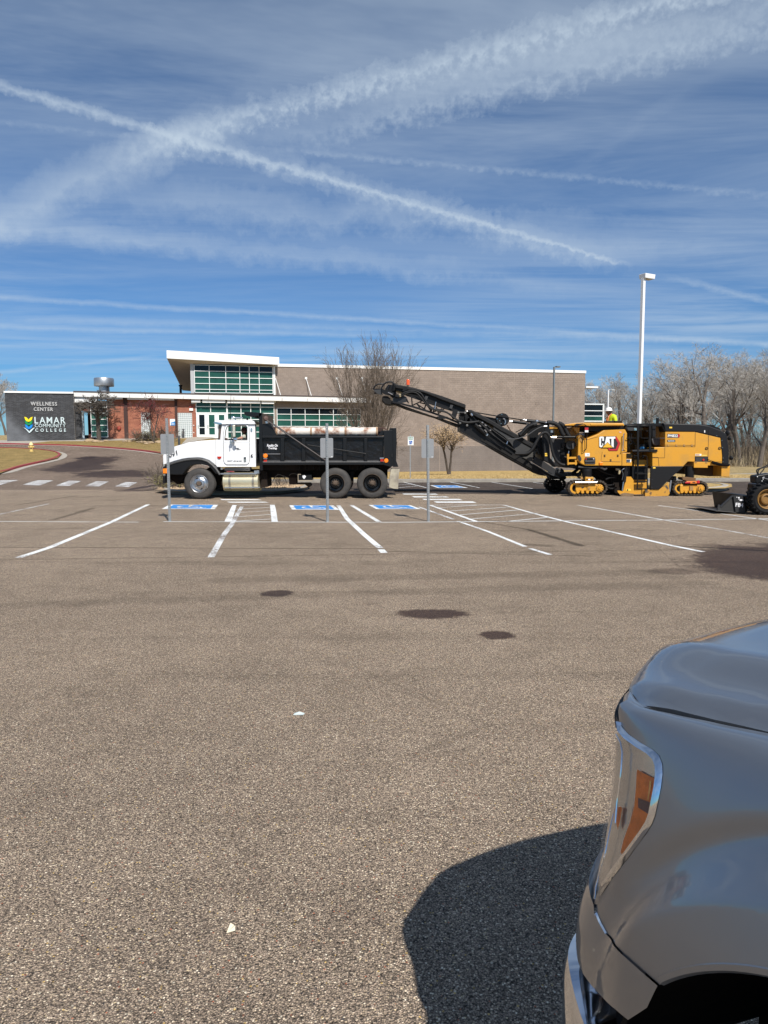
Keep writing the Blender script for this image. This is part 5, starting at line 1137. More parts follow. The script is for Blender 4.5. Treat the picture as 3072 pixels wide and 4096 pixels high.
mbase = Vector((atY(2500, 1985, YM + 1.2).x, YM + 1.2, 0))
mi = empty('milling_machine', mbase, 'yellow and black road milling machine on crawler tracks with conveyor raised towards the truck', 'milling machine')
def K(name, pts, Y, d, m, parent=None, **kw): return plate(MB(), pts, Y, d).build(name, m, parent or mi, **kw)
def pipe(name, pts, Y, r, m, parent=None, n=6, k=0, dy=0, Y2=None):
    p = smoothpts(pts, k) if k else pts; N = len(p) - 1; Y2 = Y if Y2 is None else Y2; mb = MB()
    mb.tube([atY(x, y, Y + (Y2 - Y) * i / N) for i, (x, y) in enumerate(p)], r, n); return mb.build(name, m, parent or mi, smooth=True)
def seam(pts, Y, parent, r=.006): return pipe('panel_seam', pts, Y, r, M_print, parent, n=4)
# --- rear (left) body
body = K('engine_cover', zR((692, 345), (735, 322), (925, 245), (1025, 178), (1400, 163), (1436, 232), (1436, 560), (1345, 575), (1345, 800), (700, 796), (640, 768), (560, 702), (572, 600), (584, 300), (640, 255), (690, 290)), YM + .05, 2.3, M_yel, bevel=.03)
K('side_panel', zR((1346, 577), (1520, 573), (1522, 800), (1346, 800)), YM + .06, 2.2, M_yel, body, bevel=.01)
K('roof_lid', zR((350, 78), (520, 52), (700, 46), (1366, 54), (1384, 78), (1384, 102), (790, 104), (700, 96), (350, 96)), YM + .0, 2.35, M_yel, bevel=.03)
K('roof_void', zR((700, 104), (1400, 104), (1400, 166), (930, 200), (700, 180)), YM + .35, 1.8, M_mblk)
K('roof_lid', zR((790, 62), (1370, 66), (1370, 92), (800, 96)), YM - .015, .02, M_yel, bevel=.006)
K('back_panel', zR((60, 122), (470, 140), (560, 175), (560, 300), (80, 290)), YM + 1.6, .1, M_yel)
K('back_beam', zR((70, 132), (455, 146), (455, 156), (70, 142)), YM + .9, .08, M_yel)
K('grey_plate', zU((1440, 455), (1655, 455), (1655, 520), (1640, 620), (1590, 760), (1610, 830), (1560, 850), (1490, 770), (1460, 640)), YM + .75, .06, M_greyc)
K('gusset', zR((490, 130), (603, 130), (600, 235), (560, 228), (520, 180)), YM + .3, .3, M_yel)
K('gusset', zR((445, 150), (490, 132), (530, 190), (560, 230), (600, 245), (560, 420), (520, 460), (440, 300)), YM + .5, 1.2, M_yeld)
for a in (((690, 345), (735, 340), (930, 292)), ((1345, 577), (1345, 800)), ((985, 615), (980, 722), (1315, 730)), ((992, 610), (1000, 560)), ((735, 250), (735, 345))): seam(zR(*a), YM + .045, body, .005)
for x, y in ((1045, 620), (1275, 620), (1150, 700)):
    h = K('hinge', zR((x - 14, y - 18), (x + 14, y - 18), (x + 14, y + 18), (x - 14, y + 18)), YM + .03, .03, M_yeld, body); K('latch', zR((x - 8, y - 14), (x + 8, y - 14), (x + 8, y - 4), (x - 8, y - 4)), YM + .02, .02, M_mblk, h); K('latch', zR((x - 8, y + 4), (x + 8, y + 4), (x + 8, y + 14), (x - 8, y + 14)), YM + .02, .02, M_mblk, h)
K('hex_opening', zR((572, 625), (590, 612), (612, 622), (637, 672), (634, 705), (615, 724), (600, 715), (575, 665)), YM + .03, .03, M_print, body)
K('control_box', zR((704, 652), (870, 652), (882, 690), (880, 768), (700, 768), (688, 700)), YM + .02, .05, M_greyc, bevel=.01); K('control_face', zR((742, 675), (832, 675), (832, 708), (742, 708)), YM + .0, .03, M_mblk2); K('control_lens', zR((706, 668), (728, 668), (728, 690), (706, 690)), YM + .0, .03, M_redl); K('control_lens', zR((842, 670), (858, 670), (858, 686), (842, 686)), YM + .0, .03, M_lab)
K('control_grip', zR((700, 712), (880, 706), (872, 735), (708, 740)), YM - .01, .04, M_greyc, bevel=.01)
K('notice', zR((698, 577), (781, 577), (781, 635), (698, 635)), YM + .042, .006, M_lab, body); K('notice_print', zR((735, 600), (760, 596), (772, 612), (745, 616)), YM + .037, .005, mat('pale blue print', (.3, .42, .6), .6), body)
K('amber_lamp', zR((952, 738), (1008, 740), (1006, 790), (955, 788)), YM + .0, .06, M_orange, body, bevel=.006)
K('notice', zR((1292, 200), (1335, 204), (1334, 226), (1298, 222)), YM + .042, .006, mat('pink decal', (.7, .4, .33), .5), body)
K('tail_lamp', zR((690, 132), (722, 120), (768, 120), (768, 222), (745, 235), (694, 215)), YM - .16, .05, M_mblk); K('tail_lamp', zR((697, 132), (757, 132), (757, 175), (697, 175)), YM - .175, .03, M_red); K('tail_lamp', zR((697, 178), (757, 178), (757, 215), (697, 215)), YM - .175, .03, M_lab)
pipe('lamp_arm', zR((560, 95), (640, 60), (690, 78), (740, 110), (745, 130)), YM - .1, .012, M_mblk, k=1); K('mirror', zR((512, 85), (560, 62), (650, 66), (690, 75), (600, 90), (545, 112)), YM - .12, .05, M_mblk2)
pipe('handrail', zR((560, 240), (620, 232), (690, 235), (722, 300), (726, 480), (712, 520), (670, 545)), YM - .03, .014, M_mblk, k=1)
pipe('harness', zR((540, 300), (560, 262), (620, 245), (670, 262), (668, 300), (650, 420), (655, 560)), YM - .01, .012, M_mblk, k=2); pipe('harness', zR((575, 330), (590, 290), (640, 275), (655, 310)), YM - .01, .012, M_yeld, k=2)
K('recess', zR((608, 300), (660, 290), (665, 400), (640, 400), (612, 360)), YM + .03, .03, M_yeld, body)
pipe('grab_rail', zR((1385, 235), (1370, 250), (1366, 400), (1362, 525), (1345, 540)), YM - .04, .016, M_chrome, k=1); pipe('grab_rail', zR((1395, 240), (1388, 300), (1386, 460), (1400, 490), (1430, 490)), YM - .03, .014, M_yel, k=1)
for y in range(585, 668, 12): K('louvre', zR((1428, y), (1522, y - 2), (1522, y + 4), (1428, y + 6)), YM + .03, .04, M_mblk, body)
K('window', zR((1424, 685), (1510, 688), (1500, 740), (1424, 738)), YM + .045, .02, M_lab, body); K('window', zR((1428, 690), (1488, 690), (1484, 732), (1428, 732)), YM + .035, .02, mat('blue grey glass', (.06, .09, .13), .1), body)
for a in (((388, 592), (420, 592), (420, 688), (388, 688)), ((395, 690), (412, 690), (412, 785), (395, 785)), ((412, 645), (545, 642), (545, 676), (412, 680)), ((412, 740), (560, 738), (560, 770), (412, 776)), ((528, 698), (550, 698), (552, 785), (528, 785))): K('yellow_bracket', zR(*a), YM + .02, .10, M_yel)
# maker's plaque on the cover
plq = K('maker_plaque', zR((942, 310), (958, 286), (1245, 284), (1318, 405), (1266, 538), (1118, 538), (1092, 490), (965, 488), (942, 462)), YM + .038, .014, M_print, body)
K('plaque_hexagon', zR((1228, 296), (1250, 296), (1314, 405), (1262, 534), (1120, 534), (1096, 492), (1130, 492), (1142, 506), (1235, 506), (1275, 405), (1228, 320)), YM + .028, .014, M_red, plq)
K('plaque_triangle', zR((1004, 480), (1092, 392), (1184, 480)), YM + .010, .014, mat('gold triangle', (.72, .40, .03), .4), plq)
K('plaque_triangle', zR((992, 484), (1092, 384), (1196, 484), (1184, 484), (1092, 392), (1004, 484)), YM + .014, .012, M_print, plq)
for pts in (((990, 288), (1020, 290), (1030, 304), (1030, 366), (1002, 366), (1002, 322), (990, 318), (980, 322), (978, 440), (988, 448), (1002, 440), (1002, 412), (1010, 404), (1020, 430), (1000, 468), (990, 476), (968, 476), (950, 462), (948, 306), (962, 290)),
            ((1070, 292), (1118, 292), (1140, 430), (1092, 386), (1040, 436)), ((1120, 292), (1228, 290), (1228, 326), (1200, 328), (1200, 478), (1186, 476), (1160, 446), (1160, 328), (1124, 328))):
    K('plaque_letter', zR(*pts), YM + .022, .012, M_lab, plq)
# --- middle: undercarriage
K('frame', zR((380, 800), (1430, 800), (1430, 900), (1300, 1000), (1250, 1150), (1130, 1180), (1060, 1040), (900, 960), (800, 900), (640, 860), (480, 840)), YM + .8, 1.3, M_under)
K('frame', zR((350, 795), (1520, 795), (1520, 830), (360, 835)), YM + .3, 2.0, M_mblk)
K('drum_housing', zR((1240, 830), (1540, 830), (1540, 1300), (1250, 1290), (1180, 1230), (1150, 1050)), YM + .6, 1.3, M_under)
pipe('hose', zR((580, 820), (700, 828), (850, 832), (940, 822), (1010, 845), (1040, 870), (1080, 840)), YM + .15, .035, mat('grey hose sleeve', (.05, .05, .05), .7), k=2)
for a in (((900, 840), (1000, 900), (1100, 940), (1250, 980)), ((1060, 1040), (1150, 1000), (1250, 1010)), ((950, 1100), (1100, 1150), (1200, 1130)), ((1040, 1150), (1150, 1210), (1250, 1180))): pipe('hose', zR(*a), YM + .45, .03, M_mblk2, k=2)
pipe('hose', zR((560, 990), (640, 890), (700, 850)), YM + .5, .06, M_mblk, k=1); pipe('hose', zR((470, 940), (560, 870), (600, 830)), YM + .6, .06, M_mblk, k=1)
pipe('hydraulic_ram', zR((1410, 830), (1382, 1080)), YM + .02, .06, M_mblk2, n=12); pipe('ram_rod', zR((1372, 1080), (1352, 1235)), YM + .02, .026, M_chrome, n=10); pipe('hose', zR((1370, 860), (1390, 840), (1330, 880), (1372, 930), (1345, 1050)), YM - .02, .010, M_alu, k=2)
pipe('pipe_elbow', zR((1235, 860), (1300, 864), (1298, 945)), YM + .25, .045, mat('cream pipe', (.5, .42, .25), .6), n=10)
K('drum_plate', zR((1424, 990), (1502, 990), (1548, 1050), (1550, 1326), (1342, 1332), (1275, 1262), (1266, 1236), (1300, 1232), (1352, 1246), (1368, 1230)), YM + .0, .06, M_yel, bevel=.01)
K('mud_band', zR((1300, 1300), (1390, 1270), (1550, 1290), (1550, 1328), (1342, 1334)), YM - .008, .012, mat('dried mud', (.24, .16, .09), .95, var=.4, vscale=9)); K('warning_label', zR((1415, 1203), (1498, 1203), (1498, 1238), (1415, 1238)), YM - .008, .01, M_ylab); K('warning_label', zR((1436, 1208), (1452, 1208), (1452, 1234), (1430, 1234)), YM - .014, .01, M_print)
# --- operator stand
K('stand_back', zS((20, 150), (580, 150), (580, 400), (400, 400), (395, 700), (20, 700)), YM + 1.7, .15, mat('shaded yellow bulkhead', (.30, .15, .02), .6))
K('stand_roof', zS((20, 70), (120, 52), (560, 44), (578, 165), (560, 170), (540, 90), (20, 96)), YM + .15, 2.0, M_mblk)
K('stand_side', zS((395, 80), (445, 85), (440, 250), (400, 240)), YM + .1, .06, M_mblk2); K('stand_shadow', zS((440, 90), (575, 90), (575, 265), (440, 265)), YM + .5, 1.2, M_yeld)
K('seat', zS((385, 280), (400, 268), (535, 268), (540, 365), (430, 368), (405, 340)), YM + .45, .5, mat('grey seat', (.10, .10, .11), .55, var=.4, vscale=6), bevel=.03); K('seat', zS((330, 290), (380, 268), (400, 420), (350, 430)), YM + .55, .4, M_mblk)
K('console', zS((22, 110), (45, 95), (130, 105), (142, 140), (120, 160), (30, 150)), YM + .02, .35, M_greyc, bevel=.03, smooth=True)
for a in (((60, 160), (70, 200), (60, 260), (80, 300), (110, 330), (60, 360)), ((90, 240), (100, 300), (140, 350)), ((40, 200), (120, 205)), ((50, 180), (90, 190), (95, 250)), ((60, 300), (50, 360), (60, 420))): pipe('console_cable', zS(*a), YM + .2, .022, M_mblk2, k=2)
K('platform', zS((105, 435), (190, 430), (470, 424), (470, 460), (110, 462)), YM - .05, 1.2, M_mblk, bevel=.01); K('platform_edge', zS((110, 438), (350, 434), (350, 442), (110, 446)), YM - .055, .02, M_greyc)
K('rag', zS((220, 408), (240, 392), (275, 384), (290, 398), (280, 412), (225, 424)), YM + .3, .2, mat('blue rag', (.05, .25, .5), .8), bevel=.02); K('shelf', zS((218, 352), (340, 348), (340, 430), (218, 430)), YM + .7, .5, M_mblk)
K('front_plate', zS((130, 575), (330, 575), (330, 665), (130, 665)), YM + .35, .06, M_yel); K('front_plate', zS((105, 470), (378, 462), (378, 575), (105, 575)), YM + .9, .06, M_yeld)
for a in (((20, 262), (195, 262), (203, 250), (203, 88), (192, 76), (40, 78), (22, 92)), ((230, 250), (240, 262), (335, 262), (345, 250), (345, 90), (335, 78), (240, 78), (230, 90), (230, 250)), ((575, 160), (540, 90), (520, 78), (385, 78), (377, 90), (385, 240), (400, 262), (575, 264)), ((300, 160), (390, 160))): pipe('guard_hoop', zS(*a), YM - .02, .016, M_mblk)
ld = K('ladder_post', zS((176, 80), (202, 80), (200, 660), (176, 660)), YM - .06, .05, M_mblk); K('ladder_post', zS((348, 80), (374, 80), (376, 440), (350, 440)), YM - .06, .05, M_mblk)
for a in (((184, 660), (176, 995)), ((318, 660), (322, 1000)), ((176, 995), (325, 995))): pipe('ladder_rail', zS(*a), YM - .12, .022, M_mblk)
for y in (665, 772, 886): K('ladder_step', zS((176, y), (322, y - 4), (322, y + 10), (176, y + 14)), YM - .14, .16, M_mblk2)
for x in (130, 262): pipe('grab_handle', zS((x, 520), (x + 40, 516), (x + 56, 535), (x + 58, 665)), YM - .06, .016, M_mblk, k=1); K('grab_handle', zS((x - 4, 505), (x + 10, 505), (x + 10, 545), (x - 4, 545)), YM - .05, .1, M_mblk)
K('lower_box', zS((105, 670), (318, 668), (320, 860), (130, 862), (105, 820)), YM + .02, .4, M_mblk)
K('lower_box', zS((20, 665), (110, 690), (108, 860), (60, 820), (20, 815)), YM + .25, .5, mat('grey guard', (.03, .03, .033), .5))
K('drum_side', zS((125, 862), (325, 862), (325, 1000), (290, 1000), (290, 1100), (125, 1100)), YM + .12, .3, M_yel); K('mud_band', zS((130, 1072), (290, 1068), (290, 1102), (130, 1102)), YM + .10, .03, mat('dried mud', (.24, .16, .09), .95, var=.4, vscale=9))
K('drum_plate', zS((290, 1003), (500, 1000), (560, 950), (622, 895), (640, 1000), (645, 1060), (625, 1095), (440, 1100), (290, 1100)), YM + .02, .06, mat('scuffed yellow plate', (.50, .25, .03), .6, var=.3, vscale=2.5, col2=(.05, .045, .04), lo=.55, hi=.62), bevel=.01)
pipe('hydraulic_ram', zS((662, 870), (640, 1030)), YM + .05, .035, mat('dull steel', (.3, .31, .33), .4, metal=.6), n=10)
blk = K('black_side_panel', zS((376, 672), (850, 668), (820, 700), (700, 800), (506, 990), (495, 998), (372, 996), (366, 985)), YM - .03, .08, M_mblk2, bevel=.01); K('yellow_label', zS((404, 678), (440, 678), (440, 700), (404, 700)), YM - .036, .006, M_ylab)
for q in ((388, 730), (388, 860), (386, 970), (545, 940), (680, 806)): c = atY(*zS(q)[0], YM - .03); mb = MB(); mb.cyl(c, c + Vector((0, -.012, 0)), .012, n=6); mb.build('bolt', M_chrome, blk)
# --- engine end
eb = K('engine_body', zS((580, 170), (1015, 172), (1378, 256), (1402, 520), (1400, 658), (1195, 658), (1195, 688), (995, 688), (997, 602), (905, 600), (842, 667), (395, 667), (395, 462), (420, 462), (420, 394), (575, 392)), YM + .0, 2.4, M_yel, bevel=.015)
for a in (((1014, 172), (1011, 384)), ((1205, 225), (1197, 600)), ((575, 360), (1011, 366)), ((575, 380), (1011, 386)), ((575, 392), (572, 545), (398, 545)), ((398, 537), (480, 537), (490, 670)), ((1000, 600), (1400, 604))): seam(zS(*a), YM - .004, eb, .006)
hd_ = K('engine_hood', zS((556, 46), (1060, 60), (1200, 80), (1385, 150), (1470, 205), (1484, 300), (1502, 450), (1498, 640), (1412, 642), (1404, 520), (1379, 256), (1015, 172), (580, 166)), YM - .02, 2.44, M_mblk2, bevel=.09)
K('hood_top', zS((1040, 58), (1080, 62), (1280, 72), (1300, 92), (1370, 118), (1385, 148), (1200, 80)), YM + .5, 1.4, M_mblk, bevel=.03)
seam(zS((1212, 140), (1222, 215)), YM - .03, hd_)
for q in ((640, 98, 680, 120), (402, 0, 0, 0)):
    if q[2]: K('yellow_label', zS((q[0], q[1]), (q[2], q[1]), (q[2], q[3]), (q[0], q[3])), YM - .04, .022, M_ylab, hd_)
K('hood_lamp', zS((1143, 148), (1157, 148), (1157, 182), (1143, 182)), YM - .035, .02, M_lab, hd_)
for q in ((1322, 226), (1396, 294), (1406, 398), (1413, 548), (1412, 604)): c = atY(*zS(q)[0], YM - .02); MB().cyl(c, c + Vector((0, -.012, 0)), .012, n=6).build('bolt', M_chrome, hd_)
for q in ((1176, 412), (1366, 410)):
    c = atY(*zS(q)[0], YM - .001); MB().lathe([(.035, -.012), (.05, -.008), (.055, 0)], c, (0, 1, 0), 14).build('door_lock', M_mblk, eb); K('door_handle', zS((q[0] - 20, q[1] + 2), (q[0] + 8, q[1] - 2), (q[0] + 8, q[1] + 4), (q[0] - 20, q[1] + 8)), YM - .02, .015, M_mblk, eb)
for x in (625, 742, 855, 968): K('hinge', zS((x - 12, 352), (x + 12, 352), (x + 12, 380), (x - 12, 380)), YM - .015, .012, M_yeld, eb)
np_ = K('name_plate', zS((612, 200), (780, 200), (796, 226), (778, 256), (612, 254)), YM - .008, .008, M_print, eb); K('name_plate', zS((766, 203), (780, 203), (794, 226), (776, 252), (764, 252)), YM - .014, .006, M_red, eb)
c = atY(*zS((690, 228))[0], YM - .011); text_fit('lettering', 'PM822', c, .345, .095, (1, 0, 0), (0, 0, 1), M_lab, eb, bold=.03)
K('name_plate', zS((612, 286), (725, 286), (725, 316), (612, 316)), YM - .008, .008, M_print, eb); K('name_plate', zS((616, 290), (721, 290), (721, 312), (616, 312)), YM - .010, .004, mat('dark plate', (.02, .02, .02), .5), eb)
c = atY(*zS((668, 301))[0], YM - .012); text_fit('lettering', 'Rush Series', c, .22, .042, (1, 0, 0), (0, 0, 1), M_lab, eb, bold=.03, shear=.2)
K('service_box', zS((1010, 527), (1195, 527), (1195, 604), (1010, 604)), YM - .012, .014, M_print, eb); K('service_box', zS((1022, 545), (1115, 545), (1115, 592), (1022, 592)), YM - .022, .012, M_greyc, eb); c = atY(*zS((1128, 574))[0], YM - .02); MB().cyl(c, c + Vector((0, -.03, 0)), .035, n=12).build('red_knob', M_redl, eb)
K('white_label', zS((1010, 485), (1106, 485), (1106, 521), (1010, 521)), YM - .010, .010, M_ylab, eb); K('white_label', zS((1014, 490), (1102, 490), (1102, 516), (1014, 516)), YM - .014, .006, M_lab, eb); K('white_label', zS((1018, 496), (1075, 496), (1075, 510), (1018, 510)), YM - .017, .004, mat('brown print', (.35, .12, .03), .6), eb)
K('white_label', zS((1112, 503), (1180, 506), (1180, 516), (1112, 516)), YM - .006, .006, mat('pale yellow print', (.8, .62, .12), .5), eb)
K('lower_tray', zS((995, 604), (1195, 604), (1195, 690), (995, 688)), YM - .04, .05, M_yel, eb, bevel=.008); 
for q in ((1022, 610), (1175, 612)): K('hinge', zS((q[0] - 14, q[1] - 10), (q[0] + 14, q[1] - 10), (q[0] + 14, q[1] + 10), (q[0] - 14, q[1] + 10)), YM - .05, .02, M_yeld, eb)
K('counterweight', zS((1394, 652), (1518, 654), (1508, 820), (1388, 816)), YM - .02, 2.3, M_yel, bevel=.015)
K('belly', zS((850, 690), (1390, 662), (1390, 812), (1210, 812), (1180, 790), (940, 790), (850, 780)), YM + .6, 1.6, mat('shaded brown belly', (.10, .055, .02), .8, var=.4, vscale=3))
K('belly_pipe', zS((1376, 762), (1384, 762), (1386, 812), (1376, 812)), YM + .1, .05, M_lab)
cs = MB(); a = atY(*zS((1255, 608))[0], YM - .06); b = atY(*zS((1500, 650))[0], YM - .06); ax_ = (b - a).normalized(); s_ = ax_.orthogonal().normalized(); t_ = ax_.cross(s_)
cs.tube([a.lerp(b, i / 220) + Vector((0, 0, -.03 * sin(pi * i / 220))) + (s_ * cos(i * .9) + t_ * sin(i * .9)) * .045 for i in range(221)], .009, 5); cs.build('coiled_hose', M_mblk, mi, smooth=True)
pipe('hose', zS((1190, 560), (1215, 580), (1258, 590), (1255, 620)), YM - .03, .01, M_mblk, k=2)
c = atY(*zS((468, 20))[0], YM + .6); MB().cyl(c + Vector((0, 0, -.35)), c + Vector((0, 0, .12)), .052, n=14).build('exhaust_pipe', M_mblk, mi, smooth=True)
for q, r in (((1470, 192), .11), ((1503, 264), .07), ((1530, 550), .075)):
    c = atY(*zS(q)[0], YM + .3); MB().lathe([(0, -.06), (r * .7, -.05), (r, 0), (r * .7, .06), (0, .08)], c, (1, -.2, 0), 14).build('work_lamp', M_mblk, mi, smooth=True)
pipe('lamp_arm', zS((1500, 550), (1530, 552)), YM + .3, .02, M_mblk)
# --- hopper and lift posts at the conveyor end
K('lift_post', zU((1325, 360), (1400, 350), (1420, 600), (1425, 760), (1540, 880), (1500, 905), (1440, 850), (1330, 800), (1322, 600)), YM + .1, .3, M_mblk2, bevel=.02)
K('yellow_label', zU((1342, 680), (1384, 680), (1384, 702), (1342, 702)), YM + .09, .012, M_ylab); K('yellow_label', zU((1342, 708), (1384, 708), (1384, 730), (1342, 730)), YM + .09, .012, M_ylab)
K('lift_post', zU((1095, 330), (1100, 495), (1180, 520), (1250, 600), (1240, 520), (1240, 360), (1360, 340), (1415, 200), (1100, 250)), YM + 1.2, .4, M_mblk)
K('hopper', zU((1230, 430), (1330, 430), (1330, 800), (1300, 770), (1225, 560)), YM + .6, 1.2, M_mblk); K('mount_plate', zU((1345, 200), (1410, 200), (1420, 350), (1345, 350)), YM + .1, .2, M_mblk)
K('hopper', zU((1600, 520), (1660, 700), (1660, 880), (1590, 880), (1610, 800), (1590, 760)), YM + .7, 1.0, M_mblk)
K('valve_block', zR((75, 155), (150, 155), (155, 290), (90, 300)), YM + .5, .3, M_mblk); K('valve', zR((100, 180), (140, 180), (140, 220), (100, 220)), YM + .48, .05, M_alu)
K('hopper', zR((300, 400), (545, 400), (545, 800), (420, 800), (300, 780), (260, 660)), YM + .9, 1.0, M_mblk)
for q, r in (((435, 440), .15), ((462, 430), .13)):
    c = atY(*zR(q)[0], YM + .2); MB().lathe([(0, 0), (r * .4, .0), (r * .4, .02), (r * .95, .0), (r, .02), (r * .8, .05), (r * .8, .09), (r, .12), (r * .4, .14)], c + Vector((0, -.05, 0)), (.35, 1, 0), 24).build('hose_reel', M_mblk, mi, smooth=True)
K('hose_reel', zR((470, 410), (500, 400), (505, 500), (480, 505)), YM + .1, .06, M_greyc); pipe('ram_rod', zR((418, 540), (408, 590)), YM + .12, .02, M_alu); pipe('ram_rod', zR((340, 643), (375, 645)), YM + .3, .02, M_alu)
for p, r, y, m in ((((1380, 200), (1420, 196), (1500, 212), (1560, 250), (1600, 330), (1620, 380), (1640, 400)), .075, .1, M_canvas), (((1560, 205), (1620, 230), (1660, 290), (1700, 380), (1730, 420)), .07, .15, M_canvas),
                   (((1180, 545), (1220, 480), (1260, 400), (1330, 350), (1385, 365), (1425, 440), (1440, 560), (1470, 700), (1520, 800), (1590, 860), (1655, 870)), .05, -.08, M_canvas),
                   (((870, 690), (960, 690), (1060, 690), (1130, 640), (1180, 560), (1200, 520)), .055, -.08, M_canvas),
                   (((1210, 225), (1130, 240), (1060, 290), (1000, 370), (930, 405)), .10, .5, M_canvas), (((1160, 225), (1080, 260), (1000, 340), (950, 400)), .05, .4, M_canvas)):
    pipe('hose', zU(*p), YM + y, r, m, k=3, n=10)
pipe('silver_hose', zU((1370, 258), (1290, 262), (1190, 310), (1080, 390), (960, 440), (860, 462), (760, 455)), YM + .0, .016, mat('grey braided hose', (.12, .12, .12), .4, metal=.4), k=2); pipe('hose_end', zU((1325, 262), (1372, 256)), YM + .0, .035, M_alu, n=10)
pipe('ram_rod', zR((100, 297), (210, 296)), YM + .1, .025, mat('brass rod', (.6, .5, .3), .3, metal=1), n=8); pipe('hydraulic_ram', zR((205, 297), (540, 298)), YM + .1, .045, M_mblk, n=10)
# --- conveyor
YC = YM + .75; DC = 1.0
cv = empty('conveyor', (0, 0, 0)); cv.parent = mi; cv.location = atY(1850, 1750, YC) - mbase
def C(name, pts, y, d, m, **kw): return K(name, pts, YC + y, d, m, cv, **kw)
C('canvas_cover', zT((410, 130), (455, 160), (640, 190), (880, 248), (1200, 350), (1590, 490), (1585, 560), (1200, 420), (900, 300), (640, 245), (420, 215), (400, 180)), 0, DC, M_canvas, bevel=.03, smooth=True)
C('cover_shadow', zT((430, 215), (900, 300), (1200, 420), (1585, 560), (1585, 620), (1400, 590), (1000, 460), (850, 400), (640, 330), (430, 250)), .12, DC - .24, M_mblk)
C('canvas_cover', zU((125, 0), (175, -5), (330, 70), (560, 195), (700, 280), (870, 365), (1080, 490), (1200, 560), (1230, 620), (1180, 620), (1100, 580), (870, 455), (640, 330), (500, 240), (250, 110), (120, 30)), -.02, DC, M_canvas, bevel=.03, smooth=True)
C('side_skirt', zU((530, 262), (640, 330), (870, 455), (1100, 590), (1180, 625), (1120, 680), (1000, 700), (900, 680), (800, 520), (700, 420), (530, 300)), .02, .03, mat('grey rubber skirt', (.032, .032, .032), .6, var=.25, vscale=2))
C('side_skirt', zU((530, 262), (640, 330), (870, 455), (1100, 590), (1180, 625), (1120, 680), (1000, 700), (900, 680), (800, 520), (700, 420), (530, 300)), DC - .05, .03, M_mblk)
C('belt', zT((215, 430), (260, 475), (330, 487), (420, 480), (600, 555), (830, 625), (1100, 705), (1400, 830), (1659, 925), (1659, 885), (1300, 760), (1000, 665), (700, 560), (440, 468), (380, 440), (330, 400), (230, 380)), .08, DC - .16, M_belt)
C('head_pulley', zT((215, 345), (300, 350), (345, 400), (350, 470), (320, 490), (255, 475), (205, 430), (195, 390)), .1, DC - .2, M_belt, bevel=.05)
C('lower_chord', zT((360, 440), (520, 462), (700, 505), (1000, 598), (1290, 700), (1659, 850), (1659, 885), (1280, 730), (1000, 630), (700, 540), (500, 485), (370, 460)), .02, .06, M_mblk2)
C('lower_chord', zT((360, 440), (520, 462), (700, 505), (1000, 598), (1290, 700), (1659, 850), (1659, 885), (1280, 730), (1000, 630), (700, 540), (500, 485), (370, 460)), DC - .08, .06, M_mblk2)
C('upper_chord', zT((600, 320), (830, 392), (1000, 450), (1200, 520), (1390, 580), (1410, 610), (1180, 540), (980, 480), (820, 420), (600, 345)), .02, .06, M_mblk2)
C('head_plate', zT((380, 380), (500, 330), (600, 360), (640, 440), (500, 470), (420, 465), (370, 430)), .03, .04, mat('scraped black plate', (.02, .02, .022), .4, var=.4, vscale=5)); C('head_plate', zT((300, 160), (370, 165), (430, 260), (440, 350), (500, 390), (380, 380), (300, 300), (250, 230)), .35, .4, M_mblk)
for sd in (.0, DC - .08):
    mb = MB(); o = zT((195, 320), (185, 250), (200, 190), (250, 130), (320, 112), (375, 118), (408, 160), (412, 215), (395, 255)); mb.tube([atY(x, y, YC + sd) for x, y in smoothpts(o, 2)], .028, 6); mb.build('head_guard', M_mblk, cv, smooth=True)
    C('head_guard', zT((192, 228), (395, 290), (398, 345), (300, 330), (245, 322), (210, 300), (186, 250)), sd, .04, M_mblk)
for a in (((55, 240), (75, 190), (120, 155), (180, 145), (230, 155)), ((60, 250), (120, 235), (190, 245)), ((70, 300), (130, 300), (195, 310))): pipe('far_head_guard', zT(*a), YC + DC + .4, .028, M_mblk, cv, k=2)
C('far_head_guard', zT((60, 245), (190, 240), (190, 330), (120, 310), (70, 270)), DC + .35, .06, M_greyc)
for a in (((330, 165), (300, 240)), ((370, 180), (350, 260)), ((380, 130), (390, 260))): pipe('guard_bar', zT(*a), YC, .03, M_mblk, cv)
pipe('ram_rod', zT((300, 290), (375, 325)), YC - .03, .018, M_alu, cv); K('motor', zT((410, 315), (480, 325), (500, 350), (480, 380), (410, 360)), YC - .12, .2, M_mblk2, cv, bevel=.03)
tv = [((700, 505), (860, 432)), ((780, 480), (830, 548)), ((775, 478), (920, 575)), ((930, 480), (900, 570)), ((905, 430), (1010, 600)), ((830, 460), (920, 480)), ((1050, 615), (1075, 520)), ((1060, 610), (1200, 560)), ((1100, 530), (1140, 645)), ((1000, 520), (1025, 605)), ((690, 370), (700, 500)), ((640, 470), (600, 400)), ((1140, 600), (1290, 620)), ((1230, 560), (1140, 640))]
for a, b in tv: pipe('truss_bar', zT(a, b), YC + .04, .022, M_mblk2, cv); pipe('truss_bar', zT(a, b), YC + DC - .06, .022, M_mblk2, cv)
for x, y in ((930, 385), (1345, 530)): C('roller_bracket', zT((x - 10, y - 38), (x + 35, y - 30), (x + 15, y + 30), (x - 30, y + 22)), -.03, .06, M_greyc)
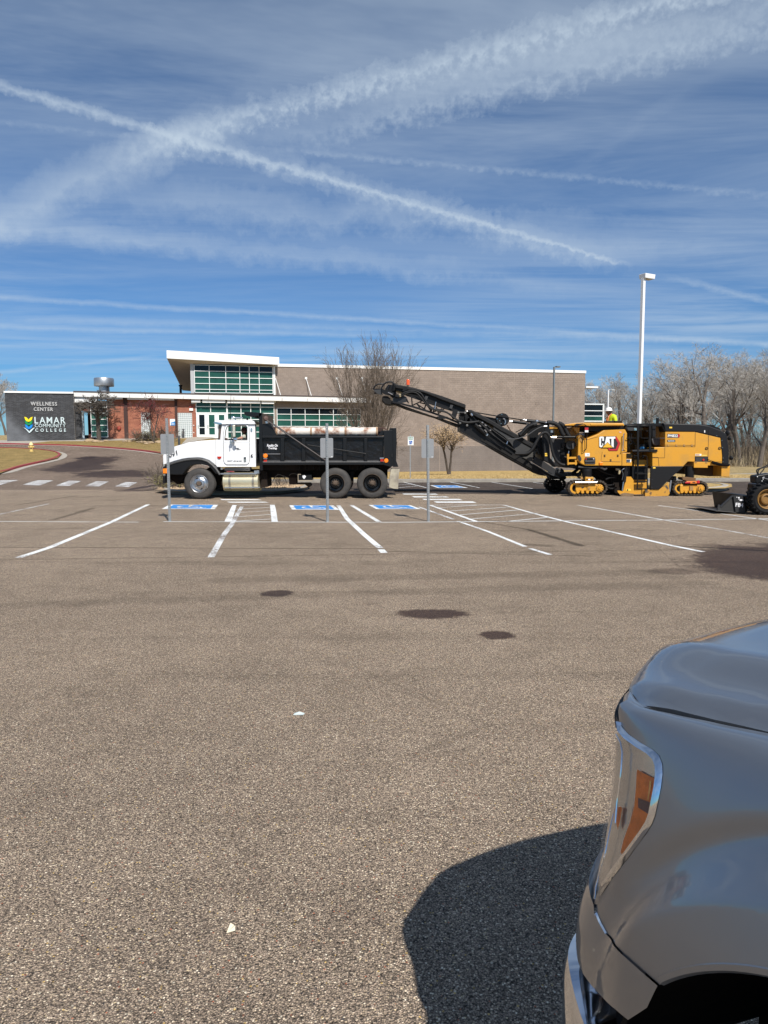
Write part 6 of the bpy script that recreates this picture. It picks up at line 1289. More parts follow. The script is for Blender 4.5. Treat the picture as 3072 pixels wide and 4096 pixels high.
for p in (((500, 340), (560, 290), (640, 265), (740, 262), (830, 290), (880, 350), (920, 430), (980, 510), (1060, 560), (1180, 580), (1280, 620), (1400, 720), (1500, 780), (1659, 785)), ((510, 360), (600, 300), (700, 280), (780, 300), (840, 370), (900, 450), (980, 540), (1100, 590), (1250, 610), (1350, 660), (1460, 760), (1600, 790))):
    pipe('hose', zT(*p), YC - .06, .028, M_canvas, cv, k=3, n=8)
for x, y in ((500, 355), (500, 330)): c = atY(*zT((x, y))[0], YC - .06); MB().cyl(c + Vector((-.03, 0, -.01)), c + Vector((.03, 0, .01)), .03, n=8).build('hose_end', mat('brass fitting', (.4, .33, .2), .4, metal=.9), cv)
pipe('ram_rod', zT((1095, 445), (1085, 500), (1075, 565)), YC - .08, .020, M_alu, cv); pipe('hydraulic_ram', zT((1465, 625), (1578, 628)), YC - .05, .045, M_mblk2, cv, n=10)
for x, y in ((1465, 625), (1578, 628), (1495, 795), (1610, 835)): c = atY(*zT((x, y))[0], YC - .08); MB().lathe([(0, -.02), (.04, -.015), (.045, .02)], c, (0, 1, 0), 12).build('pin', mat('greasy steel', (.2, .19, .17), .4, metal=.7), cv)
C('pivot_bracket', zT((1380, 580), (1440, 575), (1460, 600), (1420, 720), (1380, 740), (1350, 690)), -.03, .1, M_mblk2); C('pivot_bracket', zT((1570, 640), (1600, 640), (1659, 720), (1659, 780), (1640, 800), (1590, 780)), -.03, .1, M_mblk2)
C('idler_bracket', zT((1110, 690), (1170, 680), (1290, 690), (1290, 720), (1180, 730), (1130, 720)), .0, .15, M_mblk2)
# lower conveyor box
C('conveyor_frame', zU((0, 170), (120, 200), (280, 300), (430, 440), (560, 500), (700, 570), (850, 680), (980, 745), (1100, 815), (1080, 850), (900, 770), (600, 640), (280, 480), (0, 330)), .05, DC - .1, M_mblk)
C('conveyor_frame', zU((0, 60), (120, 60), (320, 170), (560, 330), (800, 470), (1000, 600), (1180, 700), (1200, 780), (980, 745), (560, 520), (280, 330), (0, 190)), .25, DC - .5, M_mblk)
C('conveyor_frame', zU((300, 480), (600, 560), (980, 745), (1110, 820), (1250, 900), (1450, 1020), (1420, 1040), (1330, 1042), (1240, 1010), (1090, 925), (820, 780), (560, 630)), .06, DC - .12, M_belt)
cl = MB(); P0, P1 = zU((330, 492), (1240, 1000)); n = 44
for i in range(n):
    t = (i + .5) / n; x = P0[0] + (P1[0] - P0[0]) * t; y = P0[1] + (P1[1] - P0[1]) * t
    q = pY([(x - 3, y - 12 - 10 * min(1, t * 3)), (x + 2, y - 12 - 10 * min(1, t * 3)), (x + 4, y - 2), (x - 1, y - 3)], YC + .03); cl.prism(q, (0, .05, 0))
cl.build('belt_cleats', M_belt, cv, kind='stuff')
C('side_rail', zU((1110, 828), (1130, 830), (1440, 1010), (1590, 1045), (1600, 1060), (1560, 1066), (1450, 1030), (1120, 842)), -.02, .06, M_greyc)
C('side_panel', zU((1185, 735), (1310, 800), (1440, 890), (1540, 950), (1610, 960), (1600, 1040), (1560, 1060), (1450, 1010), (1140, 825), (1160, 780)), .0, .05, mat('grey black panel', (.022, .022, .024), .5, var=.2, vscale=2), bevel=.01)
C('gearbox', zU((980, 745), (1060, 740), (1110, 700), (1170, 640), (1220, 650), (1190, 700), (1150, 770), (1160, 820), (1100, 810)), -.02, .3, mat('dull olive casting', (.055, .052, .045), .7, var=.3, vscale=5), bevel=.015)
C('gearbox', zU((1160, 570), (1220, 580), (1275, 640), (1290, 720), (1240, 700), (1220, 660), (1170, 620)), .0, .3, M_greyc, bevel=.02)
c = atY(*zU((1575, 985))[0], YC - .02); MB().lathe([(0, -.03), (.10, -.03), (.16, 0), (.17, .2), (0, .2)], c, (0, 1, 0), 20).build('tail_pulley', M_mblk2, cv, smooth=True)
MB().lathe([(.03, -.05), (.055, -.045), (.055, .0)], c, (0, 1, 0), 14).build('tail_pulley', M_greyc, cv)
pipe('hydraulic_ram', zU((235, 225), (420, 390)), YC - .05, .075, M_mblk, cv, n=12); c = atY(*zU((425, 390))[0], YC - .1); MB().lathe([(0, -.02), (.04, -.02), (.045, .02)], c, (0, 1, 0), 12).build('pin', M_alu, cv)
C('bracket', zU((80, 80), (100, 70), (210, 180), (200, 210), (110, 180)), -.03, .1, M_mblk2)
for k_, p in enumerate((((0, 170), (60, 195), (150, 200), (260, 185), (300, 180)), ((290, 180), (400, 220), (500, 300), (560, 360), (640, 440), (740, 510)), ((300, 190), (380, 250), (470, 330), (560, 420), (660, 500), (760, 560), (860, 630)), ((310, 175), (440, 250), (540, 340), (640, 410), (750, 490)), ((320, 210), (420, 300), (500, 380), (600, 450), (700, 530)))):
    pipe('hose', zU(*p), YC - .08 - .02 * k_, .045 if k_ == 0 else .020, M_canvas, cv, k=2, n=8)
for a in (((340, 195), (365, 205)), ((390, 230), (420, 250)), ((300, 240), (330, 262)), ((755, 495), (738, 540)), ((390, 310), (425, 352)), ((468, 318), (490, 325))): pipe('hose_clamp', zU(*a), YC - .14, .026, M_alu, cv)
pipe('tie_rod', zU((172, 62), (240, 150), (300, 200)), YC - .06, .014, M_mblk, cv); c = atY(*zU((180, 72))[0], YC - .08); MB().lathe([(0, -.06), (.05, -.04), (.045, .05), (0, .08)], c, (1, 0, -1.4), 12).build('rod_end', M_alu, cv, smooth=True)
pipe('tie_rod', zU((150, 22), (560, 92), (980, 155), (1060, 168)), YC + .1, .020, M_mblk, cv); pipe('rod_end', zU((105, 25), (165, 25)), YC + .1, .045, M_alu, cv, n=10)
pipe('hydraulic_ram', zU((1055, 168), (1220, 186), (1350, 205)), YC - .1, .06, M_mblk, cv, n=12); pipe('ram_rod', zU((990, 152), (1055, 165)), YC - .1, .03, M_chrome, cv, n=10); pipe('hydraulic_ram', zU((830, 182), (1055, 212)), YC + .6, .055, M_mblk, cv, n=12); pipe('ram_rod', zU((785, 178), (835, 183)), YC + .6, .03, M_chrome, cv, n=10)
K('rod_joint', zU((962, 145), (1000, 145), (1004, 168), (965, 170)), YC - .15, .2, M_mblk, cv); K('rod_joint', zU((1045, 200), (1090, 200), (1090, 228), (1045, 228)), YC + .5, .2, M_greyc, cv)
for x, y in ((1218, 178), (1360, 212)): c = atY(*zU((x, y))[0], YC - .2); MB().lathe([(.015, -.03), (.045, -.025), (.05, .03)], c, (0, 1, 0), 12).build('pin', M_alu, cv)
c = atY(*zU((674, 152))[0], YC + .15); MB().lathe([(0, -.02), (.215, -.02), (.228, .0), (.228, .28), (0, .28)], c, (0, 1, 0), 40).build('blower_drum', M_mblk2, cv, smooth=True)
C('blower_duct', zU((380, 95), (560, 130), (700, 170), (700, 250), (560, 200), (420, 120)), .2, .3, M_mblk); K('blower_motor', zU((665, 128), (715, 128), (728, 180), (700, 240), (668, 245)), YC + .08, .06, M_mblk, cv)
pipe('blower_fitting', zU((680, 138), (705, 140), (720, 190), (705, 225)), YC + .03, .022, M_alu, cv, k=1); pipe('drum_leg', zU((745, 240), (800, 330), (870, 380)), YC + .2, .02, mat('rust strut', (.08, .04, .02), .7), cv); pipe('drum_leg', zU((880, 352), (960, 310), (1040, 285)), YC + .3, .015, M_mblk, cv)
for i, q in enumerate(((660, 70), (585, 140), (650, 215), (625, 170))): c = atY(*zU(q)[0], YC + .13); MB().cyl(c, c + Vector((0, -.01, 0)), .013, n=6).build('bolt', M_chrome, cv)
# beacon
c = atY(*zT((630, 165))[0], YC + .15); bc = MB().lathe([(0, 0), (.066, 0), (.062, .05), (.060, .17), (.052, .19), (0, .19)], c, (0, 0, 1), 20).build('beacon', mat('orange beacon', (.75, .10, .01), .15, coat=.8), cv, smooth=True)
MB().cyl(c + Vector((0, 0, -.14)), c, .018, n=8).build('beacon_stem', M_mblk, cv); K('beacon_bracket', zT((560, 205), (610, 200), (620, 240), (560, 270), (535, 260)), YC - .02, .1, M_mblk, cv)
# --- crawler tracks
def crawler(pts_frame, L, Rr, T_, B_, y, w, shaded=False, parent=mi):
    """oval track between image x L..R, y T..B standing at depth y"""
    p = empty('crawler', (0, 0, 0)); p.parent = parent
    a = atY(L, B_, y); b = atY(Rr, T_, y); x0, x1, z0, z1 = a.x, b.x, max(a.z, .0), b.z; z0 = 0.015; h = z1 - z0; r = h * .5
    p.location = Vector(((x0 + x1) / 2, y, 0)) - wloc(parent)
    # path: flat bottom, raised ends
    path = []; rb = r * .55
    def arc(cx, cz, rad, a0, a1, n=8):
        for i in range(n + 1): t = radians(a0 + (a1 - a0) * i / n); path.append((cx + rad * cos(t), cz + rad * sin(t)))
    arc(x0 + r, z0 + h - r, r, 100, 190); path.append((x0 + r * .35, z0 + r * .35)); path.append((x0 + r * .9, z0)); path.append((x1 - r * .9, z0)); path.append((x1 - r * .35, z0 + r * .35)); arc(x1 - r, z0 + h - r, r, -10, 80); path.append(((x0 + x1) / 2, z0 + h - .01))
    path.append(path[0]); d = [0]
    for q0, q1 in zip(path[:-1], path[1:]): d.append(d[-1] + math.hypot(q1[0] - q0[0], q1[1] - q0[1]))
    n = int(d[-1] / .105); mt = MB(); me = None
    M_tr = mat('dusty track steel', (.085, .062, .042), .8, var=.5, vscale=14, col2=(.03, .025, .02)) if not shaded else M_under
    for i in range(n):
        s = d[-1] * (i + .5) / n; k = max(j for j in range(len(d) - 1) if d[j] <= s); t = (s - d[k]) / (d[k + 1] - d[k])
        qx = path[k][0] + (path[k + 1][0] - path[k][0]) * t; qz = path[k][1] + (path[k + 1][1] - path[k][1]) * t
        u = Vector((path[k + 1][0] - path[k][0], 0, path[k + 1][1] - path[k][1])).normalized(); nn = Vector((u.z, 0, -u.x))
        if nn.dot(Vector((qx - (x0 + x1) / 2, 0, qz - (z0 + h / 2)))) < 0: nn = -nn
        if me is None:
            t_ = MB(); t_.box(-.046, .046, 0, w, -.03, .0); t_.box(-.012, .012, .0, w, 0, .022); t_.box(-.036, .036, -.012, .03, -.055, -.02); t_.box(-.02, .02, .05, w - .05, -.07, -.02)
            o = t_.build('track_shoe', M_tr); me = o.data; bpy.data.objects.remove(o)
        o = bpy.data.objects.new('track_shoe', me); scene.collection.objects.link(o); o.parent = p
        o.matrix_local = Matrix.Translation(Vector((qx, y, qz)) - wloc(p)) @ Matrix(((u.x, 0, nn.x, 0), (0, 1, 0, 0), (u.z, 0, nn.z, 0), (0, 0, 0, 1)))
    MF = M_under if shaded else M_yel  # shaded crawlers are coloured near-black for the gloom under the machine
    zc_ = z0 + h * .5
    bx = MB(); bx.box(x0 + r * 1.0, x1 - r * 1.25, y + .02, y + w - .02, z0 + h * .33, z0 + h * .76); bx.build('track_frame', MF, p, bevel=.02)
    MB().box(x0 + r * .8, x1 - r * .6, y + .06, y + w - .06, z0 + .09, z0 + h - .1).build('track_core', M_under, p)
    c = Vector((x1 - r * 1.02, y - .02, zc_)); rr = r * .42
    MB().lathe([(0, -.05), (rr * .35, -.05), (rr * .4, -.02), (rr * .8, -.02), (rr * .85, .0), (rr * 1.25, .01), (rr * 1.3, .1)], c, (0, 1, 0), 28).build('drive_hub', MF, p, smooth=True)
    bo = MB()
    for i in range(10): t = 2 * pi * i / 10; q = c + Vector((cos(t) * rr, -.0, sin(t) * rr)); bo.cyl(q, q + Vector((0, -.02, 0)), .012, n=6)
    bo.build('hub_bolts', M_rust, p, kind='stuff')
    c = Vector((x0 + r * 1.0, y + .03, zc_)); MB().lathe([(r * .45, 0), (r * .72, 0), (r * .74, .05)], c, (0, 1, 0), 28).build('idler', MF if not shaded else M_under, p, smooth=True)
    for i in range(5):
        x = x0 + r * .95 + (x1 - x0 - 1.9 * r) * (i + .5) / 5; MB().lathe([(0, -.01), (.05, -.01), (.06, .02), (.06, .06)], (x, y + .0, z0 + .14), (0, 1, 0), 14).build('track_roller', MF, p, smooth=True)
    return p, x0, x1, z0, z1
cr = crawler(None, 2180 + 400 / 4.366, 2180 + 1090 / 4.366, 1680 + 1058 / 4.366, 1984, YM - .02, .34)[0]
K('track_frame', zR((740, 1120), (880, 1120), (895, 1240), (735, 1240)), YM - .03, .1, M_yel, cr, bevel=.01); K('track_frame', zR((752, 1175), (792, 1175), (790, 1205), (772, 1225), (752, 1205)), YM - .045, .02, M_yeld, cr); K('slot', zR((638, 1172), (680, 1168), (682, 1180), (660, 1192), (640, 1188)), YM - .01, .02, M_print, cr)
K('leg_bracket', zR((706, 992), (850, 1000), (846, 1072), (706, 1076)), YM - .05, .5, M_yel, bevel=.01); K('white_label', zR((755, 1026), (790, 1026), (790, 1050), (755, 1050)), YM - .056, .006, M_lab)
for x in (733, 817): c = atY(*zR((x, 1040))[0], YM - .05); MB().cyl(c, c + Vector((0, -.008, 0)), .03, n=10).build('bolt_hole', M_print, mi)
K('leg_bracket', zR((622, 990), (706, 994), (706, 1040), (622, 1030)), YM + .1, .4, M_yeld)
pipe('hydraulic_ram', zR((525, 1092), (905, 1086)), YM - .1, .045, M_chrome, n=12); K('ram_mount', zR((745, 1098), (798, 1095), (795, 1118), (760, 1118)), YM - .12, .08, M_chrome)
mb = MB(); a = atY(*zR((730, 850))[0], YM + .15); b = atY(*zR((730, 995))[0], YM + .15); mb.lathe([(.16, 0), (.165, .03), (.165, .2), (.17, .22), (.165, .24), (.165, (a - b).length)], b, a - b, 24); mb.build('leg_cylinder', M_mblk2, mi, smooth=True)
cr2 = crawler(None, 2500 + 690 / 3.607, 2500 + 1203 / 3.607, 1680 + 885 / 3.607, 1984, YM - .02, .34)[0]
K('track_frame', zS((935, 955), (985, 955), (988, 1020), (935, 1020)), YM - .04, .1, M_yeld, cr2, bevel=.01)
mb = MB(); a = atY(*zS((930, 670))[0], YM + .18); b = atY(*zS((930, 840))[0], YM + .18); mb.lathe([(.14, 0), (.145, .03), (.145, (a - b).length)], b, a - b, 24); mb.build('leg_cylinder', M_mblk2, mi, smooth=True)
K('leg_bracket', zS((828, 828), (900, 822), (960, 830), (1025, 835), (1020, 880), (900, 880), (832, 862)), YM + .0, .4, mat('rust brown bracket', (.14, .075, .03), .7), bevel=.01)
K('tool_bar', zS((868, 895), (945, 890), (945, 914), (870, 916)), YM - .1, .05, M_red, bevel=.01); K('tool_bar', zS((885, 882), (1035, 880), (1040, 915), (940, 918), (945, 895), (890, 895)), YM - .09, .05, mat('orange paddle', (.7, .2, .02), .5), bevel=.01); K('tool_bar', zS((1035, 882), (1066, 868), (1082, 880), (1078, 914), (1040, 914)), YM - .1, .05, M_red, bevel=.01); K('tool_print', zS((975, 892), (1015, 892), (1015, 904), (975, 904)), YM - .096, .006, M_print)
K('wiper', zS((700, 812), (740, 812), (742, 870), (700, 905), (670, 900), (680, 850)), YM + .4, .5, M_mblk)
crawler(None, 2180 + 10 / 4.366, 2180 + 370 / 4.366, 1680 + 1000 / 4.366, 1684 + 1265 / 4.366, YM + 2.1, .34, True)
K('far_leg', zR((60, 940), (330, 940), (380, 1010), (350, 1040), (90, 1030)), YM + 1.9, .5, M_mblk); K('axle_beam', zR((200, 930), (640, 930), (640, 980), (300, 985)), YM + .6, 1.6, M_mblk)
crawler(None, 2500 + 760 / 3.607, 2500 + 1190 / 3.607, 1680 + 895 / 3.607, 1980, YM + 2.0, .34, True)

# worker standing on the deck
wy = YM + 1.3; feet = atY(*zE((1130, 690))[0], wy)
hd = atY(*zE((1112, 325))[0], wy); shz = atY(*zE((1130, 368))[0], wy).z
wk = empty('person', (hd.x + .03, wy, hd.z - 1.55), 'worker in white hard hat and high-visibility yellow shirt standing on the milling machine', 'person')
M_hv = mat('high visibility yellow', (.62, .78, .02), .7, var=.2, vscale=6)
head(wk, hd, .098, (-1, .15, -.05), mat('worker skin', (.16, .085, .06), .6))
person_mesh('neck_cover', [(hd.x + .03, wy, shz, .085), (hd.x + .03, wy, hd.z - .05, .075), (hd.x + .035, wy, hd.z + .02, .07)], [(0, 1), (1, 2)], mat('black neck gaiter', (.02, .02, .02), .9), wk, 1)
hz0 = hd.z + .035
MB().lathe([(.150, .0), (.152, .008), (.125, .014), (.118, .05), (.098, .10), (.05, .13), (0, .135)], Vector((hd.x, wy, hz0)), (-.08, 0, 1), 28).build('hard_hat', mat('white hard hat', (.82, .80, .76), .3, coat=.3), wk, smooth=True)
MB().prism([Vector((hd.x - .10, wy - .10, hz0 + .004)), Vector((hd.x - .19, wy - .05, hz0 - .008)), Vector((hd.x - .19, wy + .05, hz0 - .008)), Vector((hd.x - .10, wy + .10, hz0 + .004))], (0, 0, .012)).build('hat_brim', mat('white hard hat', (.82, .80, .76), .3, coat=.3), wk)
sx = hd.x + .10
person_mesh('shirt', [(sx, wy, shz - .52, .15), (sx, wy, shz - .28, .155), (sx, wy, shz - .07, .15), (hd.x + .05, wy, shz + .03, .075), (sx + .05, wy - .19, shz - .06, .085), (sx + .09, wy - .23, shz - .26, .068), (sx - .05, wy - .20, shz - .42, .052), (sx + .05, wy + .19, shz - .06, .085), (sx + .02, wy + .23, shz - .26, .068), (sx - .12, wy + .15, shz - .38, .05)],
            [(0, 1), (1, 2), (2, 3), (2, 4), (4, 5), (5, 6), (2, 7), (7, 8), (8, 9)], M_hv, wk)
person_mesh('trousers', [(sx, wy, shz - .58, .14), (sx, wy - .09, shz - .75, .09), (sx - .01, wy - .10, shz - 1.1, .065), (sx, wy - .10, shz - 1.42, .05), (sx, wy + .09, shz - .75, .09), (sx - .01, wy + .10, shz - 1.1, .065), (sx, wy + .10, shz - 1.42, .05)], [(0, 1), (1, 2), (2, 3), (0, 4), (4, 5), (5, 6)], mat('dark work trousers', (.03, .04, .07), .9), wk)
hand(wk, (sx - .08, wy - .20, shz - .43), (-1, 0, -.15), (0, 0, -1), mat('work glove', (.1, .09, .08), .9))
hand(wk, (sx - .15, wy + .14, shz - .39), (-1, 0, -.1), (0, 0, -1), mat('work glove', (.1, .09, .08), .9))
M_or = mat('orange vest trim', (.75, .25, .10), .7)
for s_ in (-1, 1):
    mb = MB(); mb.tube([Vector((sx - .145, wy + s_ * .07, shz - .36)), Vector((sx - .155, wy + s_ * .075, shz - .2)), Vector((sx - .11, wy + s_ * .09, shz - .02)), Vector((sx - .02, wy + s_ * .10, shz + .055))], .018, 6); mb.build('vest_trim', M_or, wk, smooth=True)
K('deck_rail', zE((1090, 445), (1180, 440), (1186, 468), (1090, 468)), YM + .5, .4, M_mblk, bevel=.01); K('deck_rail', zE((1195, 442), (1280, 440), (1290, 468), (1198, 468)), YM + .5, .4, M_mblk, bevel=.01)
# ------------------------------------------------------------------ posts, signs, lamps
M_galv = mat('galvanised steel', (.34, .36, .37), .5, metal=.45, var=.25, vscale=14, spec=.4)
M_signback = mat('bare aluminium sign back', (.30, .31, .32), .5, metal=.35, var=.12, vscale=6)
def sign_post(top, bot, plate_, label):
    b = atZ(bot[0], bot[1], 0); t = atY(top[0], top[1], b.y); H = t.z
    p = empty('sign_post', b, label, 'sign post', 'back-facing bay signs in the parking row')
    lean = Vector((t.x - b.x, 0, 0)) / H
    def at(z, dx, dy): return b + Vector((lean.x * z + dx, dy, z))
    w = .031; holes = []
    n = int(H / .05)
    for i in range(1, n): z = i * .05; holes.append([at(z, cos(a) * .008, 0) + Vector((0, 0, sin(a) * .008)) for a in [radians(k * 60) for k in range(6)]])
    mb = MB(); mb.prismh([at(-.1, -w * .5, 0), at(-.1, w * .5, 0), at(H, w * .5, 0), at(H, -w * .5, 0)], holes, (0, .004, 0))
    for s in (-1, 1): mb.prism([at(-.1, s * w * .5, .004), at(-.1, s * w * .5, .03), at(H, s * w * .5, .03), at(H, s * w * .5, .004)], (s * .004, 0, 0)); mb.prism([at(-.1, s * w * .5, .028), at(-.1, s * (w * .5 + .016), .028), at(H, s * (w * .5 + .016), .028), at(H, s * w * .5, .028)], (0, .004, 0))
    mb.build('post', M_galv, p)
    x0, x1, y0, y1 = plate_; q = [atY(x0, y0, b.y + .036), atY(x1, y1, b.y + .036)]; r = .03
    pts = []
    for cx, cz, a0 in ((q[0].x + r, q[0].z - r, 90), (q[0].x + r, q[1].z + r, 180), (q[1].x - r, q[1].z + r, 270), (q[1].x - r, q[0].z - r, 0)):
        pts += [Vector((cx + r * cos(radians(a0 + k * 22.5)), b.y + .036, cz + r * sin(radians(a0 + k * 22.5)))) for k in range(5)]
    MB().prism(pts, (0, .003, 0)).build('sign_plate', M_signback, p)
    mb = MB()
    for z in (q[0].z - .05, q[1].z + .05): mb = MB(); mb.cyl(at(z, 0, -.008), at(z, 0, .04), .009, n=6); mb.build('bolt', M_chrome, p)
    q2 = atY(x1 - 6, y1 - 4, b.y + .035); mb = MB(); mb.box(q2.x - .02, q2.x + .02, b.y + .033, b.y + .036, q2.z - .006, q2.z + .006); mb.build('sticker', M_lab, p)
sign_post((665, 1673), (678, 2087), (641, 698, 1736, 1817), 'perforated steel post with blank grey sign back, leftmost of three, before the truck cab')
sign_post((1307, 1693), (1310, 2088), (1281, 1333, 1752, 1831), 'perforated steel post with blank grey sign back, in front of the truck bed')
sign_post((1711, 1700), (1714, 2086), (1686, 1735, 1755, 1832), 'perforated steel post with blank grey sign back, standing right of the truck tail')
# reserved parking sign across the lot
yb = 36.6; b = atY(1641, 1913, yb); b.z = hgt(b.x, yb) + .1
rs = empty('reserved_sign', b, 'white RESERVED PARKING sign with wheelchair symbol on a thin post before the tan wall', 'parking sign')
t = atY(1641, 1739, yb); mb = MB(); mb.box(b.x - .025, b.x + .025, yb, yb + .04, b.z - .1, t.z); mb.build('post', M_galv, rs)
q = pY(zD((376, 615), (424, 615), (424, 686), (376, 686)), yb - .01); MB().prism(q, (0, .005, 0)).build('sign_plate', mat('sign white', (.78, .80, .78), .4), rs)
M_sg = mat('sign green', (.02, .20, .07), .5); cc = (q[0] + q[1]) / 2
text_fit('lettering', 'RESERVED', cc + Vector((0, -.002, -.055)), .25, .055, (1, 0, 0), (0, 0, 1), M_sg, rs, bold=.02); text_fit('lettering', 'PARKING', cc + Vector((0, -.002, -.13)), .22, .055, (1, 0, 0), (0, 0, 1), M_sg, rs, bold=.02)
MB().prism(pY(zD((387, 650), (413, 650), (413, 677), (387, 677)), yb - .012), (0, .003, 0)).build('blue_square', mat('sign blue deep', (.01, .10, .42), .4), rs)
sc = atY(*zD((400, 664))[0], yb - .016); mb = MB(); mb.tube([sc + Vector((cos(a) * .06 - .01, 0, sin(a) * .06 - .02)) for a in [radians(k) for k in range(120, 380, 20)]], .008, 4); mb.tube([sc + Vector((-.01, 0, .09)), sc + Vector((-.01, 0, 0)), sc + Vector((.05, 0, 0)), sc + Vector((.075, 0, -.07))], .009, 4); mb.cyl(sc + Vector((-.01, .003, .105)), sc + Vector((-.01, -.003, .105)), .016, n=10); mb.build('wheelchair_symbol', M_lab, rs)
# lamp posts
def lamp(px, ytop, Y, w, m, mh, head, label, group='parking lot lamp posts', arm=0.0):
    t = atY(px, ytop, Y); g = hgt(t.x, Y); p = empty('street_lamp', (t.x, Y, g), label, 'street lamp', group)
    a = radians(28); ux = Vector((cos(a), sin(a), 0)); uy = Vector((-sin(a), cos(a), 0)); c = Vector((t.x, Y, 0))
    def bx(name, x0, x1, y0, y1, z0, z1, m_, taper=0, bev=0):
        mb = MB(); mb.hexa([c + ux * (x0 + taper) + uy * (y0 + taper) + Vector((0, 0, z0)), c + ux * (x1 - taper) + uy * (y0 + taper) + Vector((0, 0, z0)), c + ux * (x1 - taper) + uy * (y1 - taper) + Vector((0, 0, z0)), c + ux * (x0 + taper) + uy * (y1 - taper) + Vector((0, 0, z0))],
            [c + ux * x0 + uy * y0 + Vector((0, 0, z1)), c + ux * x1 + uy * y0 + Vector((0, 0, z1)), c + ux * x1 + uy * y1 + Vector((0, 0, z1)), c + ux * x0 + uy * y1 + Vector((0, 0, z1))]); return mb.build(name, m_, p, bevel=bev)
    zt_ = t.z - head[2]
    bx('pole', -w / 2, w / 2, -w / 2, w / 2, g + .5, zt_ + .02, m)
    mb = MB(); mb.cyl((t.x, Y, g - .2), (t.x, Y, g + .5), w * 1.6, n=20); mb.build('base', M_conc, p)
    if arm: mb = MB(); mb.box(t.x, t.x + arm, Y - .03, Y + .03, t.z - .16, t.z - .08); mb.build('arm', m, p)
    h = bx('lamp_head', arm - (w * .6 if not arm else 0), arm + head[0], -head[1] / 2, head[1] / 2, t.z - head[2], t.z, mh, .02, .015)
    bx('lamp_lens', arm + .06, arm + head[0] - .08, -head[1] / 2 + .06, head[1] / 2 - .06, t.z - head[2] - .012, t.z - head[2] + .01, mat('frosted lens', (.5, .5, .48), .2))
M_pole = mat('white painted pole', (.80, .80, .79), .4); M_poleg = mat('grey pole', (.20, .23, .25), .45, metal=.3)
lamp(2574, 1096, 35.5, .15, M_pole, M_pole, (.60, .42, .22), 'tall white square lamp post rising behind the milling machine')
lamp(2217, 1464, 62, .12, M_poleg, M_poleg, (.42, .30, .10), 'slim grey lamp post in front of the tan block hall', arm=.18)
lamp(2433, 1556, 96, .16, M_pole, mat('grey lamp head', (.4, .42, .42), .5), (.7, .5, .2), 'distant pale lamp post seen beside the worker, before bare trees', arm=.3)
# small bollard lights by the entrance path
for (px, py, top, lab) in ((734, 1754, 1713, 'black bollard light before the glass block window'), (717, 1789, 1733, 'grey bollard light on the grass, nearest the truck bonnet')):
    b = atH(px, py); Hh = .95; p = empty('bollard_light', b, lab, 'bollard light', 'bollard lights by the entrance path')
    g = b.z; mb = MB(); mb.cyl((b.x, b.y, g), (b.x, b.y, g + Hh * .72), .10, n=16); mb.build('post', mat('dark bronze post', (.05, .055, .06), .5), p, smooth=True)
    mb = MB(); mb.lathe([(.085, Hh * .72), (.085, Hh * .88), (.11, Hh * .88), (.11, Hh * .98), (0, Hh)], b, (0, 0, 1), 16); mb.build('louvred_top', mat('bronze cap', (.09, .095, .10), .5), p, smooth=True)
# hydrant
b = atH(126, 1812); b.z = hgt(b.x, b.y) + .1; M_hyd = mat('pale yellow hydrant', (.72, .52, .18), .5, var=.15, vscale=5)
hy = empty('fire_hydrant', b, 'pale yellow fire hydrant on the dormant lawn by the red kerb', 'fire hydrant')
MB().lathe([(.15, 0), (.15, .05), (.11, .06), (.105, .44), (.14, .45), (.14, .49), (.0, .49)], b, (0, 0, 1), 20).build('barrel', M_hyd, hy, smooth=True)
MB().lathe([(.16, .49), (.165, .52), (.13, .56), (.12, .62), (.08, .69), (.03, .71), (.03, .76), (0, .76)], b, (0, 0, 1), 20).build('bonnet', mat('cream bonnet', (.78, .62, .30), .5), hy, smooth=True)
for d, r, L in (((1, 0, 0), .06, .22), ((-1, 0, 0), .06, .2), ((.35, -1, 0), .075, .22)):
    dd = Vector(d).normalized(); c = b + Vector((0, 0, .36)); MB().lathe([(r * .8, .08), (r * .8, L - .07), (r, L - .07), (r, L - .01), (r * .4, L), (r * .35, L + .03), (0, L + .03)], c, dd, 12).build('outlet', M_hyd, hy, smooth=True)

# ------------------------------------------------------------------ islands
M_mulch = mat('tan river gravel', (.48, .36, .22), .9, col2=(.16, .10, .06), vscale=16, lo=.4, hi=.6, bump=.05, bscale=16)
ip = [(-9.1, 30.6), (-8.75, 28.6)] + XY(atZ(618, 1972), atZ(680, 1979), atZ(900, 1983), atZ(1120, 1979), atZ(1205, 1970), atZ(1242, 1956)) + [(-3.3, 31.5), (-4.2, 33.4), (-8.9, 33.4)]
kerb('kerb', ip + [ip[0]], M_conc, h=.15, side=1, w=.18)
drape('planting_bed', ip, M_mulch, .13, step=0)
drape('kerb_paint', [(-9.12, 31.6), (-8.86, 29.4), (-8.68, 29.5), (-8.94, 31.6)], M_redpaint, .158, step=0)
ip2 = XY(atZ(2560, 1972), atZ(2800, 1971), atZ(2900, 1969), atZ(2928, 1962), atZ(2925, 1950), atZ(2880, 1944), atZ(2560, 1940))
ip2 = [(p[0], p[1]) for p in ip2]
kerb('kerb', ip2 + [ip2[0]], M_conc, h=.17, side=1, w=.2); drape('grass_island', ip2, M_dry, .15, step=0)
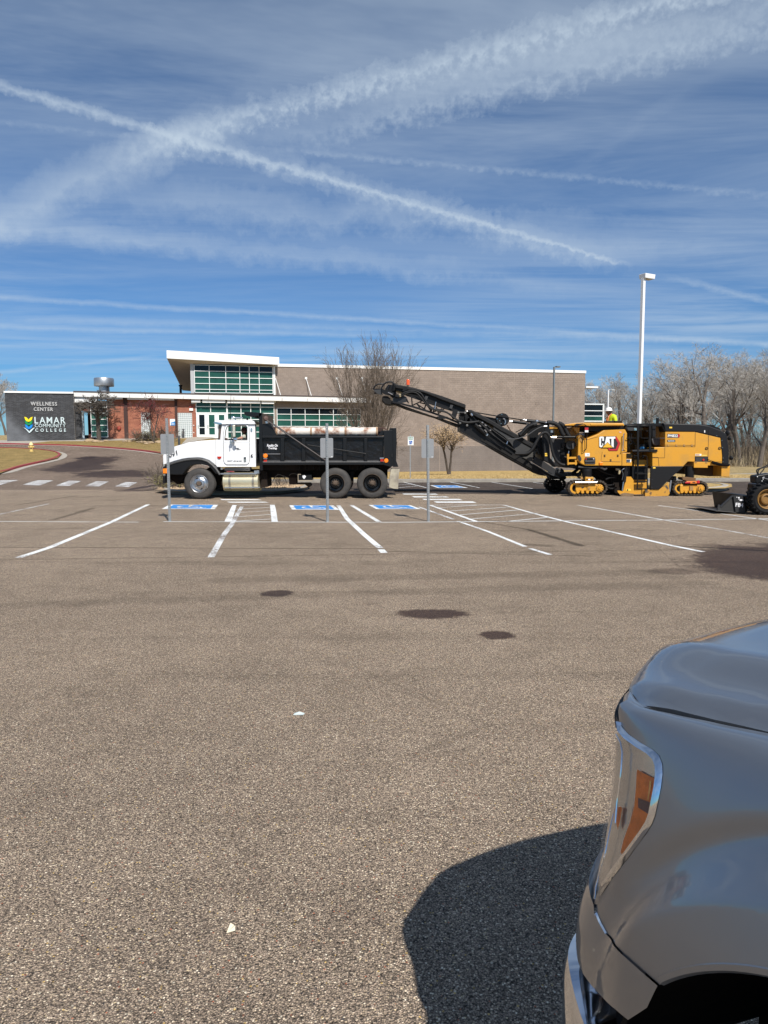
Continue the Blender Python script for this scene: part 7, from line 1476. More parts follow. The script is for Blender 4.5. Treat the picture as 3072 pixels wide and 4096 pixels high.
# gravel stones in the bed, a mass of them
r_ = random.Random(5); mb = MB()
for i in range(900):
    x = r_.uniform(-8.9, -3.3); y = r_.uniform(27.2, 30.5); s = r_.uniform(.03, .09)
    if y < 27.6 and (x < -8.2 or x > -4.2): continue
    a = r_.uniform(0, 6); v = [(x + cos(a + k * 1.57) * s * r_.uniform(.7, 1.2), y + sin(a + k * 1.57) * s * r_.uniform(.7, 1.2), .12) for k in range(4)]
    top = (x, y, .13 + s * r_.uniform(.5, .9)); mb.add(v + [top], [(0, 1, 4), (1, 2, 4), (2, 3, 4), (3, 0, 4)])
mb.build('river_gravel', mat('pebbles', (.50, .38, .24), .85, col2=(.28, .19, .12), vscale=4), None, kind='stuff')

# ------------------------------------------------------------------ trees
def grow(seed, spec):
    """returns thick and thin wood as two builders; spec: per level (count, length, spread, sides, steps, wobble, lift)"""
    R = random.Random(seed); thick = MB(); thin = MB(); tips = []
    def branch(p, d, L, r, lv):
        sp = spec['levels'][lv]; n = sp['steps']; pts = [p]; dirs = [d]; cur = d.copy(); q = p.copy()
        for i in range(n):
            cur = cur + Vector((R.gauss(0, sp['wob']), R.gauss(0, sp['wob']), R.gauss(0, sp['wob']) + sp['lift'])); cur.normalize()
            q = q + cur * (L / n); pts.append(q.copy()); dirs.append(cur.copy())
        rad = [max(spec['rmin'], r * (1 - sp['taper'] * i / n)) for i in range(n + 1)]
        (thick if lv <= spec['thick'] else thin).tube(pts, rad, sp['sides'], cap=False)
        if lv + 1 < len(spec['levels']):
            nx = spec['levels'][lv + 1]; k = nx['n'] if lv + 1 > 0 else 1; k = max(1, int(round(k * R.uniform(.8, 1.2))))
            for c in range(k):
                t = nx['from'] + (1 - nx['from']) * ((c + R.random()) / k); f = t * n; i = min(int(f), n - 1); pp = pts[i].lerp(pts[i + 1], f - i); dd = dirs[i + 1]
                ax = dd.orthogonal().normalized(); ax.rotate(Matrix.Rotation(R.uniform(0, 2 * pi), 3, dd)); nd = dd.copy(); nd.rotate(Matrix.Rotation(radians(nx['ang'] + R.gauss(0, nx['angv'])), 3, ax))
                branch(pp, nd.normalized(), L * nx['len'] * R.uniform(.7, 1.15) * (1.15 - .45 * t), max(spec['rmin'], rad[i] * nx['rad']), lv + 1)
        else: tips.append((pts[-1], dirs[-1]))
    for s in range(spec.get('stems', 1)):
        d = Vector((0, 0, 1))
        if spec.get('stems', 1) > 1:
            a = 2 * pi * s / spec['stems'] + R.uniform(-.3, .3); tl = radians(R.uniform(*spec['fan'])); d = Vector((cos(a) * sin(tl), sin(a) * sin(tl) * .8, cos(tl)))
        branch(Vector((d.x * .15, d.y * .15, -.15)), d, spec['H'] * R.uniform(.85, 1.0), spec['r'] * (R.uniform(.5, 1) if spec.get('stems', 1) > 1 else 1), 0)
    return thick, thin, tips
def lv(n, frm, ang, angv, ln, rad, steps, sides, wob, lift, taper=.75): return dict(n=n, len=ln, ang=ang, angv=angv, rad=rad, steps=steps, sides=sides, wob=wob, lift=lift, taper=taper, **{'from': frm})
M_bark = mat('grey cottonwood bark', (.155, .13, .11), .9, var=.4, vscale=9, bump=.02, bscale=12); M_twig = mat('pale grey twigs', (.50, .465, .42), .85, var=.45, vscale=.6)
M_bark2 = mat('brown bark', (.10, .080, .065), .9, var=.4, vscale=9); M_twig2 = mat('grey brown twigs', (.165, .13, .10), .85, var=.3, vscale=2)
M_twigr = mat('reddish twigs', (.13, .065, .055), .85, var=.3, vscale=2); M_tan = mat('dry tan leaves', (.50, .35, .19), .85, col2=(.36, .24, .12), vscale=6); M_ber = mat('dark red berries', (.14, .015, .02), .5)
M_dktwig = mat('dark twigs', (.10, .085, .07), .85)
def tree(base, H, src, label, cat='tree', group=None, rot=0.0, name='bare_tree', sx=1.0):
    """src: (thick mesh, thin mesh, native height, extra)"""
    p = empty(name, base, label, cat, group); s = H / src[2]; p.rotation_euler = (0, 0, rot); p.scale = (s * sx, s * sx, s)
    for nm, me in src[0]:
        o = bpy.data.objects.new(nm, me); scene.collection.objects.link(o); o.parent = p
    return p
def source(seed, spec, mt, mn, extra=None):
    a, b, tips = grow(seed, spec); out = []
    h = max(v[2] for v in (b.v or a.v))
    for nm, q, m in (('trunk', a, mt), ('crown', b, mn)):
        o = q.build(nm, m, smooth=True); out.append((nm, o.data)); bpy.data.objects.remove(o)
    if extra:
        nm, m, fn = extra; q = fn(tips, random.Random(seed)); o = q.build(nm, m); out.append((nm, o.data)); bpy.data.objects.remove(o)
    return (out, None, h)
def cw(seed, fork=.3): return source(seed, dict(H=7.5, r=.23, rmin=.0055, thick=2, levels=[lv(1, 0, 0, 0, 1, 1, 8, 9, .07, .05), lv(7, fork, 38, 12, .78, .55, 8, 6, .10, .05), lv(7, .22, 44, 14, .52, .5, 6, 4, .13, .05), lv(6, .15, 44, 16, .52, .5, 5, 3, .16, .04), lv(6, .12, 40, 18, .58, .55, 3, 3, .18, .07), lv(3, .15, 36, 18, .62, .7, 2, 3, .2, .09)]), M_bark, M_twig)
CW = [cw(11), cw(12, .22), cw(13, .35), cw(14, .18)]
spots = [(2960, 67, 10.8, 'leaning bare cottonwood at the right, just behind the loader'), (3040, 61, 10.6, 'nearest bare cottonwood at the right edge, thick pale trunk'), (3115, 66, 11, 'bare cottonwood half cut by the right edge of the view'), (2838, 76, 13.0, 'tall forked bare cottonwood above the engine hood'),
         (2735, 82, 12.6, 'bare cottonwood with spreading crown right of the white lamp post'), (2660, 92, 12.0, 'bare cottonwood between the white lamp post and the engine hood'), (2575, 96, 12.2, 'bare cottonwood directly behind the white lamp post'), (2490, 100, 12.4, 'bare cottonwood left of the white lamp post'),
         (2400, 108, 12.6, 'bare cottonwood rising past the corner of the tan hall'), (2905, 88, 13.6, 'second-row bare cottonwood behind the tall forked one'), (3000, 86, 13.6, 'second-row bare cottonwood over the loader'), (2785, 98, 12.8, 'far bare cottonwood seen above the exhaust pipe'), (2690, 108, 12.5, 'farthest bare cottonwood behind the cleared verge'),
         (2610, 114, 12.5, 'thin far cottonwood behind the white lamp post'), (3090, 84, 13.4, 'second-row bare cottonwood at the right edge'), (2440, 120, 12.5, 'far cottonwood behind the distant lamp post'), (2350, 118, 11, 'bare cottonwood mostly hidden by the hall corner'), (2530, 122, 11.5, 'low far cottonwood behind the worker'),
         (2930, 104, 14.5, 'third-row bare cottonwood above the mill engine corner'), (3050, 100, 15, 'tallest third-row cottonwood near the right edge'), (2860, 118, 15, 'faint back-row cottonwood between the two forked crowns'), (2740, 120, 14, 'faint back-row cottonwood right of the lamp post'),
         (2650, 134, 14.5, 'hindmost cottonwood just right of the white lamp post'), (2800, 132, 15.5, 'hindmost cottonwood over the exhaust pipe'), (2890, 134, 16, 'hindmost cottonwood over the engine hood'), (2980, 128, 16, 'hindmost cottonwood over the rear lamps of the machine'), (3060, 126, 16, 'hindmost cottonwood at the right edge'), (2470, 136, 13.5, 'hindmost cottonwood behind the worker')]
for i, (px, Y, H, lab) in enumerate(spots):
    x = atY(px, 1800, Y).x; tree((x, Y, hgt(x, Y) - .1), H, CW[i % 4], lab, group='bare cottonwoods beyond the street', rot=i * 1.7, name='cottonwood_tree', sx=rnd.uniform(.95, 1.2))
for px, Y, H, i, lab in ((30, 96, 8.4, 0, 'bare tree peeping over the left end of the charcoal wall'), (70, 110, 9.0, 2, 'paler bare tree just left of the wall corner'), (-25, 88, 8.0, 1, 'bare tree at the extreme left edge'), (1600, 112, 13.6, 3, 'bare treetop showing over the tan hall roof')):
    x = atY(px, 1800, Y).x; tree((x, Y, hgt(x, min(Y, 76)) - .1), H, CW[i], lab, rot=i * 2.1, group='bare trees behind the hall' , name='bare_tree')
vase = source(21, dict(H=7.2, r=.085, rmin=.0075, thick=0, stems=19, fan=(3, 40), levels=[lv(1, 0, 0, 0, 1, 1, 10, 5, .055, .03, .8), lv(10, .18, 24, 9, .55, .6, 7, 4, .08, .04), lv(6, .2, 26, 10, .50, .6, 5, 3, .11, .04), lv(4, .2, 26, 12, .5, .7, 3, 3, .13, .03)]), M_bark2, M_twig2)
x = atY(1478, 1800, 57).x; tree((x, 57, hgt(x, 57) - .1), 11.7, vase, 'big many-stemmed bare tree fanning up behind the dump truck bed', rot=.4, sx=.78)
def leafy(n, s, spread):
    def f(tips, R):
        q = MB()
        for (p, d) in tips:
            for k in range(n):
                c = p + Vector((R.gauss(0, spread), R.gauss(0, spread), R.gauss(0, spread))); u = Vector((R.gauss(0, 1), R.gauss(0, 1), R.gauss(0, 1))).normalized(); v = u.orthogonal().normalized(); w = s * R.uniform(.6, 1.3)
                q.add([c - u * w, c + v * w * .5, c + u * w, c - v * w * .5], [(0, 1, 2, 3)])
        return q
    return f
glob = source(33, dict(H=2.3, r=.10, rmin=.0065, thick=1, levels=[lv(1, 0, 0, 0, 1, 1, 6, 9, .015, .02, .3), lv(9, .62, 38, 8, .78, .5, 6, 6, .07, .01), lv(9, .25, 38, 12, .50, .5, 5, 3, .10, .02), lv(7, .15, 38, 15, .55, .6, 4, 3, .13, .0), lv(6, .15, 36, 18, .6, .8, 3, 3, .15, .0)]), M_bark2, M_dktwig)
b = atH(396, 1767); tree(b, 4.6, glob, 'dark bare mop-headed tree on the bank before the entrance recess', name='small_tree', rot=1.0, sx=1.65)
ber = source(37, dict(H=2.5, r=.055, rmin=.008, thick=0, stems=3, fan=(4, 14), levels=[lv(1, 0, 0, 0, 1, 1, 6, 6, .07, .02, .4), lv(7, .5, 46, 14, .62, .5, 5, 4, .12, .03), lv(6, .25, 44, 14, .55, .5, 4, 3, .15, .02), lv(4, .2, 42, 16, .55, .7, 3, 3, .18, .02)]), M_bark2, M_twigr, ('berries', M_ber, leafy(3, .035, .10)))
b = atH(614, 1778); tree(b, 4.6, ber, 'reddish ornamental tree with dark berries before the red brick wall', name='small_tree', rot=2.0, sx=1.15)
tanT = source(41, dict(H=2.4, r=.075, rmin=.008, thick=0, stems=2, fan=(5, 9), levels=[lv(1, 0, 0, 0, 1, 1, 6, 7, .05, .03, .35), lv(10, .72, 40, 10, .68, .55, 6, 5, .09, .06), lv(7, .25, 36, 12, .50, .5, 4, 3, .12, .04), lv(5, .2, 38, 15, .5, .7, 3, 3, .15, .05)]), M_bark2, M_twig2, ('foliage', M_tan, leafy(6, .032, .14)))
b = atY(1797, 1888, 64); tree((b.x, 64, hgt(b.x, 64) + .08), 4.9, tanT, 'small tree still holding dry tan leaves in front of the tan wall', name='small_tree', rot=.5, sx=1.2)
# shrubs
shr = source(51, dict(H=1.1, r=.014, rmin=.006, thick=0, stems=26, fan=(5, 62), levels=[lv(1, 0, 0, 0, 1, 1, 5, 3, .10, .03, .6), lv(5, .25, 30, 10, .55, .7, 4, 3, .14, .02), lv(3, .3, 30, 12, .5, .8, 2, 3, .15, .0)]), M_dktwig, M_twig2)
shg = source(52, dict(H=.6, r=.012, rmin=.006, thick=0, stems=22, fan=(5, 70), levels=[lv(1, 0, 0, 0, 1, 1, 4, 3, .12, .0, .6), lv(5, .2, 40, 12, .6, .8, 3, 3, .15, .0)]), M_dktwig, M_twig2, ('foliage', mat('olive leaves', (.12, .13, .045), .7, col2=(.22, .17, .06), vscale=5), leafy(9, .03, .08)))
for px, Y, H, src, lab in ((655, 29.3, 1.0, shr, 'bare twiggy grey shrub at the island tip before the truck nose'), (700, 28.3, .55, shg, 'low olive shrub under the front of the truck'), (1010, 28.6, .5, shg, 'low sprawling shrub seen beneath the truck bed'), (1120, 29.5, .5, shr, 'small bare shrub under the middle of the truck'), (760, 30.0, .6, shr, 'bare shrub behind the front wheel')):
    x = atY(px, 1900, Y).x; tree((x, Y, .13), H, src, lab, 'shrub', 'shrubs in the planting bed', rot=px, name='shrub', sx=1.5)
for px, py, H, src, lab in ((590, 1765, .9, shg, 'green shrub under the reddish tree'), (560, 1768, 1.3, shr, 'leafless shrub left of the reddish tree'), (650, 1772, 1.8, shr, 'tall bare stems right of the reddish tree')):
    b = atH(px, py); tree(b, H, src, lab, 'shrub', 'shrubs on the entrance bank', rot=px, name='shrub', sx=1.2)
rm = None
for i, (px, py) in enumerate(((360, 1769), (385, 1772), (405, 1772), (425, 1769), (500, 1772), (520, 1771), (535, 1767), (555, 1774), (575, 1775), (600, 1778), (640, 1775), (585, 1781))):
    b = atH(px, py)
    if rm is None:
        bm = bmesh.new(); bmesh.ops.create_icosphere(bm, subdivisions=2, radius=.3)
        for v in bm.verts: v.co *= rnd.uniform(.8, 1.15); v.co.z *= .5
        me = bpy.data.meshes.new('rock'); bm.to_mesh(me); bm.free(); me.materials.append(mat('sandstone', (.42, .31, .19), .9, var=.3, vscale=3)); rm = me
    o = bpy.data.objects.new('rock', rm); scene.collection.objects.link(o); o.location = b + Vector((0, 0, .12)); o.rotation_euler = (0, 0, i * 1.3); s = rnd.uniform(.6, 1.3); o.scale = (s * 1.3, s, s)
    tag(o, ('sandstone rock among those round the foot of the dark mop-headed tree' if px < 450 else 'sandstone rock among those in the bed under the reddish tree'), 'rock', 'rocks round the tree beds')
# dry brush along the wood's edge
R = random.Random(3); mb = MB()
for i in range(9000):
    x = R.uniform(24, 62); y = 61.5 + abs(R.gauss(0, 1)) * 9
    if x / y < .33: continue
    h = R.uniform(.5, 2.2) * (1 if y > 64 else .5); w = R.uniform(.012, .03); a = R.uniform(0, pi); l = R.gauss(0, .3); g = hgt(x, y)
    c, s = cos(a) * w, sin(a) * w
    mb.add([(x - c, y - s, g - .1), (x + c, y + s, g - .1), (x + l, y + R.gauss(0, .2), g + h)], [(0, 1, 2)])
mb.build('dry_brush', mat('straw brush', (.40, .32, .19), .9, col2=(.20, .155, .11), vscale=1.3, lo=.4, hi=.6), None, kind='stuff')
mb = MB()
for i in range(8500):
    x = R.uniform(24, 75); y = 66 + abs(R.gauss(0, 1)) * 22; 
    if x / y < .27: continue
    g = hgt(x, y); p = Vector((x, y, g - .1)); d = Vector((R.gauss(0, .35), R.gauss(0, .35), 1)).normalized(); L = R.uniform(1.5, 4.8); pts = [p]
    for k in range(4): d = (d + Vector((R.gauss(0, .22), R.gauss(0, .22), R.gauss(0, .1)))).normalized(); p = p + d * L / 4; pts.append(p)
    mb.tube(pts, [.022, .018, .014, .011, .008], 3, cap=False)
mb.build('thicket', M_twig2, None, kind='stuff')
# dry grass blades on the near lawns
def blades(name, n, fn, h, m, seed):
    R = random.Random(seed); mb = MB()
    for i in range(n):
        x, y = fn(R); g = hgt(x, y) + .08; a = R.uniform(0, pi); w = .012; hh = h * R.uniform(.4, 1.2)
        mb.add([(x - cos(a) * w, y - sin(a) * w, g), (x + cos(a) * w, y + sin(a) * w, g), (x + R.gauss(0, hh * .5), y + R.gauss(0, hh * .5), g + hh)], [(0, 1, 2)])
    mb.build(name, m, None, kind='stuff')
blades('dry_grass', 26000, lambda R: (R.uniform(-2, 20), EDGE + 1.4 + 38 * R.random() ** 2), .10, mat('straw blades', (.56, .42, .20), .9, col2=(.40, .28, .12), vscale=1.1), 1)
blades('dry_grass', 1500, lambda R: (R.uniform(10.6, 12.8), R.uniform(27.6, 30.2)), .08, mat('straw blades', (.56, .42, .20), .9), 2)

# ------------------------------------------------------------------ compact loader at the right edge
YL = 17.9
ly = atZ(3030, 2060); lo = empty('skid_steer_loader', (atY(3080, 1900, YL).x, YL + .9, 0), 'compact yellow loader with chunky tyre and black bucket marked FB4 at the right edge', 'loader')
def Lp(name, pts, Y, d, m, parent=None, **kw): return plate(MB(), pts, Y, d).build(name, m, parent or lo, **kw)
M_bk = mat('scraped bucket steel', (.020, .020, .021), .5, col2=(.055, .053, .05), vscale=7, lo=.5, hi=.8)
bk = Lp('bucket', zV((525, 1465), (795, 1465), (850, 1885), (820, 1895), (590, 1890)), YL, .03, M_bk)
Lp('bucket_side', zV((212, 1745), (300, 1650), (500, 1475), (527, 1468), (592, 1888), (200, 1850)), YL + .05, .03, mat('bucket inside', (.025, .024, .023), .7), bk)
Lp('bucket_side', zV((525, 1465), (795, 1465), (850, 1885), (590, 1890), (200, 1850), (212, 1745), (500, 1475)), YL + 1.7, .03, M_bk, bk)
Lp('bucket_lip', zV((120, 1858), (150, 1700), (190, 1700), (212, 1770), (200, 1862)), YL + .0, .05, M_bk, bk); Lp('cutting_edge', zV((75, 1850), (200, 1852), (590, 1890), (590, 1900), (200, 1866), (90, 1862)), YL + .0, 1.72, mat('worn steel edge', (.16, .15, .14), .5, metal=.5), bk)
Lp('bucket_rail', zV((200, 1745), (500, 1472), (520, 1466), (525, 1490), (505, 1500), (225, 1770)), YL - .01, .06, M_bk, bk)
Lp('bucket_floor', zV((200, 1845), (590, 1880), (850, 1880), (850, 1890), (590, 1893), (200, 1860)), YL + .05, 1.65, M_bk, bk); Lp('bucket_back', zV((783, 1465), (806, 1462), (885, 1880), (845, 1890)), YL - .02, 1.72, M_mblk, bk)
c = atY(*zV((680, 1705))[0], YL - .002)
text_fit('lettering', 'FB4', c, .195, .10, (1, 0, -.08), (.05, 0, 1), M_wprint, bk, bold=.02)
for p in (((600, 1505), (622, 1500), (630, 1520), (605, 1515)), ((640, 1515), (680, 1500), (690, 1545), (660, 1540)), ((690, 1565), (720, 1560), (775, 1570), (785, 1600), (700, 1602)), ((655, 1545), (700, 1590), (695, 1598), (650, 1552))): Lp('paint_scrap', zV(*p), YL - .004, .004, M_wprint, bk)
M_ly = mat('dusty loader yellow', (.42, .24, .045), .6, col2=(.22, .13, .04), vscale=5)
Lp('loader_arm', zV((825, 1510), (990, 1505), (985, 1560), (1040, 1850), (1010, 1862), (930, 1820), (880, 1640), (860, 1560)), YL + .2, .12, M_ly, bevel=.01); Lp('loader_arm', zV((815, 1480), (1100, 1480), (1100, 1500), (815, 1505)), YL + .1, 1.4, M_mblk)
Lp('loader_arm', zV((880, 1520), (920, 1525), (960, 1600), (1000, 1700), (1040, 1850), (960, 1840), (900, 1700)), YL + 1.3, .12, M_ly)
c = atY(*zV((1015, 1800))[0], YL + .19); MB().cyl(c, c + Vector((0, -.03, 0)), .03, n=12).build('pin', M_mblk, lo)
M_lt = mat('black loader tyre', (.014, .014, .015), .8, var=.4, vscale=6, spec=.2)
def lug_wheel(c, R, w):
    wh = empty('wheel', (0, 0, 0)); wh.parent = lo; wh.location = Vector(c) - wloc(lo); mb = MB(); ri = R * .60
    mb.lathe([(ri, .02), (ri + .03, -.02), (R * .80, -.035), (R * .93, .0), (R * .95, w / 2), (R * .93, w), (R * .8, w + .03), (ri, w)], c, (0, 1, 0), 48, closed=True); t = mb.build('tyre', M_lt, wh, smooth=True)
    me = None
    for i in range(22):
        for sd in (0, 1):
            if me is None:
                q = MB(); q.hexa([(-.022, 0, -.02), (.022, 0, -.02), (.06, w * .52, -.02), (.01, w * .52, -.02)], [(-.018, 0.01, .028), (.018, 0.01, .028), (.05, w * .52, .028), (.015, w * .52, .028)]); q.hexa([(-.022, -.02, -.07), (.022, -.02, -.07), (.022, .01, -.06), (-.022, .01, -.06)], [(-.018, -.01, .018), (.018, -.01, .018), (.018, .01, .028), (-.018, .01, .028)]); o = q.build('tyre_lug', M_lt); me = o.data; bpy.data.objects.remove(o)
            a = 2 * pi * (i + .5 * sd) / 22; u = Vector((-sin(a), 0, cos(a))); n_ = Vector((cos(a), 0, sin(a))); o = bpy.data.objects.new('tyre_lug', me); scene.collection.objects.link(o); o.parent = wh; s_ = 1 if sd == 0 else -1
            o.matrix_local = Matrix.Translation(n_ * R * .945 + Vector((0, 0 if sd == 0 else w, 0))) @ Matrix(((u.x, 0, n_.x, 0), (0, s_, 0, 0), (u.z, 0, n_.z, 0), (0, 0, 0, 1)))
    MB().lathe([(ri + .01, .0), (ri, -.012), (ri - .025, .01), (ri - .03, .08), (ri * .62, .10), (ri * .55, .03), (ri * .42, .02), (ri * .38, .06), (0, .06)], c, (0, 1, 0), 40).build('rim', mat('ochre rim', (.25, .13, .03), .6, var=.25, vscale=6), wh, smooth=True)
wc_ = atY(*zV((1385, 1560))[0], 17.55); wr = wc_.z; lug_wheel((wc_.x, 17.55, wr), wr, .30); lug_wheel((wc_.x + 1.15, 17.55, wr), wr, .30); lug_wheel((wc_.x + .85, 19.2, wr), wr, .3); lug_wheel((wc_.x + 2.0, 19.2, wr), wr, .3)
X0 = wc_.x
mb = MB(); mb.box(X0 + .3, X0 + 2.2, YL + .05, YL + 1.25, .25, .72); mb.build('chassis', M_mblk, lo, bevel=.04)
mb = MB(); mb.box(X0 + 1.1, X0 + 1.9, YL + .15, YL + 1.15, .72, 1.9); mb.build('cab_frame', M_mblk, lo, bevel=.05)
for y in (YL + .0,):
    mb = MB(); mb.prism([Vector((X0 + .35, y, .95)), Vector((X0 + .5, y, .85)), Vector((X0 + 1.5, y, 1.5)), Vector((X0 + 1.4, y, 1.75))], (0, .12, 0)); mb.build('loader_arm', M_ly, lo, bevel=.01)
mb = MB(); mb.box(X0 + 1.9, X0 + 2.5, YL + .1, YL + 1.2, .7, 1.45); mb.build('engine_cover', M_ly, lo, bevel=.05)
Lp('fender_block', zV((1090, 1000), (1110, 960), (1200, 950), (1500, 900), (1500, 1100), (1200, 1130), (1140, 1165), (1095, 1140)), YL + .0, .3, M_mblk, bevel=.02)
for p in (((1180, 1010), (1120, 880), (1110, 820), (1180, 780), (1300, 755), (1403, 680)), ((1190, 1015), (1140, 860), (1200, 790), (1300, 760), (1420, 740)), ((1200, 910), (1270, 840), (1310, 780)), ((1150, 980), (1110, 840), (1150, 800), (1260, 760), (1400, 700))): hose(lo, zV(*p), YL + .05, .014, M_black)
for p in (((1290, 985), (1310, 985), (1330, 1030), (1403, 1040), (1403, 1060), (1300, 1030)),): Lp('steel_bar', zV(*p), YL - .03, .05, mat('grey paint bar', (.2, .2, .21), .5))
for x, y in ((1128, 990), (1270, 1015), (1272, 1050), (1246, 1098)): c = atY(*zV((x, y))[0], YL - .02); MB().cyl(c, c + Vector((0, -.02, 0)), .012, n=6).build('bolt', M_lab, lo)

# litter on the asphalt
def scrap(px, py, pts, label, m):
    b = atZ(px, py); o = MB().add([(b.x + x, b.y + y, z) for x, y, z in pts], [(0, 1, 2), (0, 2, 3), (0, 3, 4)]).build('litter', m, None); s = o.modifiers.new('t', 'SOLIDIFY'); s.thickness = .002; tag(o, label, 'litter')
scrap(925, 3722, [(-.012, -.02, .004), (.018, -.015, .01), (.014, .0, .016), (.006, .016, .008), (-.006, .012, .02)], 'crumpled cream paper scrap on the asphalt in the foreground', mat('cream paper', (.72, .66, .50), .8))
scrap(1196, 2858, [(-.035, -.015, .004), (.03, -.02, .006), (.036, .012, .004), (.0, .02, .012), (-.03, .015, .005)], 'flattened pale plastic scrap on the asphalt in mid lot', mat('pale plastic', (.55, .62, .60), .4))
# ------------------------------------------------------------------ grey pickup beside the photographer
zX = Z(2280, 2480, 2.0947); zY = Z(2280, 3200, 2.0947)
HX = Vector((-.344, .939, 0)).normalized(); HQ = Vector((HX.y, -HX.x, 0))     # ahead, and across towards its far side
def W(x, q, z): p = HX * x + HQ * q; return Vector((p.x, p.y, z))
QC = 1.77       # its centre line
pk = empty('pickup_truck', W(-.6, QC, 0), 'dark grey pickup truck front end with amber side marker, cut by the lower right corner', 'pickup truck')
def crom(pts, t):
    n = len(pts) - 1; i = min(int(t), n - 1); f = t - i; p0 = pts[max(i - 1, 0)]; p1 = pts[i]; p2 = pts[i + 1]; p3 = pts[min(i + 2, n)]
    return tuple(.5 * (2 * b + (c - a) * f + (2 * a - 5 * b + 4 * c - d) * f * f + (3 * b - a - 3 * c + d) * f ** 3) for a, b, c, d in zip(p0, p1, p2, p3))
def resample(pts, n):
    q = [crom(pts, (len(pts) - 1) * i / (n * 4)) for i in range(n * 4 + 1)]; d = [0]
    for a, b in zip(q[:-1], q[1:]): d.append(d[-1] + math.dist(a, b))
    out = []; k = 0
    for i in range(n + 1):
        s = d[-1] * i / n
        while k < len(d) - 2 and d[k + 1] < s: k += 1
        f = (s - d[k]) / max(1e-9, d[k + 1] - d[k]); out.append(tuple(a + (b - a) * f for a, b in zip(q[k], q[k + 1])))
    return out, d[-1]
PLAN, PL = resample([(-.75, .80), (-.3, .785), (.2, .775), (.6, .775), (.85, .785), (.98, .803), (1.07, .832), (1.135, .872), (1.187, .924), (1.232, .985), (1.292, 1.10), (1.355, 1.30), (1.395, 1.55), (1.405, 1.77)], 400)
PROF, PV = resample([(.185, 1.196), (.155, 1.197), (.128, 1.190), (.108, 1.174), (.092, 1.145), (.078, 1.11), (.058, 1.05), (.036, .98), (.016, .91), (.004, .85), (-.002, .78), (.0, .70), (.006, .62), (.016, .54), (.03, .46)], 300)
HE, _l = resample([(-.75, 1.03), (.2, 1.03), (.6, 1.02), (.8, 1.006), (.87, .998), (.95, .975), (1.05, .956), (1.10, .950), (1.138, .953), (1.165, .966), (1.205, 1.0), (1.27, 1.085), (1.33, 1.25), (1.368, 1.47), (1.378, 1.77)], 300)
KT = [min(math.dist(c, h) for h in HE[::2]) for c in PLAN[::4]]
ARC = (.42, .527, .532)
def lerpt(T, L, s):
    f = min(max(s / L, 0), 1) * (len(T) - 1); i = min(int(f), len(T) - 2); f -= i; return tuple(a + (b - a) * f for a, b in zip(T[i], T[i + 1]))
BT = ((.3, .03), (.6, .036), (.70, .034), (.75, .028), (.81, .012), (.88, .004), (.95, .012), (1.0, .018), (1.05, .022), (1.10, .026), (1.14, .023), (1.18, .022), (1.3, .022))
def bulge(z):
    for (a, b), (c, d) in zip(BT[:-1], BT[1:]):
        if z <= c: return b + (d - b) * max(0, z - a) / (c - a)
    return BT[-1][1]
def S(s, v, out=0.0):
    """body side: s metres along the plan outline, v metres down the profile"""
    a = lerpt(PLAN, PL, s - .01); b = lerpt(PLAN, PL, s + .01); c = lerpt(PLAN, PL, s); t = (b[0] - a[0], b[1] - a[1]); l = math.hypot(*t) or 1
    n = (t[1] / l, -t[0] / l)       # points outward
    if n[1] > 0 and c[1] < 1.0: n = (-n[0], -n[1])
    ins, z = lerpt(PROF, PV, v); 
    fr = sst(1.82, 2.28, s); z -= .03 * fr * max(0, min(1, (z - .85) / .3)); kt = (lerpt([(k,) for k in KT], PL, s)[0] - .0035) / .185; kk_ = kt + (1 - kt) * min(1, v / .32) * (1 - fr); ins *= kk_
    x, q = c; z += .004; lift = .104 * (1.13 - x) * (1 if x > .2 else .5) + (0 if x > .2 else .042); z += lift * max(0, min(1, (z - .6) / .55)) if x < 1.13 else 0
    r = math.hypot(x - ARC[0], z - ARC[1]); fl = .028 * sst(.664, .605, r) if x < 1.05 else 0
    fl -= .013 * math.exp(-((r - .682) / .026) ** 2) if x < 1.05 else 0
    fl *= 1 - sst(.90, 1.05, x)
    fl += bulge(z) * math.exp(-((s - 1.92) / .19) ** 2)
    o = out + fl * min(1, v / .06) - ins; return (x + n[0] * o, q + n[1] * o, z)
def SW(s, v, out=0.0): return W(*S(s, v, out))
def pixof(p):
    d = p - CAM; w = d.dot(cF); return (CX + FPX * d.dot(cR) / w, CY - FPX * d.dot(cU) / w) if w > .05 else (1e9, 1e9)
GRID = [(s, v, pixof(SW(s, v))) for s in [PL * i / 170 for i in range(50, 171)] for v in [PV * k / 70 for k in range(71)]]
def facing(s, v):
    e = .003; p = SW(s, v); n = (SW(s + e, v) - SW(s - e, v)).cross(SW(s, v + e) - SW(s, v - e)); 
    if n.dot(p - W(.2, QC, .7)) < 0: n = -n
    return n.dot(CAM - p) > -1e-9
GRID = [g for g in GRID if facing(g[0], g[1])]
if 0:
    for yy in (2873, 2926, 2978, 3136, 3294, 3351, 3510, 3626, 3750, 3839): print('SIL', yy, min((g[2][0], round(g[0],2), round(SW(g[0],g[1]).z,2)) for g in GRID if abs(g[2][1]-yy) < 14))
def inv(px, py, out=0.0):
    vis = [(math.hypot(g[2][0] - px, g[2][1] - py), g[0], g[1])  for g in GRID]
    b = min(vis); s, v = b[1], b[2]; st = .012; best = b[0]
    for _ in range(60):
        imp = False
        for ds, dv in ((st, 0), (-st, 0), (0, st), (0, -st)):
            q = pixof(SW(s + ds, v + dv, out)); e = math.hypot(q[0] - px, q[1] - py)
            if e < best - 1e-6 and 0 <= v + dv <= PV and facing(s + ds, v + dv): best = e; s += ds; v += dv; imp = True; break
        if not imp: st *= .5
        if st < 1e-4: break
    return (s, v)
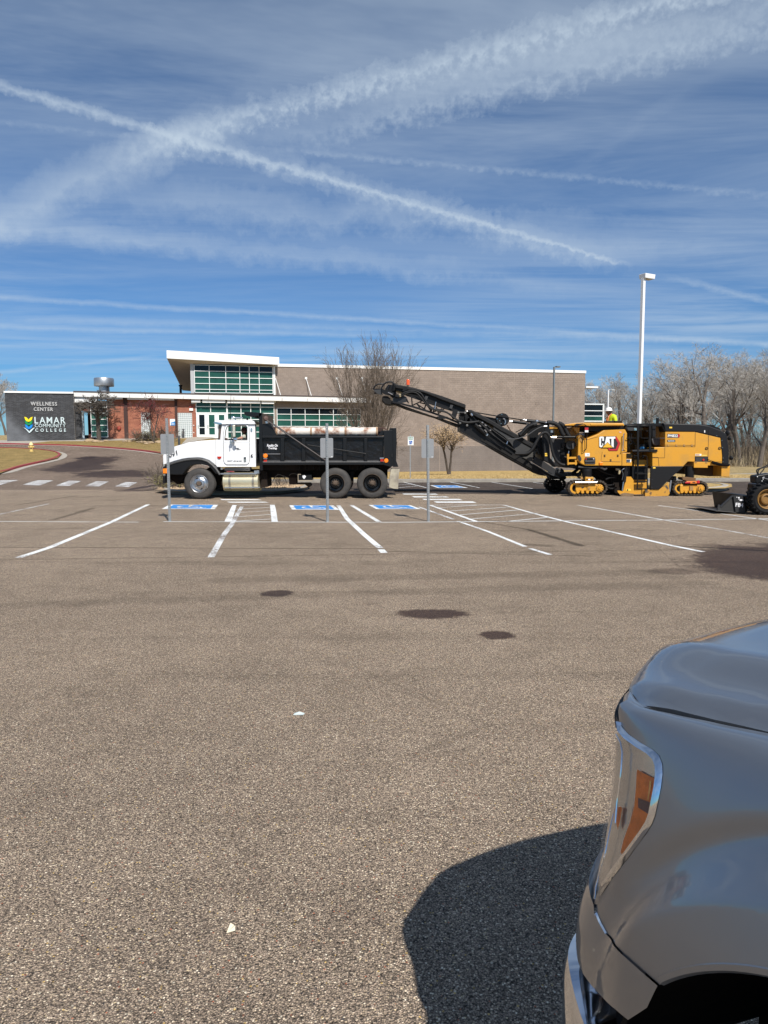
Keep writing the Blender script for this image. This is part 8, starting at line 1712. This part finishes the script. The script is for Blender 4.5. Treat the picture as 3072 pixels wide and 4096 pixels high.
def piece(name, dom, m, out=0.0, thick=.006, f=SW, step=.02, parent=None, close=None):
    bm = bmesh.new(); vs = [bm.verts.new((a, -b, 0)) for a, b in dom]; bm.faces.new(vs)
    for ax in (0, 1):
        lo = min(v.co[ax] for v in bm.verts); hi = max(v.co[ax] for v in bm.verts); k = math.floor(lo / step) + 1
        while k * step < hi:
            co = [0, 0, 0]; co[ax] = k * step; no = [0, 0, 0]; no[ax] = 1; bmesh.ops.bisect_plane(bm, geom=bm.verts[:] + bm.edges[:] + bm.faces[:], plane_co=co, plane_no=no, dist=1e-5); k += 1
    bmesh.ops.triangulate(bm, faces=[f_ for f_ in bm.faces if len(f_.verts) > 4])
    off = wloc(parent or pk); nor = []; dom_ = [(v.co.x, -v.co.y) for v in bm.verts]
    for v, (a, b) in zip(bm.verts, dom_):
        e = .008; p = f(a, b, out); du = f(a + e, b, out) - f(a - e, b, out); dv = f(a, b + e, out) - f(a, b - e, out); n = du.cross(dv); n.normalize() if n.length else None
        nor.append(n); v.co = p - off
    bm.normal_update(); me = bpy.data.meshes.new(name); 
    for f_ in bm.faces: f_.smooth = True
    bm.faces.ensure_lookup_table()
    fl = sum(1 for f_ in bm.faces if f_.normal.dot(nor[f_.verts[0].index]) < 0)
    bm.to_mesh(me); bm.free()
    av = Vector((0, 0, 0)); c = W(.2, QC, .7) - off
    s_ = 1 if sum((p.co - c).dot(n) for p, n in zip(me.vertices, nor)) > 0 else -1
    nor = [n * s_ for n in nor]
    fn = sum(1 if poly.normal.dot(nor[poly.vertices[0]]) > 0 else -1 for poly in me.polygons)
    if fn < 0: me.flip_normals()
    me.materials.append(m); me.normals_split_custom_set_from_vertices(nor)
    o = bpy.data.objects.new(name, me); scene.collection.objects.link(o); o.parent = parent or pk
    return o
def paintm():
    m = bpy.data.materials.new('dark grey metallic paint'); m.use_nodes = True; nt = m.node_tree; p = nt.nodes['Principled BSDF']; L = nt.links.new
    t = nt.nodes.new('ShaderNodeTexCoord'); n = nt.nodes.new('ShaderNodeTexNoise'); L(t.outputs['Object'], n.inputs['Vector']); n.inputs['Scale'].default_value = 2.5; n.inputs['Detail'].default_value = 7; n.inputs['Roughness'].default_value = .7
    r = nt.nodes.new('ShaderNodeMapRange'); L(n.outputs['Fac'], r.inputs[0]); r.inputs[1].default_value = .45; r.inputs[2].default_value = .75; r.inputs[3].default_value = .0; r.inputs[4].default_value = .35
    mx = nt.nodes.new('ShaderNodeMixRGB'); L(r.outputs[0], mx.inputs[0]); mx.inputs[1].default_value = (.235, .25, .272, 1); mx.inputs[2].default_value = (.27, .265, .26, 1); L(mx.outputs[0], p.inputs['Base Color'])
    p.inputs['Metallic'].default_value = .8; p.inputs['Roughness'].default_value = .40; p.inputs['Coat Weight'].default_value = 1; p.inputs['Coat Roughness'].default_value = .035
    n2 = nt.nodes.new('ShaderNodeTexNoise'); L(t.outputs['Object'], n2.inputs['Vector']); n2.inputs['Scale'].default_value = 900; b = nt.nodes.new('ShaderNodeBump'); b.inputs['Strength'].default_value = .12; b.inputs['Distance'].default_value = .0006
    L(n2.outputs['Fac'], b.inputs['Height']); L(b.outputs[0], p.inputs['Normal'])
    rr = nt.nodes.new('ShaderNodeMapRange'); L(n.outputs['Fac'], rr.inputs[0]); rr.inputs[1].default_value = .4; rr.inputs[2].default_value = .8; rr.inputs[3].default_value = .02; rr.inputs[4].default_value = .16; L(rr.outputs[0], p.inputs['Coat Roughness'])
    return m
M_pk = paintm(); M_pkb = mat('black plastic trim', (.010, .010, .011), .5); M_lens = mat('clear lamp lens', (.5, .5, .48), .03, alpha=.12, coat=1.0, crough=.02)
M_refl = mat('lamp housing chrome', (.70, .68, .64), .20, metal=.9, var=.2, vscale=12); M_chr = mat('polished chrome', (.80, .82, .85), .07, metal=1.0); M_amb = mat('amber reflector', (1.0, .23, .005), .55, spec=.25, bump=.0008, bscale=260, var=.3, vscale=60)
SE = .0     # fender: rear end of the built panel
hl = [inv(*p) for p in zX((412, 850), (445, 905), (500, 962), (600, 1030), (695, 1085), (750, 1135), (776, 1205), (780, 1290), (766, 1400))] + [inv(*p) for p in zY((742, 8), (716, 130), (690, 200), (640, 280), (500, 470), (400, 600), (300, 740), (225, 862))]
sm = [inv(*p) for p in zY((228, 945), (262, 1030), (310, 1115), (400, 1235), (480, 1310), (560, 1382), (650, 1460), (755, 1550))]
def s_of(x):
    for i in range(len(PLAN) - 1):
        if PLAN[i][0] <= x <= PLAN[i + 1][0]: return (i + (x - PLAN[i][0]) / (PLAN[i + 1][0] - PLAN[i][0])) / (len(PLAN) - 1) * PL
    return PL
def arcpts(r, a0, a1, n):
    out = []
    for i in range(n + 1):
        a = radians(a0 + (a1 - a0) * i / n); x = ARC[0] + r * cos(a); z = ARC[1] + r * sin(a); s = s_of(x)
        lo, hi = .02, PV
        for _ in range(22):
            m_ = (lo + hi) / 2
            if S(s, m_)[2] > z: lo = m_
            else: hi = m_
        out.append((s, lo))
    return out
xa, za = S(*sm[-1])[0], S(*sm[-1])[2]; A1 = math.degrees(atan2(za - ARC[1], xa - ARC[0]))
arc_f = arcpts(ARC[2], A1, 176, 60)
front_top = (hl[0][0] + .0, .0); sfront = hl[0][0]
VB = PV * .93
fend = [(SE, .0), (sfront + .03, .0), (sfront + .035, .03), (hl[0][0] + .02, hl[0][1] - .02)] + hl + [(hl[-1][0] - .008, hl[-1][1] + .015)] + sm[:-1] + [sm[-1]] + arc_f[1:]
fend = fend[:4] + fend[4:] + [(arc_f[-1][0], VB), (SE, VB)]
fd = piece('front_fender', fend, M_pk, 0, step=.012)
# lip of the wheel arch, rolled inwards
mb = MB(); mb.tube([SW(a, b, -.006) for a, b in arc_f], .008, 6); mb.build('arch_lip', M_pk, pk, smooth=True)
mb = MB(); ring = [[SW(a, b, -.004 - k) for a, b in arcpts(ARC[2], A1 - 24, 184, 30)] for k in (0, .12, .5)]; vs = [p for r_ in ring for p in r_]; n = len(ring[0])
mb.add(vs, [(k * n + i, k * n + i + 1, (k + 1) * n + i + 1, (k + 1) * n + i) for k in range(2) for i in range(n - 1)]); 
pl_ = [W(-.35, .80 + .55, z) for z in (.2, 1.15)] + [W(1.15, .80 + .55, z) for z in (1.15, .2)]; mb.add(pl_, [(0, 1, 2, 3)]); mb.build('wheel_liner', mat('liner black', (.004, .004, .004), .95, spec=.05), pk)
# painted bumper cap below the lamp
cap_o = [inv(*p) for p in zY((505, 1838), (400, 1752), (300, 1660), (200, 1556), (130, 1460), (85, 1362))]
lowz = cap_o[-1]
cap = [(hl[-1][0] + .004, hl[-1][1] + .006), (hl[-1][0] - .012, hl[-1][1] + .02)] + [(a + .0008, b + .0008) for a, b in sm] + [(arc_f[0][0] + .012, arc_f[0][1] + .05)] + cap_o + [(2.45, lowz[1] + .01), (2.45, hl[-1][1] - .005)]
piece('bumper_cap', cap, M_pk, .004, step=.015)
# lamp: housing, lens, amber section, chrome surround
def inset(poly, d):
    n = len(poly); out = []
    for i in range(n):
        a = poly[i - 1]; b = poly[i]; c = poly[(i + 1) % n]; t = (c[0] - a[0], c[1] - a[1]); l = math.hypot(*t) or 1; out.append((b[0] + t[1] / l * d, b[1] - t[0] / l * d))
    return out
0 and print('HL', [tuple(round(x,3) for x in a)+tuple(round(x) for x in pixof(SW(*a))) for a in hl])
SF = 2.38
lamp_poly = hl + [(SF, hl[-1][1] - .02), (SF, hl[0][1] + .02)]
area = sum(lamp_poly[i - 1][0] * lamp_poly[i][1] - lamp_poly[i][0] * lamp_poly[i - 1][1] for i in range(len(lamp_poly))); sg_ = 1 if area > 0 else -1
inn = inset(hl, -.013 * sg_); inn2 = inset(hl, -.016 * sg_)
def ok(l): return l
piece('lamp_housing', hl + [(SF, hl[-1][1] + .01), (SF, hl[0][1] - .01)], M_refl, -.009, step=.012)
lens = piece('headlamp_lens', hl + [(SF, hl[-1][1] + .01), (SF, hl[0][1] - .01)], M_lens, -.001, step=.012)
chb = MB(); N_ = len(hl); prof_o = ((0, .001), (.25, .007), (.6, .009), (.85, .003), (1.0, -.012))
rows = []
for t, o in prof_o: rows.append([SW(a[0] * (1 - t) + b[0] * t, a[1] * (1 - t) + b[1] * t, o) for a, b in zip(hl, inn)])
vs = [p for r_ in rows for p in r_]; chb.add(vs, [(k * N_ + i, k * N_ + i + 1, (k + 1) * N_ + i + 1, (k + 1) * N_ + i) for k in range(len(rows) - 1) for i in range(N_ - 1)])
ch_o = chb.build('lamp_surround', M_chr, pk, smooth=True)
amb = [inv(*p) for p in zX((545, 1252), (600, 1285), (655, 1312), (706, 1332), (700, 1450), (680, 1600), (655, 1718))] + [inv(*p) for p in zY((655, 60), (640, 180), (590, 290), (520, 390), (450, 485), (405, 440), (430, 340), (480, 200), (510, 80), (520, 0))] + [inv(*p) for p in zX((480, 1718), (520, 1560), (535, 1400))]
am = piece('side_marker_lamp', amb, M_amb, -.004, step=.012)
ap = [inv(*p) for p in zX((558, 1490), (672, 1535), (672, 1615), (655, 1632), (560, 1572))]; piece('amber_grille', ap, mat('dark amber', (.12, .03, .008), .5), -.0025, step=.02)
bl = [inv(*p) for p in zX((655, 1345), (672, 1350), (665, 1420), (645, 1510), (636, 1508), (648, 1420))]; piece('lamp_bulb', bl, mat('bright amber facets', (.95, .40, .03), .15, coat=1, bump=.003, bscale=300), -.0025, step=.01)
a2 = [inv(*p) for p in zY((385, 60), (408, 55), (420, 70), (400, 180), (382, 250), (372, 200))]; piece('side_marker_lamp', a2, M_amb, -.004, step=.012)
for q_ in (zX((392, 960), (430, 1030), (443, 1110), (436, 1250), (418, 1400), (398, 1540), (388, 1700)), zY((395, 20), (350, 200), (305, 420), (262, 580), (225, 720), (212, 830))):
    mb = MB(); mb.tube([SW(*inv(*p), .0015) for p in q_], .0018, 5); mb.build('lens_ridge', M_chr, pk, smooth=True)
# hood
QS = [p for p in HE if p[0] < 1.135]
def qseam(x):
    if x <= QS[0][0]: return QS[0][1]
    for (a, b), (c, d) in zip(QS[:-1], QS[1:]):
        if x <= c: return b + (d - b) * (x - a) / max(1e-6, c - a)
    return QS[-1][1]
FX = [(p[1], p[0]) for p in HE if p[0] > 1.14]
def xfront(q):
    if q <= FX[0][0]: return FX[0][1]
    for (a, b), (c, d) in zip(FX[:-1], FX[1:]):
        if q <= c: return b + (d - b) * (q - a) / max(1e-6, c - a)
    return FX[-1][1]
def Hd(x, nq, out=0.0):
    q = -nq; qq = q if q <= QC else 2 * QC - q; t = qq - qseam(x); zs = 1.203 + .10 * (1.13 - x) if x > .2 else 1.296 + .05 * (.2 - x)
    z = zs + .016 * sst(0, .05, t) + .012 * min(1, max(0, t) / .1) + .044 * sst(.085, .24, t) + .022 * sst(.22, .75, t)
    xe = xfront(max(qq, FX[0][0])) + .012; u = min(1, max(0, (x - (xe - .15)) / .15)); z -= .042 * (1 - sqrt(max(0, 1 - u * u * .96)))
    k = min(1, max(0, (.03 - t) / .03)); z -= .006 * k * k
    return W(x, q, z + out)
hood = []
left = [(x, qseam(x)) for x in (-.55, -.2, .2, .5, .7, .8, .85, .9, .95, 1.0)]
half = left + [p for p in HE[::2] if p[0] > 1.02 and p[1] < QC - .03]
full = half + [(x, 2 * QC - a) for x, a in reversed(half)]
hd2 = piece('hood', [(x, -a) for x, a in full], M_pk, 0, f=lambda a, b, o=0: Hd(a, b, o), step=.022)
# dark gap under the seam and hood edge returns
mb = MB(); vs = []
for x, a in half + [(half[-1][0], QC)]: p = Hd(x, -a); vs += [p, p + Vector((0, 0, -.028))]
mb.add(vs, [(2 * i, 2 * i + 1, 2 * i + 3, 2 * i + 2) for i in range(len(vs) // 2 - 1)]); mb.build('hood_edge', M_pk, pk)
mb = MB(); vs = []
for x, a in half[:-1]: vs += [W(x, a - .035, Hd(x, -a).z - .045), W(x, a + .05, Hd(x, -a).z - .045)]
mb.add(vs, [(2 * i, 2 * i + 1, 2 * i + 3, 2 * i + 2) for i in range(len(half) - 2)]); mb.build('seam_channel', M_pkb, pk)
# grille, header, lower front
hdr = [(s, v) for s, v in ((2.30, .02), (2.42, .02), (PL - .001, .02), (PL - .001, .12), (2.42, .12), (2.30, .12))]
piece('grille_header', [(sfront - .02, .004), (PL - .001, .004), (PL - .001, .13), (sfront + .04, .13)], M_pk, -.012, step=.02)
piece('grille', [(2.40, .13), (PL - .001, .13), (PL - .001, .46), (2.40, .46)], M_chr, -.02, step=.04)
for k in range(4): piece('grille_bar', [(2.45, .17 + k * .07), (PL - .001, .17 + k * .07), (PL - .001, .19 + k * .07), (2.45, .19 + k * .07)], M_pkb, -.002, step=.04)
# chrome bumper
bo_ = [inv(*p) for p in zY((110, 1395), (160, 1490), (230, 1600), (320, 1730), (400, 1830))]
sb0 = bo_[0]; vt = bo_[0][1]
BP = [(SW(s, vt + .0, .03)) for s in []]
mb = MB(); prof_b = [(-.16, -.04), (-.03, -.035), (.0, -.04), (.008, -.06), (.010, -.17), (.006, -.28), (-.03, -.31)]
rows = []; ss = [sb0[0] - .05 + (PL - sb0[0] + .05) * i / 50 for i in range(51)]
for s in ss:
    base_p = S(s, vt); dz = 0; r_ = []
    fwd = .022 * sst(ss[0], ss[0] + .2, s)
    for o_, z_ in prof_b: r_.append(W(*[S(s, vt, o_ + .004 + fwd)[0], S(s, vt, o_ + .004 + fwd)[1], base_p[2] - .015 + z_ - .05 * (1 - sst(ss[0], ss[0] + .12, s))]))
    rows.append(r_)
nb = len(prof_b); vs = [p for r_ in rows for p in r_]
mb.add(vs, [(k * nb + i, k * nb + i + 1, (k + 1) * nb + i + 1, (k + 1) * nb + i) for k in range(len(rows) - 1) for i in range(nb - 1)]); mb.build('bumper', M_chr, pk, smooth=True)
mb = MB(); mb.prism([W(.95, .84, .62), W(1.12, .93, .62), W(1.28, 1.3, .62), W(1.3, QC, .62), W(.9, QC, .62)], (0, 0, .16)); mb.build('bumper_void', M_pkb, pk)
# wheels
def pwheel(x, q, side):
    c = W(x, q, .395); wh = empty('wheel', (0, 0, 0)); wh.parent = pk; wh.location = c - wloc(pk); ax = HQ * side; R_ = .395; ri = .235
    MB().lathe([(ri, .01), (ri + .05, -.012), (R_ - .05, -.018), (R_ - .012, .015), (R_, .05), (R_, .12), (R_ - .008, .121), (R_ - .008, .131), (R_, .132), (R_, .21), (R_ - .012, .245), (R_ - .05, .27), (ri, .25)], c, ax, 56, closed=True).build('tyre', M_tire, wh, smooth=True)
    MB().lathe([(ri + .004, .0), (ri - .012, .01), (ri - .02, .06), (.09, .05), (.07, .02), (0, .02)], c, ax, 40).build('rim', M_alu, wh, smooth=True)
pwheel(.42, .83, 1); pwheel(.42, 2 * QC - .83, -1); pwheel(-3.2, .83, 1); pwheel(-3.2, 2 * QC - .83, -1)
# far fender, cab and bed, behind the photographer's shoulder
def PB(name, prof, q0, q1, m, bev=.04):
    mb = MB(); mb.prism([W(x, q0, z) for x, z in prof], HQ * (q1 - q0)); return mb.build(name, m, pk, bevel=bev, smooth=True)
PB('far_fender', [(1.15, .6), (1.2, 1.13), (.9, 1.2), (-.75, 1.28), (-.75, .45), (-.1, .5), (-.02, .8), (.2, .98), (.45, 1.03), (.7, .95), (.9, .72), (.95, .6)], 2 * QC - .96, 2 * QC - .79, M_pk, .05)
PB('cab', [(-.62, .45), (-.62, 1.27), (-3.0, 1.27), (-3.0, .45)], .80, 2 * QC - .80, M_pk, .05)
PB('cab_roof', [(-.95, 1.27), (-1.45, 1.88), (-1.7, 1.92), (-2.8, 1.90), (-2.95, 1.27)], .90, 2 * QC - .90, mat('dark cab glass', (.01, .012, .012), .05, spec=.8), .06)
PB('roof_panel', [(-1.42, 1.88), (-1.7, 1.94), (-2.8, 1.92), (-2.9, 1.87)], .92, 2 * QC - .92, M_pk, .02)
PB('cowl', [(-.54, 1.28), (-.62, 1.30), (-.97, 1.29), (-.97, 1.2), (-.54, 1.2)], .95, 2 * QC - .95, M_pkb, .01)
PB('bed', [(-3.03, .5), (-3.03, 1.25), (-4.9, 1.25), (-4.9, .5), (-3.75, .5), (-3.6, .85), (-3.2, .95), (-2.85, .8), (-3.03, .6)], .82, 2 * QC - .82, M_pk, .03)
PB('engine_bay', [(1.05, .62), (1.05, 1.10), (-.6, 1.15), (-.6, .4), (.9, .4)], 1.35, 2 * QC - 1.1, M_pkb, 0)
